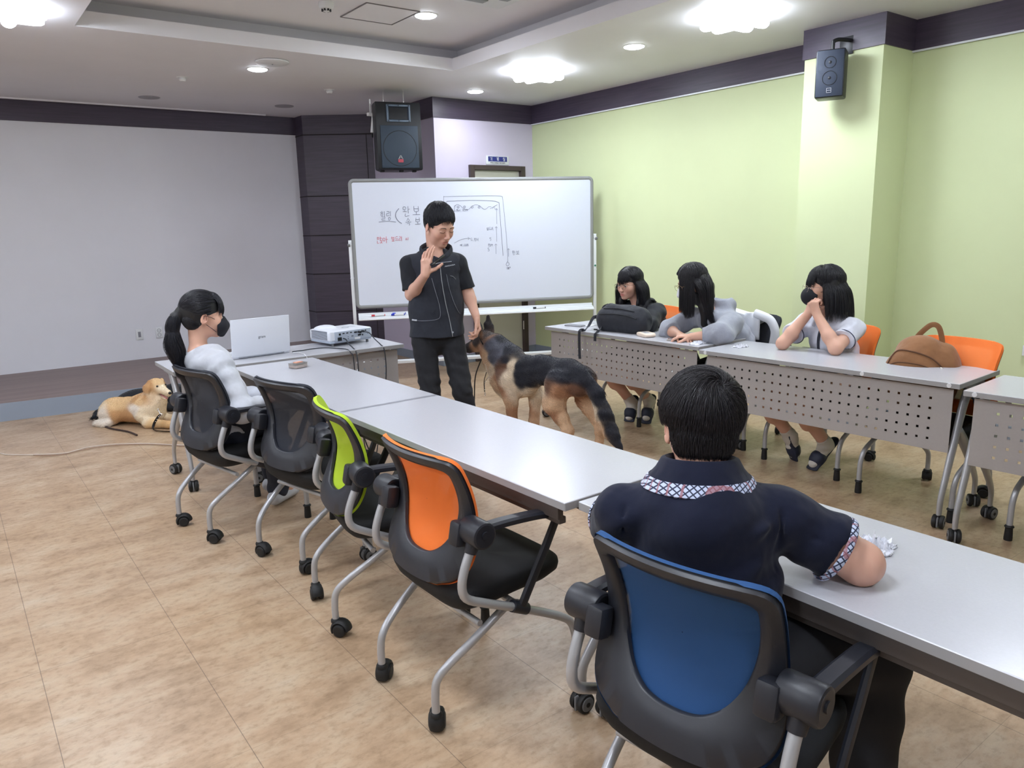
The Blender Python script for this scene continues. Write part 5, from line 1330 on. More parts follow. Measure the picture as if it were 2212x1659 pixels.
# ------------------------------------------------------------------ dogs
def fur(ob, N, length, dirfn, colfn, parent, rad=.0010, seed=0, lift=.35, n=4, skip=None):
    me = ob.data; nv = len(me.vertices); co = np.empty(nv*3, np.float32); me.vertices.foreach_get('co', co); co = co.reshape(-1, 3).astype(float)
    npol = len(me.polygons); idx = np.empty(npol*4, np.int32); me.loops.foreach_get('vertex_index', idx); idx = idx.reshape(-1, 4)
    rg = np.random.default_rng(seed); A = co[idx[:, 0]]; B = co[idx[:, 1]]; C = co[idx[:, 2]]; D = co[idx[:, 3]]
    nr = np.cross(C-A, D-B); ar = np.linalg.norm(nr, axis=1); nr /= ar[:, None]+1e-12
    k = rg.choice(npol, N, p=ar/ar.sum()); u = rg.random((N, 1)); v = rg.random((N, 1))
    P = (A[k]*(1-u)+B[k]*u)*(1-v)+(D[k]*(1-u)+C[k]*u)*v; nn = nr[k]
    if skip is not None: m_ = ~skip(P); P = P[m_]; nn = nn[m_]; N = len(P)
    d = dirfn(P); d = d-nn*(d*nn).sum(1)[:, None]; d /= np.linalg.norm(d, axis=1)[:, None]+1e-9
    L = length(P)*rg.uniform(.6, 1.15, N); d0 = d+nn*lift+rg.normal(size=(N, 3))*.16; d0 /= np.linalg.norm(d0, axis=1)[:, None]
    pts = [P-nn*.001]; Q = P
    for i in range(1, n):
        t = i/(n-1); dd = d0*(1-.4*t)+d*.5*t-UP*.18*t; dd /= np.linalg.norm(dd, axis=1)[:, None]; Q = Q+dd*(L/(n-1))[:, None]; pts.append(Q)
    c = colfn(P)*np.exp(rg.normal(size=(N, 1))*.22); r = rad*np.linspace(1, .25, n)
    return curves('fur', np.stack(pts, 1), r, np.clip(c, 0, 1), M['furstrand'], parent)
def seedcol(seeds, pal, w=(1, 1, 1), pw=7):
    S_ = np.array([s_[1:4] for s_ in seeds])*V3(w); C_ = np.array([V3(srgb(*pal[s_[0]])) for s_ in seeds])
    def f(P):
        out = np.empty((len(P), 3))
        for i in range(0, len(P), 20000):
            Q = P[i:i+20000]*V3(w); d = np.linalg.norm(Q[:, None, :]-S_[None], axis=2)+.006; q = d**-pw; out[i:i+20000] = (q@C_)/q.sum(1)[:, None]
        return out
    return f
class Animal(Person):
    def __init__(s, loc, label): s.root = thing('dog', label, 'dog', loc); s.loc = V3(loc); s.body = SDF()
def build_shepherd():
    P = Animal((3.02, 3.80, 0), 'standing German shepherd with black saddle and tan legs, nose at the instructor')
    X = lambda y: 2.95+(4.42-y)*.152
    q = lambda y, z, o=0.0: V3((X(y)+o, y, z))
    F = P.body; fw = unit((-.152, 1, 0)); Rb = frame(fw)
    e = lambda y, z, r, o=0.0, k=.06: F.ell(q(y, z, o), V3(r), Rb, k)
    e(3.97, .515, (.19, .095, .150)); e(4.09, .51, (.11, .092, .155)); e(3.74, .580, (.19, .080, .098)); e(3.54, .565, (.135, .092, .110)); e(3.45, .53, (.08, .075, .085))
    F.cap(q(4.06, .61), q(4.19, .685), .115, .092, .05); F.cap(q(4.19, .685), q(4.27, .715), .088, .070, .04); e(4.17, .60, (.095, .085, .105)); F.cap(q(4.12, .46), q(4.05, .38), .070, .05, .05)
    hc = q(4.295, .722, -.005); hd = unit((-.40, .90, -.22)); Rh = frame(hd); hw = lambda x, y, z: hc+Rh@V3((x, y, z))
    F.ell(hc, V3((.080, .066, .060)), Rh, .03); F.cap(hw(.05, 0, -.012), hw(.155, 0, -.030), .043, .027, .03); F.cap(hw(.04, 0, -.040), hw(.13, 0, -.052), .030, .016, .02)
    F.ell(hw(.172, 0, -.018), V3((.014, .015, .012)), Rh, .006)
    for s_ in (-1, 1):
        b_ = hw(-.030, s_*.048, .035); t_ = hw(-.045, s_*.066, .155); m_ = b_*.5+t_*.5; n_ = unit(hd*.85+Rh[:, 1]*s_*.40)
        F.cap(b_, m_, .046, .036, .012, sq=(n_, .40)); F.cap(m_, t_, .036, .013, .010, sq=(n_, .42))
    for s_, fy, hy in ((-1, 0.0, 0.0), (1, -.03, -.10)):
        o = s_*.075
        F.chain([q(3.99+fy, .50, o*1.15), q(3.94+fy, .37, o*1.2), q(3.945+fy, .20, o*1.05), q(3.945+fy, .06, o)], [.070, .046, .031, .027], .03); F.cap(q(3.95+fy, .035, o), q(3.99+fy, .028, o), .034, .030, .02, sq=(UP, .8))
        F.chain([q(3.53+hy*.3, .53, o*1.1), q(3.555+hy*.8, .40, o*1.35), q(3.455+hy, .235, o*1.15), q(3.475+hy, .07, o)], [.092, .066, .031, .027], .035); F.cap(q(3.48+hy, .035, o), q(3.53+hy, .028, o), .034, .030, .02, sq=(UP, .8))
    F.chain([q(3.40, .575), q(3.315, .48), q(3.255, .36), q(3.20, .25), q(3.13, .165)], [.038, .046, .052, .046, .016], .03, sq=(Rb[:, 1], .75))
    pal = dict(black=(30, 32, 42), dark=(52, 42, 42), tan=(200, 166, 134), rust=(168, 124, 94), cream=(214, 196, 172), grey=(88, 90, 102), brown=(108, 76, 60))
    seeds = [('dark',2.88,4.36,0.73),('dark',2.89,4.29,0.73),('rust',2.88,4.35,0.69),('black',2.87,4.39,0.68),('rust',2.90,4.19,0.79),('dark',2.89,4.26,0.83),('dark',2.91,4.13,0.86),('tan',2.89,4.31,0.62),('rust',2.90,4.24,0.66),('tan',2.90,4.25,0.58),('tan',2.90,4.18,0.63),('grey',2.91,4.12,0.72),('tan',2.91,4.13,0.57),('grey',2.92,4.04,0.68),('black',2.93,3.97,0.72),('black',2.94,3.91,0.68),('grey',2.92,4.09,0.63),('cream',2.90,4.18,0.54),('cream',2.91,4.12,0.56),('brown',2.93,4.01,0.56),('rust',2.92,4.05,0.49),('tan',2.92,4.08,0.45),('rust',2.93,3.98,0.43),('tan',2.93,4.01,0.37),('cream',2.94,3.945,0.60),('cream',2.94,3.945,0.53),('cream',2.94,3.93,0.47),('black',2.95,3.885,.60),('black',2.95,3.88,.54),('black',2.95,3.87,.49),('black',2.96,3.80,.49),('black',2.97,3.70,.55),('black',2.98,3.62,.62),('black',2.96,3.78,.60),('brown',2.94,3.985,.54),('brown',2.94,3.98,.60),('black',2.93,3.98,0.62),('black',2.95,3.85,0.67),('black',2.97,3.75,0.68),('black',2.98,3.65,0.66),('black',2.97,3.75,0.59),('black',2.98,3.63,0.59),('black',3.00,3.53,0.61),('black',3.01,3.46,0.59),('black',2.95,3.83,0.53),('black',2.97,3.73,0.51),('cream',2.96,3.81,0.42),('cream',2.97,3.73,0.44),('black',3.02,3.40,0.60),('black',3.03,3.33,0.54),('brown',2.99,3.55,0.51),('rust',3.00,3.48,0.49),('brown',3.01,3.42,0.48),('cream',2.98,3.61,0.48),('tan',2.99,3.59,0.42),('tan',3.00,3.52,0.41),('tan',3.01,3.44,0.41),('tan',3.02,3.39,0.37),('rust',3.00,3.52,0.32),('tan',3.01,3.46,0.31),('tan',3.00,3.50,0.25),('tan',3.00,3.52,0.17),('tan',2.94,3.97,0.33),('rust',2.94,3.95,0.28),('tan',2.93,3.97,0.21),('tan',2.94,3.93,0.12),('black',3.03,3.29,0.51),('black',3.04,3.27,0.45),('black',3.04,3.23,0.37),('black',3.05,3.19,0.29),('black',3.06,3.12,0.24),('cream',3.03,3.32,0.38),('cream',3.03,3.30,0.33),('tan',3.04,3.26,0.27),('black',3.03,3.30,0.58),('black',2.93,4.00,0.70),('tan',2.95,3.89,-0.01),('tan',3.01,3.46,0.07),('black',3.05,3.75,.70),('black',3.05,3.85,.68),('black',3.06,3.6,.68),('black',3.0,4.1,.76),('dark',2.96,4.2,.77),
             ('cream',3.02,3.85,.38),('cream',3.0,4.1,.36),('rust',3.1,3.5,.45),('tan',3.1,3.4,.28),('tan',3.1,3.38,.1)]
    cf0 = seedcol(seeds, pal, (.55, 1, 1)); dk = V3(srgb(34, 30, 34))
    def cf(Q):
        C = cf0(Q); L = (Q-hc)@Rh; m_ = 1/(1+np.exp(-(L[:, 0]-.085)/.010)); m2 = 1/(1+np.exp(-(L[:, 2]-.062)/.010))*(L[:, 0] < .05)*(L[:, 0] > -.12)
        for mm in (m_, m2*.9): C = C*(1-mm[:, None])+dk*mm[:, None]
        return C
    b_ = P.add('body', F.mesh('body', .0055, M['fur'], color=cf, zmin=.0, disp=folds(.003, [((0, 1, .4), 60), ((.3, .4, 1), 90)], 3)))
    def dr(Q):
        d = np.tile(-fw-UP*.25, (len(Q), 1)); lg = Q[:, 2] < .36; d[lg] = -UP-fw*.15; tl = Q[:, 1] < 3.36; d[tl] = unit((.08, -.55, -.75)); return d
    ln = lambda Q: np.where(Q[:, 2] < .30, .012, np.where((Q[:, 1] > 4.24) | (Q[:, 2] > .76), .010, .030))+np.where((Q[:, 1] < 3.36), .018, 0)
    f1 = fur(b_, 60000, ln, dr, cf, b_, .0011, 5, lift=.28)
    # eyes
    for s_ in (-1, 1): MB().ell(hw(.058, s_*.040, .016), (.008, .008, .008), None, 12, 8).build('eye', mat_iris, b_)
    ch = MB(); pts = [q(4.17, .515, -.06), q(4.205, .49, -.03), q(4.235, .44, -.05), q(4.225, .375, -.06)]
    cm = catmull(pts, 8); chm = MB()
    for i in range(len(cm)-1):
        a_ = cm[i]; dq = unit(cm[i+1]-a_); u_ = unit(np.cross(dq, (1, 0, 0) if i % 2 else (0, 1, 0))); v_ = dq
        chm.tube([a_+v_*.006*math.cos(t)+u_*.0035*math.sin(t) for t in np.linspace(0, 2*PI, 11)[:-1]], .0011, 5, closed=True)
    rc = q(4.225, .36, -.06); chm.tube([rc+V3((.006*math.cos(t)*.6, .011*math.cos(t), .011*math.sin(t))) for t in np.linspace(0, 2*PI, 17)[:-1]], .002, 6, closed=True)
    P.put(chm.build('chain_collar', M['chrome']), b_)
    P.put(MB().tube(catmull([q(4.215, .515, -.05), q(4.235, .45, -.055), q(4.228, .375, -.06)], 5), .0028, 8).build('tab_cord', M['blackmetal']), b_)
    return P
def build_golden():
    P = Animal((1.13, 6.50, 0), 'golden retriever lying on the floor by the stage, mouth open')
    a = unit((.592, -.806, 0)); n = V3((-.806, -.592, 0)); O = V3((.93, 6.86, 0)); Rb = np.stack([a, np.cross(UP, a), UP], 1)
    q = lambda s_, z, o=0.0: O+a*s_+n*o+UP*z
    F = P.body; e = lambda s_, z, r, o=0.0, k=.05: F.ell(q(s_, z, o), V3(r), Rb, k)
    e(.12, .110, (.105, .100, .100)); e(.27, .120, (.17, .105, .100)); e(.42, .135, (.13, .110, .120)); e(.50, .13, (.09, .095, .11))
    e(.14, .085, (.095, .045, .082), .085); e(.14, .085, (.095, .045, .082), -.085)
    F.cap(q(.16, .03, .125), q(.06, .025, .13), .032, .024, .02); F.cap(q(.06, .025, .13), q(.14, .022, .15), .020, .018, .02)
    F.cap(q(.47, .16), q(.545, .275), .092, .066, .05); F.cap(q(.50, .12), q(.57, .20), .078, .056, .05)
    for o in (.075, -.075): F.chain([q(.46, .10, o), q(.52, .04, o*1.1), q(.70, .035, o*.9)], [.055, .038, .028], .03); F.cap(q(.70, .03, o*.9), q(.735, .026, o*.9), .031, .026, .02, sq=(UP, .8))
    hc = q(.565, .328, .0); hd = unit(a*.93+n*.22-UP*.20); Rh = frame(hd); hw = lambda x, y, z: hc+Rh@V3((x, y, z))
    F.ell(hc, V3((.074, .062, .058)), Rh, .03)
    F.cap(hw(.050, 0, -.012), hw(.140, 0, -.022), .037, .026, .02); F.cap(hw(.03, 0, -.048), hw(.118, 0, -.076), .022, .013, .010)
    F.ell(hw(.102, 0, -.054), V3((.050, .03, .010)), frame(unit(hd-UP*.15)), .005, None, '-')
    for s_ in (-1, 1): F.chain([hw(-.010, s_*.056, .028), hw(-.022, s_*.072, -.025), hw(-.012, s_*.072, -.080)], [.022, .038, .024], .008, sq=(Rh[:, 1], .40))
    pal = dict(g=(218, 184, 138), l=(232, 214, 186), w=(228, 218, 206), d=(196, 152, 106), o=(206, 166, 118))
    sd = lambda nme, s_, z, o=.1: (nme, *q(s_, z, o))
    seeds = [sd('g', .25, .17), sd('d', .25, .10), sd('d', .35, .08), sd('w', .08, .09, .13), sd('w', .13, .05, .14), sd('l', .04, .16), sd('g', .15, .20, 0), sd('g', .35, .22, 0), sd('w', .43, .16, .12), sd('l', .50, .12, .1), sd('l', .57, .12, .04), sd('g', .45, .22, .1),
             sd('d', .42, .24, .09), sd('g', .60, .04, .09), sd('o', .70, .03, .08), sd('g', .47, .38, 0), sd('g', .56, .32, 0), sd('l', .55, .24, 0), sd('l', .52, .26, .06), sd('d', .30, .03, .12), sd('g', .30, .13, -.1), sd('l', .05, .1, -.1)]
    seeds += [('d', *hw(-.02, -.080, -.03)), ('d', *hw(-.02, .080, -.03)), ('d', *hw(-.018, -.080, -.08)), ('d', *hw(-.01, -.075, .01)), ('g', *hw(.05, 0, .05)), ('l', *hw(.09, 0, .01))]
    cf0 = seedcol(seeds, pal); dk = V3(srgb(60, 34, 34))
    def cf(Q):
        C = cf0(Q); L = (Q-hc)@Rh; m_ = np.exp(-((L-V3((.100, 0, -.052)))/V3((.045, .028, .011)))**2).prod(1); m_ = np.clip(m_*1.6, 0, 1); return C*(1-m_[:, None])+dk*m_[:, None]
    b_ = P.add('body', F.mesh('body', .005, M['fur'], color=cf, zmin=0.0, disp=folds(.002, [((0, 1, .4), 70), ((.3, .4, 1), 90)], 3)))
    isj = lambda Q: (((Q-hc)@Rh)[:, 0] > .055) & (((Q-hc)@Rh)[:, 2] < -.030) & (((Q-hc)@Rh)[:, 2] > -.085) & (np.linalg.norm(Q-hc, axis=1) < .17)
    ln = lambda Q: np.where(np.linalg.norm(Q-hc, axis=1) < .10, .010, np.where(((Q-O)@a > .5) & (Q[:, 2] < .08), .012, .030))+np.where((Q-O)@a < .16, .012, 0)
    fur(b_, 42000, ln, lambda Q: np.tile(-a-UP*.45, (len(Q), 1)), cf, b_, .0010, 6, lift=.30, skip=isj)
    MB().ell(hw(.166, 0, -.014), (.012, .014, .011), Rh, 14, 10).build('nose', M['rubber'], b_)
    for s_ in (-1, 1): MB().ell(hw(.060, s_*.036, .018), (.0085, .0085, .0075), None, 12, 8).build('eye', mat_iris, b_)
    MB().tube([hw(.06, .0, -.054), hw(.10, 0, -.060), hw(.134, .0, -.070)], [.014, .015, .010], 12, flat=(UP, .35)).build('tongue', mat('pink_tongue', srgb(206, 138, 138), .35), b_)
    return P
def build_black_dog():
    P = Animal((1.27, 6.99, 0), 'black dog lying against the stage, mostly hidden behind the golden retriever')
    F = P.body; F.ell((1.24, 7.00, .105), (.20, .10, .105), None, .05); F.ell((1.42, 6.97, .10), (.10, .09, .10), None, .05); F.cap((1.44, 6.96, .14), (1.50, 6.93, .17), .075, .06, .04)
    F.ell((1.535, 6.91, .165), (.065, .055, .052), None, .03); F.cap((1.56, 6.89, .15), (1.645, 6.83, .13), .034, .024, .02)
    for s_ in (-1, 1): F.cap((1.52+s_*.02, 6.91-s_*.05, .19), (1.50+s_*.03, 6.91-s_*.065, .14), .026, .018, .02)
    F.chain([(1.06, 7.0, .10), (.98, 6.97, .075), (.91, 6.94, .055), (.86, 6.91, .040)], [.045, .038, .034, .014], .03)
    F.cap((1.44, 6.88, .04), (1.62, 6.78, .03), .035, .028, .03); F.cap((1.44, 7.03, .04), (1.64, 6.98, .03), .035, .028, .03); F.cap((1.10, 6.91, .05), (1.22, 6.87, .03), .05, .03, .03)
    col = V3(srgb(20, 22, 30)); cf = lambda Q: np.tile(col, (len(Q), 1)); b_ = P.add('body', F.mesh('body', .007, M['fur'], color=cf, zmin=0.0))
    fur(b_, 12000, lambda Q: np.full(len(Q), .022)+np.where(Q[:, 0] < 1.05, .02, 0), lambda Q: np.tile(V3((-.8, 0, -.4)), (len(Q), 1)), cf, b_, .001, 8)
    for s_ in (-1, 1): MB().ell(V3((1.585, 6.875, .185))+V3((.02, .03, 0))*s_, (.006, .006, .006), None, 10, 6).build('eye', mat_eye, b_)
    return P
DOGS = [build_shepherd(), build_golden(), build_black_dog()]
# ------------------------------------------------------------------ whiteboard
BL = V3((3.262, 6.870, 0)); BU = unit((2.187, -1.008, 0)); BN = V3((-BU[1]*-1, 0, 0))
BN = unit(np.cross(BU, UP)); BN = BN if BN[1] < 0 else -BN      # towards the room
brz = math.atan2(BU[1], BU[0])
wb = thing('whiteboard', 'large rolling whiteboard with a grey frame and marker drawings behind the instructor', 'whiteboard', (BL[0], BL[1], 0), brz)
# local frame: x along the board, -y towards the room, z up
Wd, z0, z1 = 2.41, .752, 1.955
MB().box((Wd/2, 0, (z0+z1)/2), (Wd-.03, .016, z1-z0-.03)).build('board_panel', mat('whiteboard_enamel', srgb(216, 222, 238), .12, spec=.6), wb)
rr_ = []
for (cx_, cz_, a0) in ((Wd-.035, z1-.035, 0), (.035, z1-.035, PI/2), (.035, z0+.035, PI), (Wd-.035, z0+.035, 1.5*PI)):
    for k in range(7): a = a0+k*PI/12; rr_.append((cx_+.035*math.cos(a), 0, cz_+.035*math.sin(a)))
MB().tube(rr_, .019, 10, closed=True, flat=((0, 1, 0), .9)).build('board_frame', mat('grey_board_frame', srgb(138, 140, 142), .4), wb)
for s_, x in ((-1, -.035), (1, Wd+.035)):
    q = MB().box((x, .01, .96), (.032, .028, .88), bev=.003).box((x, .01, .30), (.026, .024, .50), bev=.003).cyl((x, -.012, 1.365), (x, .035, 1.365), .016)
    q.cyl((x, .01, 1.352), (x-s_*.05, .01, 1.352), .010)
    q.box((x, .01, 1.405-.37), (.036, .034, .01)); po = q.build('post', M['whitemetal'], wb)
    MB().cyl((x, -.006, 1.352), (x+s_*.025, -.006, 1.352), .014, bev=.003).build('knob', M['greydisc'], po)
    if s_ > 0: MB().cyl((x, -.006, 1.075), (x, -.010, 1.075), .010).build('green_magnet', mat('green_dot', srgb(40, 120, 96), .5), po)
    ft = MB().tube([(x, -.30, .075), (x, -.05, .105), (x, .05, .105), (x, .30, .075)], .018, 10).build('foot', M['whitemetal'], wb)
    for y in (-.28, .28): MB().cyl((x-.012, y, .03), (x+.012, y, .03), .03, bev=.005).build('wheel', M['rubber'], ft)
MB().box((Wd/2, .01, .185), (Wd+.06, .03, .038), bev=.003).box((Wd/2, -.0075, .19), (Wd+.05, .006, .008)).build('base_bar', M['whitemetal'], wb)
q = MB(); sec = [(.006, .690), (-.004, .690), (-.008, .668), (-.030, .660), (-.052, .656), (-.056, .648), (-.075, .640), (-.078, .628), (-.066, .622), (-.050, .636), (-.02, .650), (.006, .655)]
vs = [(x, y, z) for x in (.0, Wd) for y, z in sec]; m_ = len(sec); fs = [(i, (i+1) % m_, m_+(i+1) % m_, m_+i) for i in range(m_)]+[tuple(range(m_))[::-1], tuple(range(m_, 2*m_))]
q.add(vs, fs).build('marker_tray', M['whitemetal'], wb, False)
# handwriting: simple strokes per letter, unit boxes with y down
def circ(cx, cy, rx, ry, n=12): return [(cx+rx*math.sin(2*PI*k/n), cy-ry*math.cos(2*PI*k/n)) for k in range(n+1)]
J = {'o': [circ(.5, .5, .45, .45)], 'a': [[(.35, 0), (.38, 1)], [(.38, .45), (.95, .42)]], 'O': [[(.5, 0), (.5, .65)], [(0, .68), (1, .64)]], 'n': [[(.1, 0), (.1, .85), (.95, .8)]],
     'b': [[(.1, 0), (.12, 1), (.9, .97), (.92, 0)], [(.12, .5), (.9, .48)]], 's': [[(.55, 0), (.1, 1)], [(.5, .35), (.95, 1)]], 'g': [[(.05, .1), (.9, .05), (.75, 1)]], 'h': [[(.3, 0), (.7, 0)], [(0, .25), (1, .22)], circ(.5, .68, .32, .3)],
     'i': [[(.5, 0), (.52, 1)]], 'r': [[(.1, .05), (.9, .02), (.88, .45), (.12, .5), (.12, .95), (.95, .9)]], 'j': [[(.05, .1), (.95, .05), (.1, 1)], [(.5, .5), (.95, 1)]], 'e': [[(.65, 0), (.65, 1)], [(.1, .48), (.65, .45)]],
     'y': [[(.7, 0), (.7, 1)], [(.1, .32), (.7, .3)], [(.1, .6), (.7, .58)]], 'p': [[(.05, .1), (.95, .05)], [(.3, .1), (.3, .9)], [(.7, .1), (.7, .9)], [(0, .95), (1, .9)]], 'd': [[(.9, .08), (.1, .1), (.1, .9), (.95, .88)]], 'u': [[(0, .5), (1, .45)]], 'm': [[(.1, .1), (.9, .1), (.9, .9), (.1, .9), (.1, .1)]]}
SY = {'완': [('o', 0, 0, .42, .35), ('O', 0, .36, .5, .25), ('a', .55, 0, .4, .68), ('n', .25, .70, .6, .3)], '보': [('b', .15, 0, .7, .5), ('O', 0, .5, 1, .5)], '속': [('s', .15, 0, .7, .38), ('O', 0, .38, 1, .28), ('g', .2, .72, .6, .28)],
      '힐': [('h', 0, 0, .55, .55), ('i', .6, 0, .3, .58), ('r', .2, .62, .65, .38)], '링': [('r', 0, 0, .55, .52), ('i', .6, 0, .3, .58), ('o', .3, .64, .45, .36)], '앉': [('o', 0, .05, .45, .42), ('a', .5, 0, .45, .55), ('n', .0, .62, .45, .36), ('j', .5, .6, .5, .4)],
      '아': [('o', 0, .2, .48, .5), ('a', .5, 0, .5, 1)], '엎': [('o', 0, .05, .45, .42), ('e', .5, 0, .4, .55), ('p', .1, .62, .8, .38)], '드': [('d', .12, 0, .75, .55), ('u', 0, .6, 1, .4)], '려': [('r', 0, .05, .5, .8), ('y', .5, 0, .4, 1)],
      '서': [('s', 0, .1, .5, .75), ('e', .5, 0, .4, 1)], '기': [('g', 0, .1, .55, .8), ('i', .6, 0, .3, 1)], '계': [('g', 0, .1, .4, .8), ('y', .25, 0, .4, 1), ('i', .65, 0, .3, 1)], '실': [('s', 0, 0, .55, .5), ('i', .6, 0, .3, .55), ('r', .2, .6, .65, .4)], '다': [('d', 0, .1, .5, .75), ('a', .5, 0, .45, 1)]}
DG = {'5': [[(.9, 0), (.2, .02), (.15, .45), (.7, .4), (.85, .7), (.6, 1), (.1, .95)]], '1': [[(.5, 0), (.5, 1)]], '8': [circ(.5, .27, .25, .25), circ(.5, .74, .32, .26)], '0': [circ(.5, .5, .3, .48)], '°': [circ(.4, .15, .2, .14)], ',': [[(.4, .85), (.3, 1.1)]], ' ': []}
def text_strokes(txt, w, h, gap=.25):
    out = []; x = 0
    for ch in txt:
        if ch in SY: parts = SY[ch]; wi = w
        else: parts = None; wi = w*.55
        if parts:
            for (j, px_, py_, sw_, sh_) in parts:
                for st_ in J[j]: out.append([(x+(px_+a*sw_)*w, -(py_+b*sh_)*h) for a, b in st_])
        else:
            for st_ in DG.get(ch, []): out.append([(x+a*wi, -b*h) for a, b in st_])
        x += wi+w*gap
    return out
jr = np.random.default_rng(4)
def board_write(q, strokes, u, z, r=.0026, smooth=3):
    r = r*.62
    for st_ in strokes:
        P_ = [(u+a+jr.normal()*.0012, -.0095, z+b+jr.normal()*.0012) for a, b in st_]
        q.tube(catmull(P_, smooth) if len(P_) > 2 else P_, r, 5)
uu = lambda x: (x-3.262)/.908
blk = MB(); red = MB()
board_write(blk, text_strokes('힐링', .050, .085, .15), uu(3.508), 1.665)
blk.tube(catmull([(uu(3.49), -.0095, 1.565), (uu(3.57), -.0095, 1.572), (uu(3.64), -.0095, 1.562)], 4), .0018, 5)
blk.tube(catmull([(uu(3.672), -.0095, 1.69), (uu(3.645), -.0095, 1.655), (uu(3.64), -.0095, 1.61), (uu(3.662), -.0095, 1.57), (uu(3.69), -.0095, 1.548)], 4), .0026, 5)
board_write(blk, text_strokes('완보', .072, .095, .30), uu(3.705), 1.708, .003); board_write(blk, text_strokes('속보', .056, .075, .65), uu(3.722), 1.600, .0028)
board_write(red, text_strokes('앉아', .050, .066, .10), uu(3.465), 1.428, .0034); board_write(red, text_strokes('엎드려', .034, .046, .10), uu(3.590), 1.425, .0026); board_write(red, text_strokes('서', .034, .030, .1), uu(3.715), 1.415, .0026)
L_ = lambda pts, r=.0022, n=4: blk.tube(catmull([(uu(a), -.0095, b) for a, b in pts], n), r*.6, 5)
L_([(4.062, 1.345), (4.066, 1.60), (4.071, 1.785), (4.072, 1.794)]); L_([(4.071, 1.794), (4.30, 1.797), (4.55, 1.795), (4.604, 1.786)]); L_([(4.605, 1.786), (4.612, 1.70), (4.632, 1.40), (4.640, 1.15)])
L_([(4.095, 1.28), (4.093, 1.55), (4.097, 1.75)]); L_([(4.097, 1.750), (4.30, 1.755), (4.50, 1.748), (4.571, 1.730)], .003); L_([(4.572, 1.730), (4.578, 1.60), (4.590, 1.35), (4.596, 1.205)], .003)
L_([(4.165, 1.702), (4.185, 1.716), (4.215, 1.708), (4.25, 1.675), (4.29, 1.668), (4.325, 1.70), (4.36, 1.712), (4.395, 1.70), (4.43, 1.668), (4.455, 1.672), (4.475, 1.690), (4.50, 1.69)], .0022)
L_([(4.163, 1.703), (4.180, 1.708)], .0022, 1); L_([(4.163, 1.703), (4.170, 1.690)], .0022, 1)
for x_, z_ in ((4.198, 1.692), (4.256, 1.693), (4.325, 1.690), (4.388, 1.688)):
    blk.tube([(uu(x_)+.010*math.cos(t), -.0095, z_+.010*math.sin(t)) for t in np.linspace(0, 2*PI, 13)[:-1]], .0018, 5, closed=True)
L_([(4.49, 1.672), (4.555, 1.708)], .0022, 1); L_([(4.51, 1.672), (4.53, 1.69), (4.533, 1.665)], .0022, 1)
def arrow(x_, za, zb, s_=.012): L_([(x_, za), (x_, zb)], .0022, 1); d_ = 1 if zb > za else -1; L_([(x_-s_, zb-d_*s_*1.1), (x_, zb), (x_+s_, zb-d_*s_*1.1)], .0020, 1)
arrow(4.165, 1.69, 1.650, .008); arrow(4.546, 1.520, 1.672); arrow(4.540, 1.348, 1.495); arrow(4.532, 1.225, 1.325); arrow(4.648, 1.195, 1.275)
board_write(blk, text_strokes('앉아,기다려', .019, .024, .08), uu(4.182), 1.672, .0015); board_write(blk, text_strokes('엎드려', .021, .030, .08), uu(4.452), 1.490, .0017); board_write(blk, text_strokes('5', .034, .028), uu(4.475), 1.390, .0018)
board_write(blk, text_strokes('앉아', .023, .028, .08), uu(4.462), 1.330, .0018); board_write(blk, text_strokes('5', .034, .030), uu(4.455), 1.288, .0020); board_write(blk, text_strokes('완보', .032, .042, .15), uu(4.685), 1.252, .0024)
L_([(4.150, 1.345), (4.20, 1.372), (4.25, 1.386), (4.290, 1.386)], .002); L_([(4.276, 1.400), (4.294, 1.386), (4.276, 1.374)], .002, 1)
board_write(blk, text_strokes('흔'.replace('흔', '드')+',완서', .022, .028, .08), uu(4.300), 1.388, .0018); board_write(blk, text_strokes('아,다려', .022, .026, .08), uu(4.205), 1.335, .0018)
L_([(4.640, 1.15), (4.630, 1.135), (4.622, 1.118), (4.634, 1.103), (4.650, 1.112), (4.650, 1.132), (4.638, 1.140)], .0024); board_write(blk, text_strokes('180°', .016, .024, .2), uu(4.625), 1.092, .0017)
blk.build('black_marker_writing', mat('black_marker_ink', srgb(104, 108, 132), .5), wb); red.build('red_marker_writing', mat('red_marker_ink', srgb(216, 104, 120), .5), wb)
def loc_wb(u, y, z): return tuple(BL+BU*u+BN*(-y)+UP*z)
def marker(u, y, z, col, label, yaw=0.0, body=(222, 224, 230)):
    t_ = thing('marker_pen', label, 'marker', loc_wb(u, y, z), brz+yaw, 'marker pens on the whiteboard tray')
    MB().cyl((-.04, 0, 0), (.062, 0, 0), .0085, bev=.001, seg=14).build('barrel', mat('marker_barrel', srgb(*body), .4), t_)
    cm_ = mat('marker_cap', srgb(*col), .35); MB().cyl((-.066, 0, 0), (-.034, 0, 0), .0098, bev=.002, seg=14).cyl((.058, 0, 0), (.066, 0, 0), .009, bev=.001, seg=14).build('cap', cm_, t_)
marker(uu(3.436), -.050, .668, (196, 60, 72), 'red-capped marker lying at the left end of the whiteboard tray', .03)
marker(uu(3.622), -.030, .674, (40, 60, 190), 'blue-capped marker on the whiteboard tray, rear one of a pair', .05); marker(uu(3.610), -.052, .667, (36, 52, 180), 'blue-capped marker on the whiteboard tray, front one of a pair', -.02)
marker(uu(4.922), -.050, .668, (40, 44, 52), 'black-capped marker lying at the right part of the whiteboard tray', .02)
# ------------------------------------------------------------------ speakers and sign
t_ = thing('loudspeaker', 'big black loudspeaker hanging from the ceiling by the dark wood column', 'loudspeaker', (3.81, 6.93, 2.06), math.atan2(-.26, .97))
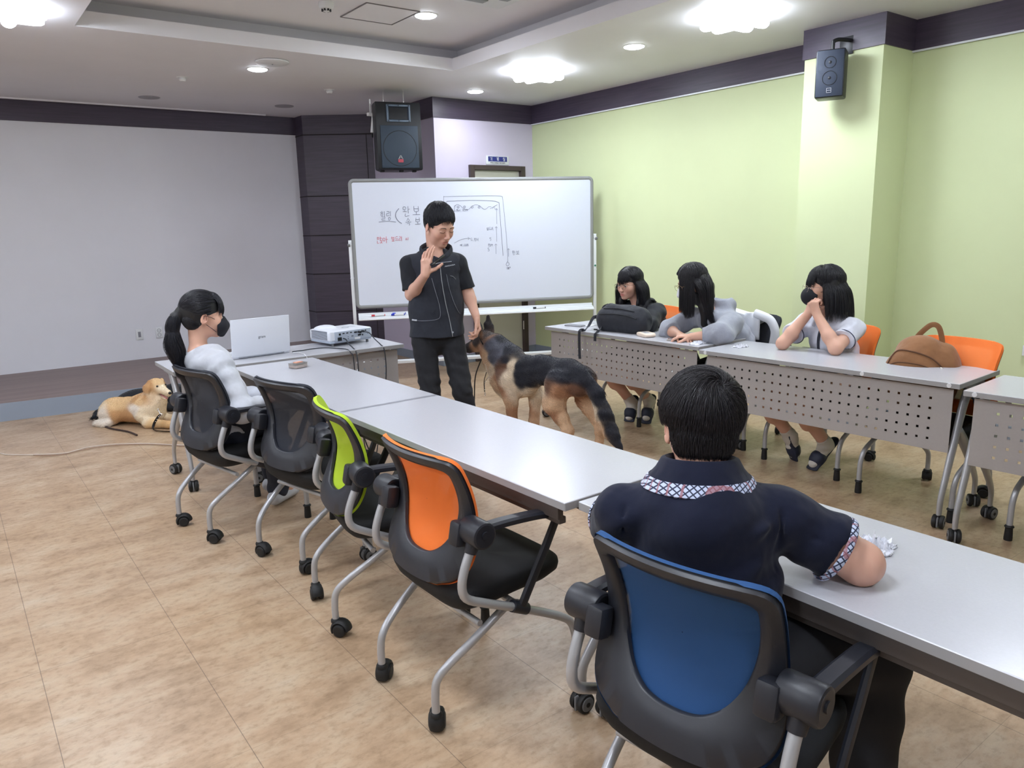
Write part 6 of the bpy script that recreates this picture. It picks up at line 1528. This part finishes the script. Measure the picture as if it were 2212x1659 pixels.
# local: x right along the front, -y front
sp = [(-.22, -.17), (.22, -.17), (.22, -.02), (.14, .18), (-.14, .18), (-.22, -.02)]
q = MB().slab([(a, b) for a, b in sp], (0, 0, 0), (1, 0, 0), (0, 1, 0), .63, .018); q.build('cabinet', M['blackmetal'], t_, True, 30)
gm = mat('speaker_grille_mesh', srgb(46, 60, 76), .6, bump=(900, .6, .001))
MB().box((0, -.172, .215), (.37, .012, .395), bev=.005).build('grille', gm, t_)
MB().tube([(.165*math.cos(t), -.178, .20+.165*math.sin(t)) for t in np.linspace(0, 2*PI, 41)[:-1]], .003, 6, closed=True).build('cone_outline', M['blackmetal'], t_)
q = MB(); 
for (c_, s_) in (((0, -.176, .595), (.235, .016, .018)), ((0, -.176, .455), (.235, .016, .018)), ((-.108, -.176, .525), (.018, .016, .155)), ((.108, -.176, .525), (.018, .016, .155))): q.box(c_, s_, bev=.003)
hn = q.build('horn_frame', mat('grey_horn_frame', srgb(96, 112, 132), .4), t_)
q = MB(); vs = [(-.10, -.170, .465), (.10, -.170, .465), (.10, -.170, .585), (-.10, -.170, .585), (-.03, -.08, .50), (.03, -.08, .50), (.03, -.08, .55), (-.03, -.08, .55)]
q.add(vs, [(0, 1, 5, 4), (1, 2, 6, 5), (2, 3, 7, 6), (3, 0, 4, 7), (4, 5, 6, 7)]); MB().add([(v[0]*1.0, v[1]-.012, v[2]) for v in vs], q.f).build('horn_throat', mat('horn_throat', srgb(40, 54, 74), .4), hn, False)
for x in (-.10, 0, .10):
    for z in (.455, .595): MB().cyl((x, -.184, z), (x, -.188, z), .005).build('screw', M['blackmetal'], hn)
MB().box((-.0, -.180, .085), (.052, .006, .03)).build('badge', mat('red_badge', srgb(168, 58, 74), .5), t_)
q = MB()
for s_ in (-1, 1): q.tube([(s_*.022, -.182, .100), (s_*.002, -.182, .135)], .003, 6)
q.tube([(-.010, -.182, .108), (0, -.182, .122), (.010, -.182, .108)], .002, 6); q.build('emblem', mat('silver_emblem', srgb(190, 196, 206), .3, metal=.6), t_)
for x in (-.17, 0.02, .15): MB().box((x, -.10, -.008), (.035, .05, .018), bev=.004).build('foot', M['rubber'], t_)
for z in (.47, .36): MB().box((-.218, .06-.02, z), (.012, .05, .06+.02), (0, 0, -.38), bev=.01).build('side_handle', M['rubber'], t_)
for x in (-.10, .10): MB().cyl((x, 0, .62), (x, 0, .76), .004).build('hanging_rod', M['chrome'], t_)
t_ = thing('wall_bracket', 'small white bracket under the ceiling left of the hanging loudspeaker', 'bracket', (3.60, 6.98, 2.41), 0)
MB().box((0, 0, .09), (.03, .03, .16), (0, .15, 0), bev=.004).box((-.015, 0, .18), (.075, .04, .03), bev=.004).box((-.02, 0, .255), (.012, .012, .13)).build('bracket_body', M['white'], t_)
t_ = thing('wall_speaker', 'small black speaker mounted high on the lime green pillar', 'loudspeaker', (5.075, 3.06, 2.30), math.radians(-66))
MB().box((0, 0, .155), (.185, .16, .31), bev=.012).build('cabinet', M['blackmetal'], t_)
g_ = MB().box((0, -.082, .155), (.17, .008, .295), bev=.003).build('grille', mat('dark_blue_grille', srgb(44, 54, 72), .6, bump=(700, .5, .001)), t_)
for z, r_ in ((.225, .036), (.125, .045)): MB().tube([(r_*math.cos(t), -.0865, z+r_*math.sin(t)) for t in np.linspace(0, 2*PI, 31)[:-1]], .002, 6, closed=True).ell((0, -.084, z), (.012, .004, .012), None, 14, 8).build('cone', M['blackmetal'], t_)
q = MB()
for (c_, s_) in (((-.0, -.087, .060), (.028, .003, .002)), ((0, -.087, .046), (.028, .003, .002)), ((0, -.087, .032), (.028, .003, .002)), ((-.014, -.087, .046), (.002, .003, .03)), ((.014, -.087, .046), (.002, .003, .03))): q.box(c_, s_)
q.build('badge', mat('silver_badge', srgb(190, 194, 202), .4), t_)
bk = MB().cyl((0, .0, .31), (0, .0, .375), .012).tube(catmull([(0, 0, .37), (.03, .03, .385), (.08, .085, .385), (.10, .11, .385)], 4), .013, 10).build('mounting_arm', M['blackmetal'], t_)
t2_ = MB().box((5.226, 3.05, 2.66), (.006, .10, .12), bev=.002); pl_ = t2_.build('wall_plate', M['blackmetal'], None); pl_.parent = t_; pl_.matrix_parent_inverse = (Matrix.Translation((5.075, 3.06, 2.30)) @ Matrix.Rotation(math.radians(-66), 4, 'Z')).inverted()
# sign over the door
t_ = thing('door_sign', 'blue and white room sign with Korean and English lettering above the door', 'sign', (4.98, YD-.006, 2.165))
MB().box((.155, 0, .047), (.31, .010, .094), bev=.002).build('sign_plate', M['white'], t_); MB().box((.155, -.006, .060), (.255, .003, .052)).build('blue_panel', mat('sign_blue', srgb(44, 52, 132), .4), t_)
q = MB()
for i, ch in enumerate('기계실'):
    for (j, px_, py_, sw_, sh_) in SY[ch]:
        for st_ in J[j]: q.tube([(.048+i*.088+(px_+a*sw_)*.038, -.0085, .080-(py_+b*sh_)*.038) for a, b in st_], .0022, 5)
q.build('sign_letters', M['white'], t_)
def text_mesh(name, txt, size, m_, parent, loc, rot, ext=.0006, bold=0.0):
    c_ = bpy.data.curves.new(name, 'FONT'); c_.body = txt; c_.size = size; c_.extrude = ext; c_.offset = bold; c_.align_x = 'CENTER'; c_.align_y = 'CENTER'
    tmp = bpy.data.objects.new(name, c_); COL.objects.link(tmp); dg = bpy.context.evaluated_depsgraph_get(); me = bpy.data.meshes.new_from_object(tmp.evaluated_get(dg)); bpy.data.objects.remove(tmp); me.materials.clear(); me.materials.append(m_)
    return link(name, me, parent, loc, rot)
text_mesh('sign_letters', 'MACHINE ROOM', .026, mat('sign_black', srgb(40, 40, 56), .5), t_, (.155, -.0065, .018), (PI/2, 0, 0))
# wall sockets
t_ = thing('light_switch', 'white wall plate with a small round switch on the screen wall', 'switch', (1.690, YS-.002, .425))
MB().box((0, -.004, 0), (.072, .010, .118), bev=.003).build('plate', M['white'], t_); MB().box((0, -.010, .0), (.028, .004, .06), bev=.001).cyl((0, -.010, .015), (0, -.014, .015), .007).build('button', mat('switch_grey', srgb(140, 140, 150), .5), t_)
t_ = thing('wall_socket', 'white double wall socket next to the ponytail', 'socket', (1.893, YS-.002, .425))
MB().box((0, -.004, 0), (.072, .010, .118), bev=.003).build('plate', M['white'], t_)
q = MB()
for z in (.024, -.024): q.tube([(.018*math.cos(t), -.0095, z+.018*math.sin(t)) for t in np.linspace(0, 2*PI, 21)[:-1]], .0018, 6, closed=True).cyl((-.007, -.0085, z), (-.007, -.0105, z), .003).cyl((.007, -.0085, z), (.007, -.0105, z), .003)
q.build('outlet', mat('socket_grey', srgb(120, 122, 132), .5), t_)
t_ = thing('wall_outlet_box', 'small white outlet box low on the green wall at the right edge', 'socket', (XR-.02, 1.84, .62))
MB().box((0, 0, 0), (.03, .14, .07), bev=.004).build('cover', M['white'], t_)
# ------------------------------------------------------------------ things on the tables
TZ = .7205
t_ = thing('projector', 'white projector with cables on the front table', 'projector', (2.215, 4.965, TZ), math.radians(8))
pm_ = mat('projector_white', srgb(218, 222, 232), .35); pg = mat('projector_grey', srgb(172, 182, 198), .45)
MB().box((0, 0, .070), (.345, .265, .072), bev=.014, seg=3).build('upper_shell', pm_, t_); MB().box((0, 0, .032), (.335, .255, .024), bev=.006).build('lower_shell', pg, t_)
MB().box((.012, -.131, .066), (.292, .008, .066), bev=.002).build('connector_panel', pg, t_)
q = MB().ell((-.085, .065, .100), (.085, .075, .030), None, 24, 12); q.build('lens_hump', pm_, t_)
q = MB(); [q.box((-.173, .0, .048+.0075*k), (.004, .20, .0030)) for k in range(8)]; [q.box((-.150, -.1325, .048+.0075*k), (.040, .003, .0030)) for k in range(0)]; q.build('vent_slats', mat('vent_dark', srgb(96, 104, 118), .6), t_)
q = MB(); [q.box((x_, -.136, .084), (.016, .003, .006)) for x_ in (-.065, -.035, -.005)]; q.box((-.095, -.136, .080), (.014, .003, .013)).box((-.097, -.136, .048), (.032, .003, .024), bev=.001)
q.box((.032, -.136, .082), (.022, .003, .009)).box((.062, -.136, .060), (.024, .003, .010)); [q.cyl((x_, -.134, z_), (x_, -.138, z_), r_) for x_, z_, r_ in ((.115, .086, .005), (.088, .058, .005), (-.03, .056, .002), (-.03, .044, .0025), (.13, .062, .002))]
q.build('ports', M['blackmetal'], t_)
MB().box((.045, -.1355, .040), (.045, .002, .014)).build('rating_label', M['white'], t_); text_mesh('ce_mark', 'CE', .014, mat('mark_ink', srgb(60, 66, 80), .5), t_, (.005, -.1358, .058), (PI/2, 0, 0))
MB().cyl((.055, -.136, .082), (.055, -.165, .082), .008, bev=.001).cyl((.085, -.136, .084), (.085, -.160, .084), .007).build('cable_plug', M['blackmetal'], t_)
MB().tube([(.025+.028*math.cos(t), -.02+.018*math.sin(t), .1065) for t in np.linspace(0, 2*PI, 25)[:-1]], .0012, 5, closed=True).build('focus_ring_mark', mat('mark_grey', srgb(140, 146, 158), .5), t_)
MB().box((.09, .0, .1065), (.05, .03, .001)).build('control_pad', mat('pad_grey', srgb(190, 196, 208), .5), t_)
for x_, y_ in ((-.14, -.11), (.14, -.11), (0, .11)): MB().cyl((x_, y_, 0), (x_, y_, .024), .009).build('foot', M['greydisc'], t_)
cab = mat('black_cable_rubber', srgb(38, 42, 52), .5)
def cable(name, pts, r, m_, label, n=8): o = MB().tube(catmull(pts, n), r, 8).build(name, m_); tag(o, label, 'cable', 'cables by the projector' if 'floor' not in label else None); return o
cable('power_cable', [(2.165, 4.826, .770), (2.170, 4.790, .766), (2.165, 4.745, .745), (2.150, 4.640, .725), (2.145, 4.585, .700), (2.142, 4.565, .60), (2.140, 4.565, .40), (2.150, 4.570, .15), (2.18, 4.55, .012)], .0042, cab, 'short black power cable hanging from the left of the projector')
cable('video_cable', [(2.320, 4.815, .803), (2.338, 4.770, .795), (2.352, 4.715, .755), (2.352, 4.640, .728), (2.350, 4.585, .700), (2.350, 4.572, .58), (2.335, 4.570, .45), (2.30, 4.565, .30), (2.25, 4.55, .10), (2.22, 4.53, .012)], .0038, cab, 'black video cable looping down from the right of the projector')
cable('laptop_cable', [(1.79, 4.795, .726), (1.86, 4.80, .7255), (1.94, 4.815, .7255), (2.01, 4.80, .7255), (2.065, 4.72, .7255), (2.095, 4.62, .7255), (2.105, 4.585, .705), (2.115, 4.570, .66), (2.12, 4.565, .40), (2.15, 4.55, .012)], .0034, cab, 'long black cable running from the laptop across the table')
cable('charger_cable', [(1.775, 4.745, .727), (1.80, 4.725, .728), (1.808, 4.665, .727), (1.806, 4.618, .722), (1.805, 4.585, .69), (1.805, 4.575, .50), (1.80, 4.57, .03), (1.74, 4.60, .008)], .0022, M['white'], 'thin white cable hanging off the table edge beside the laptop')
t_ = thing('laptop', 'open white laptop seen from behind its lid on the front table', 'laptop', (1.588, 4.800, TZ), math.radians(4.5))
lm_ = mat('laptop_white', srgb(222, 226, 236), .35)
MB().box((0, .115, .0085), (.382, .235, .015), bev=.004).build('base', lm_, t_); MB().box((0, .10, .0165), (.33, .12, .001)).build('keyboard', mat('laptop_keys', srgb(188, 192, 202), .6), t_)
ld = MB().box((0, 0, .122), (.386, .006, .240), bev=.0025).build('lid', lm_, t_); ld.location = (0, -.006, .010); ld.rotation_euler = (.10, 0, 0)
MB().box((0, .0036, .125), (.35, .0015, .200)).build('screen', mat('laptop_screen', srgb(150, 160, 178), .3), ld); MB().cyl((-.15, .0, .0), (.15, 0, .0), .005).build('hinge', mat('laptop_hinge', srgb(150, 154, 164), .4), ld)
text_mesh('logo', 'gram', .024, mat('laptop_logo', srgb(120, 124, 134), .4), ld, (.005, -.0036, .118), (PI/2, 0, 0))
# clear snack box
t_ = thing('snack_box', 'small clear box with a pinkish lid label on the near table', 'box', (1.605, 4.225, TZ), math.radians(20))
q = NT('clear_plastic'); q.p.inputs['Base Color'].default_value = (.95, .92, .90, 1); q.p.inputs['Roughness'].default_value = .08; q.p.inputs['Transmission Weight'].default_value = .75; q.p.inputs['IOR'].default_value = 1.3; clr = q.m
pk = mat('pink_label', srgb(222, 160, 136), .5)
MB().box((0, 0, .014), (.088, .066, .026), bev=.003).build('box_body', clr, t_); MB().box((0, 0, .0285), (.090, .068, .003), bev=.001).build('lid', clr, t_); MB().box((0, .0, .032), (.050, .030, .006), bev=.002).build('sticker', pk, t_); MB().box((0, 0, .010), (.07, .05, .014), bev=.002).build('contents', mat('box_contents', srgb(206, 180, 170), .6), t_)
# tissue packet by the boy
def packet(name, label, loc, rz, size, col, extra=None):
    t_ = thing(name, label, 'packet', loc, rz); w_, d_, h_ = size
    def fn(u, v):
        a = u*2*PI; c_, s_ = math.cos(a), math.sin(a); e_ = .35; X = math.copysign(abs(c_)**e_, c_)*w_/2; Y = math.copysign(abs(s_)**e_, s_)*d_/2; k = math.sin(v*PI)**.45; return (X*(.80+.2*k), Y*(.9+.1*k), h_*v)
    q = MB().grid(fn, 40, 9, True); q.f.append(tuple(range(40))[::-1]); q.f.append(tuple(range(8*40, 9*40))); q.build('wrapper', col, t_)
    if extra: extra(t_)
    return t_
sil = mat('foil_flap', srgb(200, 200, 206), .3, metal=.4, var=.3, vscale=60)
packet('tissue_packet', 'pinkish packet of wipes with a printed white flap in front of the boy in navy', (1.625, 1.425, TZ), math.radians(20), (.15, .09, .022), mat('pink_wrapper', srgb(224, 198, 186), .4, var=.08, vscale=30), lambda t: MB().box((.01, 0, .0225), (.085, .05, .002), bev=.001).build('flap', sil, t))
packet('wet_wipe_packet', 'cream packet with a silver flap beside the black backpack', (3.900, 3.640, TZ), math.radians(70), (.145, .095, .026), mat('cream_wrapper', srgb(232, 214, 196), .5, var=.05, vscale=30), lambda t: MB().box((.0, 0, .0265), (.07, .045, .003), bev=.001).build('flap', sil, t))
def crumple(name, label, loc, size, seed, group='crumpled white tissues'):
    rg = np.random.default_rng(seed); W1 = [(rg.normal(size=2)*f, rg.uniform(0, 6.28), 1.0/f**.6) for f in (4, 5, 7, 9, 12, 15)]
    def hf(a, b): return sum(w*(1-2*abs(math.sin(k[0]*a+k[1]*b+ph))) for k, ph, w in W1)
    def fn(u, v):
        a, b = u*2-1, v*2-1; r_ = math.hypot(a, b*1.0); s_ = 1.0+.18*math.sin(5*math.atan2(b, a)+seed)
        h = size[2]*(.40+.45*hf(a, b))*max(0, 1-r_**2*.55); return (a*s_*size[0]*.5+.004*hf(b, a), b*s_*size[1]*.5+.004*hf(a+1, b), max(.0012, h))
    o = MB().grid(fn, 34, 28).build(name, mat('tissue_paper', srgb(232, 234, 242), .8), None, True, 30); o.location = loc; md = o.modifiers.new('thick', 'SOLIDIFY'); md.thickness = .0012; tag(o, label, 'tissue', group)
crumple('crumpled_tissue', 'crumpled white tissue beside the elbow of the boy in navy', (1.69, .845, TZ), (.13, .08, .060), 3)
crumple('crumpled_tissue', 'long flattened white tissue in front of the girl in the grey hoodie', (3.90, 3.17, TZ), (.17, .06, .030), 5); crumple('crumpled_tissue', 'small crumpled white tissue near the joint of the far tables', (3.97, 2.90, TZ), (.10, .055, .034), 8)
def phone(label, loc, rz, col): 
    t_ = thing('smartphone', label, 'phone', loc, rz, 'phones on the far tables'); MB().box((0, 0, .0045), (.072, .150, .009), bev=.003).build('case', col, t_); MB().box((0, 0, .0093), (.066, .143, .0006)).build('screen', mat('phone_screen', srgb(120, 122, 130), .12), t_)
phone('grey smartphone at the left end of the far tables', (3.93, 4.42, TZ), math.radians(15), mat('phone_grey', srgb(150, 150, 156), .4)); phone('smartphone lying by the hands of the girl in the grey hoodie', (3.915, 3.36, TZ), math.radians(35), mat('phone_cream', srgb(188, 178, 170), .4))
t_ = thing('paper_note', 'small sheet of white paper behind the grey phone', 'paper', (4.03, 4.35, TZ), .3); MB().box((0, 0, .0012), (.09, .06, .002)).build('sheet', M['white'], t_)
# black backpack on its side
t_ = thing('backpack', 'black backpack lying on the far table, straps hanging over the edge', 'bag', (3.965, 3.925, TZ), math.radians(-82)); bb = mat('black_bag_nylon', srgb(30, 33, 43), .75, bump=(420, .3, .001), sheen=.1)
F = SDF(); F.cap((-.14, 0, .085), (.14, .0, .085), .085, .085, .03, sq=((0, 1, 0), .95)); F.cap((-.12, .02, .15), (.15, .01, .14), .045, .042, .05); F.cap((-.14, -.03, .04), (.16, -.03, .04), .05, .05, .04); F.ell((-.17, 0, .075), (.045, .07, .065), None, .04); F.ell((.185, .0, .07), (.035, .07, .06), None, .04)
me = F.mesh('main_compartment', .0045, bb, zmin=0.0, disp=folds(.005, [((1, .2, .3), 40), ((.2, .6, 1), 60), ((.6, 1, .1), 75)], 12)); bg_ = link('main_compartment', me, t_)
def bagline(pts, name='seam', r=.0035, m_=None): q_ = on_surface(bg_, catmull(pts, 6), (0, 1, 0), .3); MB().tube([p-V3((0, .001, 0)) for p in q_], r, 6).build(name, m_ or M['blackmetal'], t_)
bagline([(-.17, 0, .125), (-.05, 0, .132), (.08, 0, .128), (.17, 0, .110)]); bagline([(-.15, 0, .165), (0, 0, .170), (.13, 0, .158)], 'zip')
def strap(pts, w_, name, m_=bb): MB().tube(catmull(pts, 6), w_, 8, flat=((0, 1, 0), .16)).build(name, m_, t_)
strap([(-.20, -.03, .10), (-.235, -.06, .09), (-.245, -.10, .035), (-.24, -.15, .012), (-.245, -.20, .010), (-.248, -.208, -.02), (-.246, -.210, -.12), (-.240, -.212, -.20)], .013, 'shoulder_strap')
strap([(-.15, -.07, .035), (-.12, -.13, .010), (-.105, -.19, .008), (-.10, -.205, -.01), (-.10, -.208, -.055)], .013, 'shoulder_strap'); strap([(-.14, .0, .185), (-.20, .02, .16), (-.23, .03, .10), (-.22, .0, .05)], .014, 'carry_handle')
MB().box((-.225, -.02, .085), (.012, .02, .03), bev=.003).box((-.18, -.10, .012), (.03, .012, .01), bev=.002).build('buckle', M['rubber'], t_)
# tan backpack sitting on the empty chair
t_ = thing('backpack', 'tan canvas backpack sitting on the empty orange chair at the far table', 'bag', (4.17, 1.865, .452), math.radians(-80)); tb_ = mat('tan_canvas', srgb(140, 96, 60), .85, bump=(420, .35, .001), sheen=.2, var=.08, vscale=14); tk = mat('tan_seam', srgb(92, 60, 38), .85)
F = SDF(); F.cap((-.03, .03, .10), (-.02, .03, .26), .145, .125, .05, sq=((0, 1, 0), .66)); F.ell((-.04, .0, .33), (.11, .085, .085), None, .06); F.ell((-.06, -.06, .20), (.14, .07, .15), None, .04); F.ell((.10, .04, .22), (.06, .09, .15), None, .05)
me = F.mesh('main_compartment', .0050, tb_, zmin=0.0, disp=folds(.006, [((1, .2, .3), 30), ((.2, .6, 1), 40), ((.6, 1, .1), 55)], 15)); bg_ = link('main_compartment', me, t_)
def bl(pts, name, r, m_): q_ = on_surface(bg_, catmull(pts, 8), (0, 1, 0), .3); MB().tube([p-V3((0, .001, 0)) for p in q_], r, 6).build(name, m_, t_)
bl([(-.175, 0, .24), (-.13, 0, .335), (-.05, 0, .345), (.04, 0, .315), (.10, 0, .255), (.125, 0, .20)], 'zip', .0045, tk); bl([(-.16, 0, .26), (-.10, 0, .285), (0, 0, .28), (.07, 0, .245), (.10, 0, .20)], 'pocket_seam', .0030, tk)
MB().box((.098, -.100, .262), (.014, .006, .028), (0, .3, 0), bev=.002).build('zip_pull', M['chrome'], t_)
MB().tube(catmull([(-.075, .03, .385), (-.045, .03, .43), (.0, .03, .475), (.035, .03, .470), (.055, .03, .42), (.065, .03, .36)], 6), .014, 8, flat=((0, 1, 0), .22)).build('carry_handle', tb_, t_)
# white jacket hung over the black chair
t_ = thing('jacket', 'white jacket draped over the back of the black chair behind the grey hoodie', 'jacket', (4.50, 3.16, .86), math.radians(178)); jw = mat('white_jacket_cloth', srgb(224, 226, 232), .85, bump=(160, .2, .001)); 
q = MB()
def jf(u, v):
    y = -.20+.26*u; s_ = (v-.4)*.46; top = .015-.05*(u-.3)**2
    if v < .4: x = .045+.012*math.sin(u*9); z = top+s_*.9
    else: x = .045-.09*min(1, (v-.4)*5)-.05*(v-.4)+.012*math.sin(u*11); z = top-(max(0, v-.5))*.62
    return (x, y, z+.012*math.sin(u*7+v*3))
q.grid(jf, 22, 20); o_ = q.build('shell', jw, t_); md = o_.modifiers.new('thick', 'SOLIDIFY'); md.thickness = .008
MB().tube(catmull([(.05, .02, .01), (.055, .09, -.005), (.05, .145, -.03), (.04, .175, -.10), (.035, .16, -.20), (.03, .15, -.24)], 6), .032, 12, flat=((1, 0, 0), .7)).build('sleeve', jw, t_)
MB().tube(catmull([(-.05, -.21, .0), (-.06, -.235, -.08), (-.06, -.25, -.18), (-.06, -.26, -.26)], 6), .034, 12, flat=((1, 0, 0), .7)).build('sleeve', jw, t_)
# leashes and the floor cable
ls = mat('black_leash', srgb(26, 26, 32), .5); br = mat('brown_leather', srgb(52, 36, 34), .5)
def leash(name, pts, r, m_, label, flat=None): o = MB().tube(catmull(pts, 8), r, 8, flat=flat).build(name, m_); tag(o, label, 'leash', 'dog leashes'); return o
leash('leash', [(2.725, 4.035, .855), (2.78, 4.10, .81), (2.86, 4.17, .75), (2.93, 4.22, .66), (2.915, 4.265, .58), (2.885, 4.285, .48), (2.865, 4.275, .35), (2.85, 4.255, .22), (2.85, 4.23, .10), (2.87, 4.20, .02), (2.92, 4.12, .006), (2.96, 4.20, .006)], .0042, ls, 'black cord leash hanging from the hand of the instructor to the floor')
t_ = thing('leash', 'studded black leash clipped to the collar of the golden retriever', 'leash', (1.22, 6.25, 0), 0, 'dog leashes')
o = MB().tube(catmull([(1.232, 6.228, .128), (1.214, 6.255, .10), (1.192, 6.290, .05), (1.180, 6.280, .012), (1.200, 6.210, .008), (1.255, 6.135, .008), (1.33, 6.06, .008)], 8), .010, 8, flat=((.3, .4, .8), .30)).build('strap', ls, t_); o.location = (-1.22, -6.25, 0)
o = MB().cyl((1.222, 6.238, .165), (1.232, 6.226, .135), .004).tube([V3((1.236, 6.222, .125))+V3((.010*math.cos(t), -.008*math.cos(t), .010*math.sin(t))) for t in np.linspace(0, 2*PI, 15)[:-1]], .0024, 6, closed=True).tube([V3((1.222, 6.236, .168))+V3((.006*math.cos(t), -.004*math.cos(t), .008*math.sin(t))) for t in np.linspace(0, 2*PI, 13)[:-1]], .002, 6, closed=True).build('clip', M['chrome'], t_); o.location = (-1.22, -6.25, 0)
q = MB()
for p in ((1.222, 6.237, .112), (1.210, 6.254, .090), (1.200, 6.268, .070)): q.ell(p, (.004, .004, .004), None, 8, 6)
o = q.build('stud', M['chrome'], t_); o.location = (-1.22, -6.25, 0)
leash('leash', [(.885, 6.80, .012), (.900, 6.66, .008), (.935, 6.53, .007), (1.005, 6.37, .007), (1.030, 6.27, .007), (1.043, 6.185, .007)], .0075, br, 'dark brown leather leash end lying on the floor by the golden retriever')
cable('floor_cable', [(.0, 6.52, .006), (.12, 6.42, .006), (.19, 6.32, .006), (.215, 6.26, .006), (.36, 6.13, .006), (.53, 6.02, .006), (.62, 6.045, .006), (.70, 6.075, .006), (.84, 6.04, .006), (.98, 5.945, .006), (1.09, 5.84, .006), (1.18, 5.73, .006), (1.28, 5.61, .006), (1.45, 5.40, .006), (1.6, 5.1, .006)], .0036, mat('pale_cable', srgb(206, 194, 184), .5), 'thin pale cable running across the floor on the left')
cable('floor_cable', [(.36, 6.115, .006), (.50, 5.985, .006), (.66, 6.02, .006), (.80, 6.01, .006), (.97, 5.925, .006), (1.10, 5.80, .006), (1.19, 5.69, .006), (1.30, 5.55, .006)], .0028, mat('brownish_cable', srgb(150, 122, 104), .5), 'thin brownish cable running beside the pale one on the floor')
# marker held in the raised hand of the instructor
t_ = thing('marker_pen', 'black marker pen held in the raised hand of the instructor', 'marker', (2.43, 3.99, 1.30), 0, None, rot=(0, math.radians(68), math.radians(20)))
MB().cyl((0, 0, -.02), (0, 0, .085), .0085, bev=.002).build('barrel', M['rubber'], t_); MB().cyl((0, 0, -.055), (0, 0, -.02), .0095, bev=.002).build('cap', M['blackmetal'], t_)
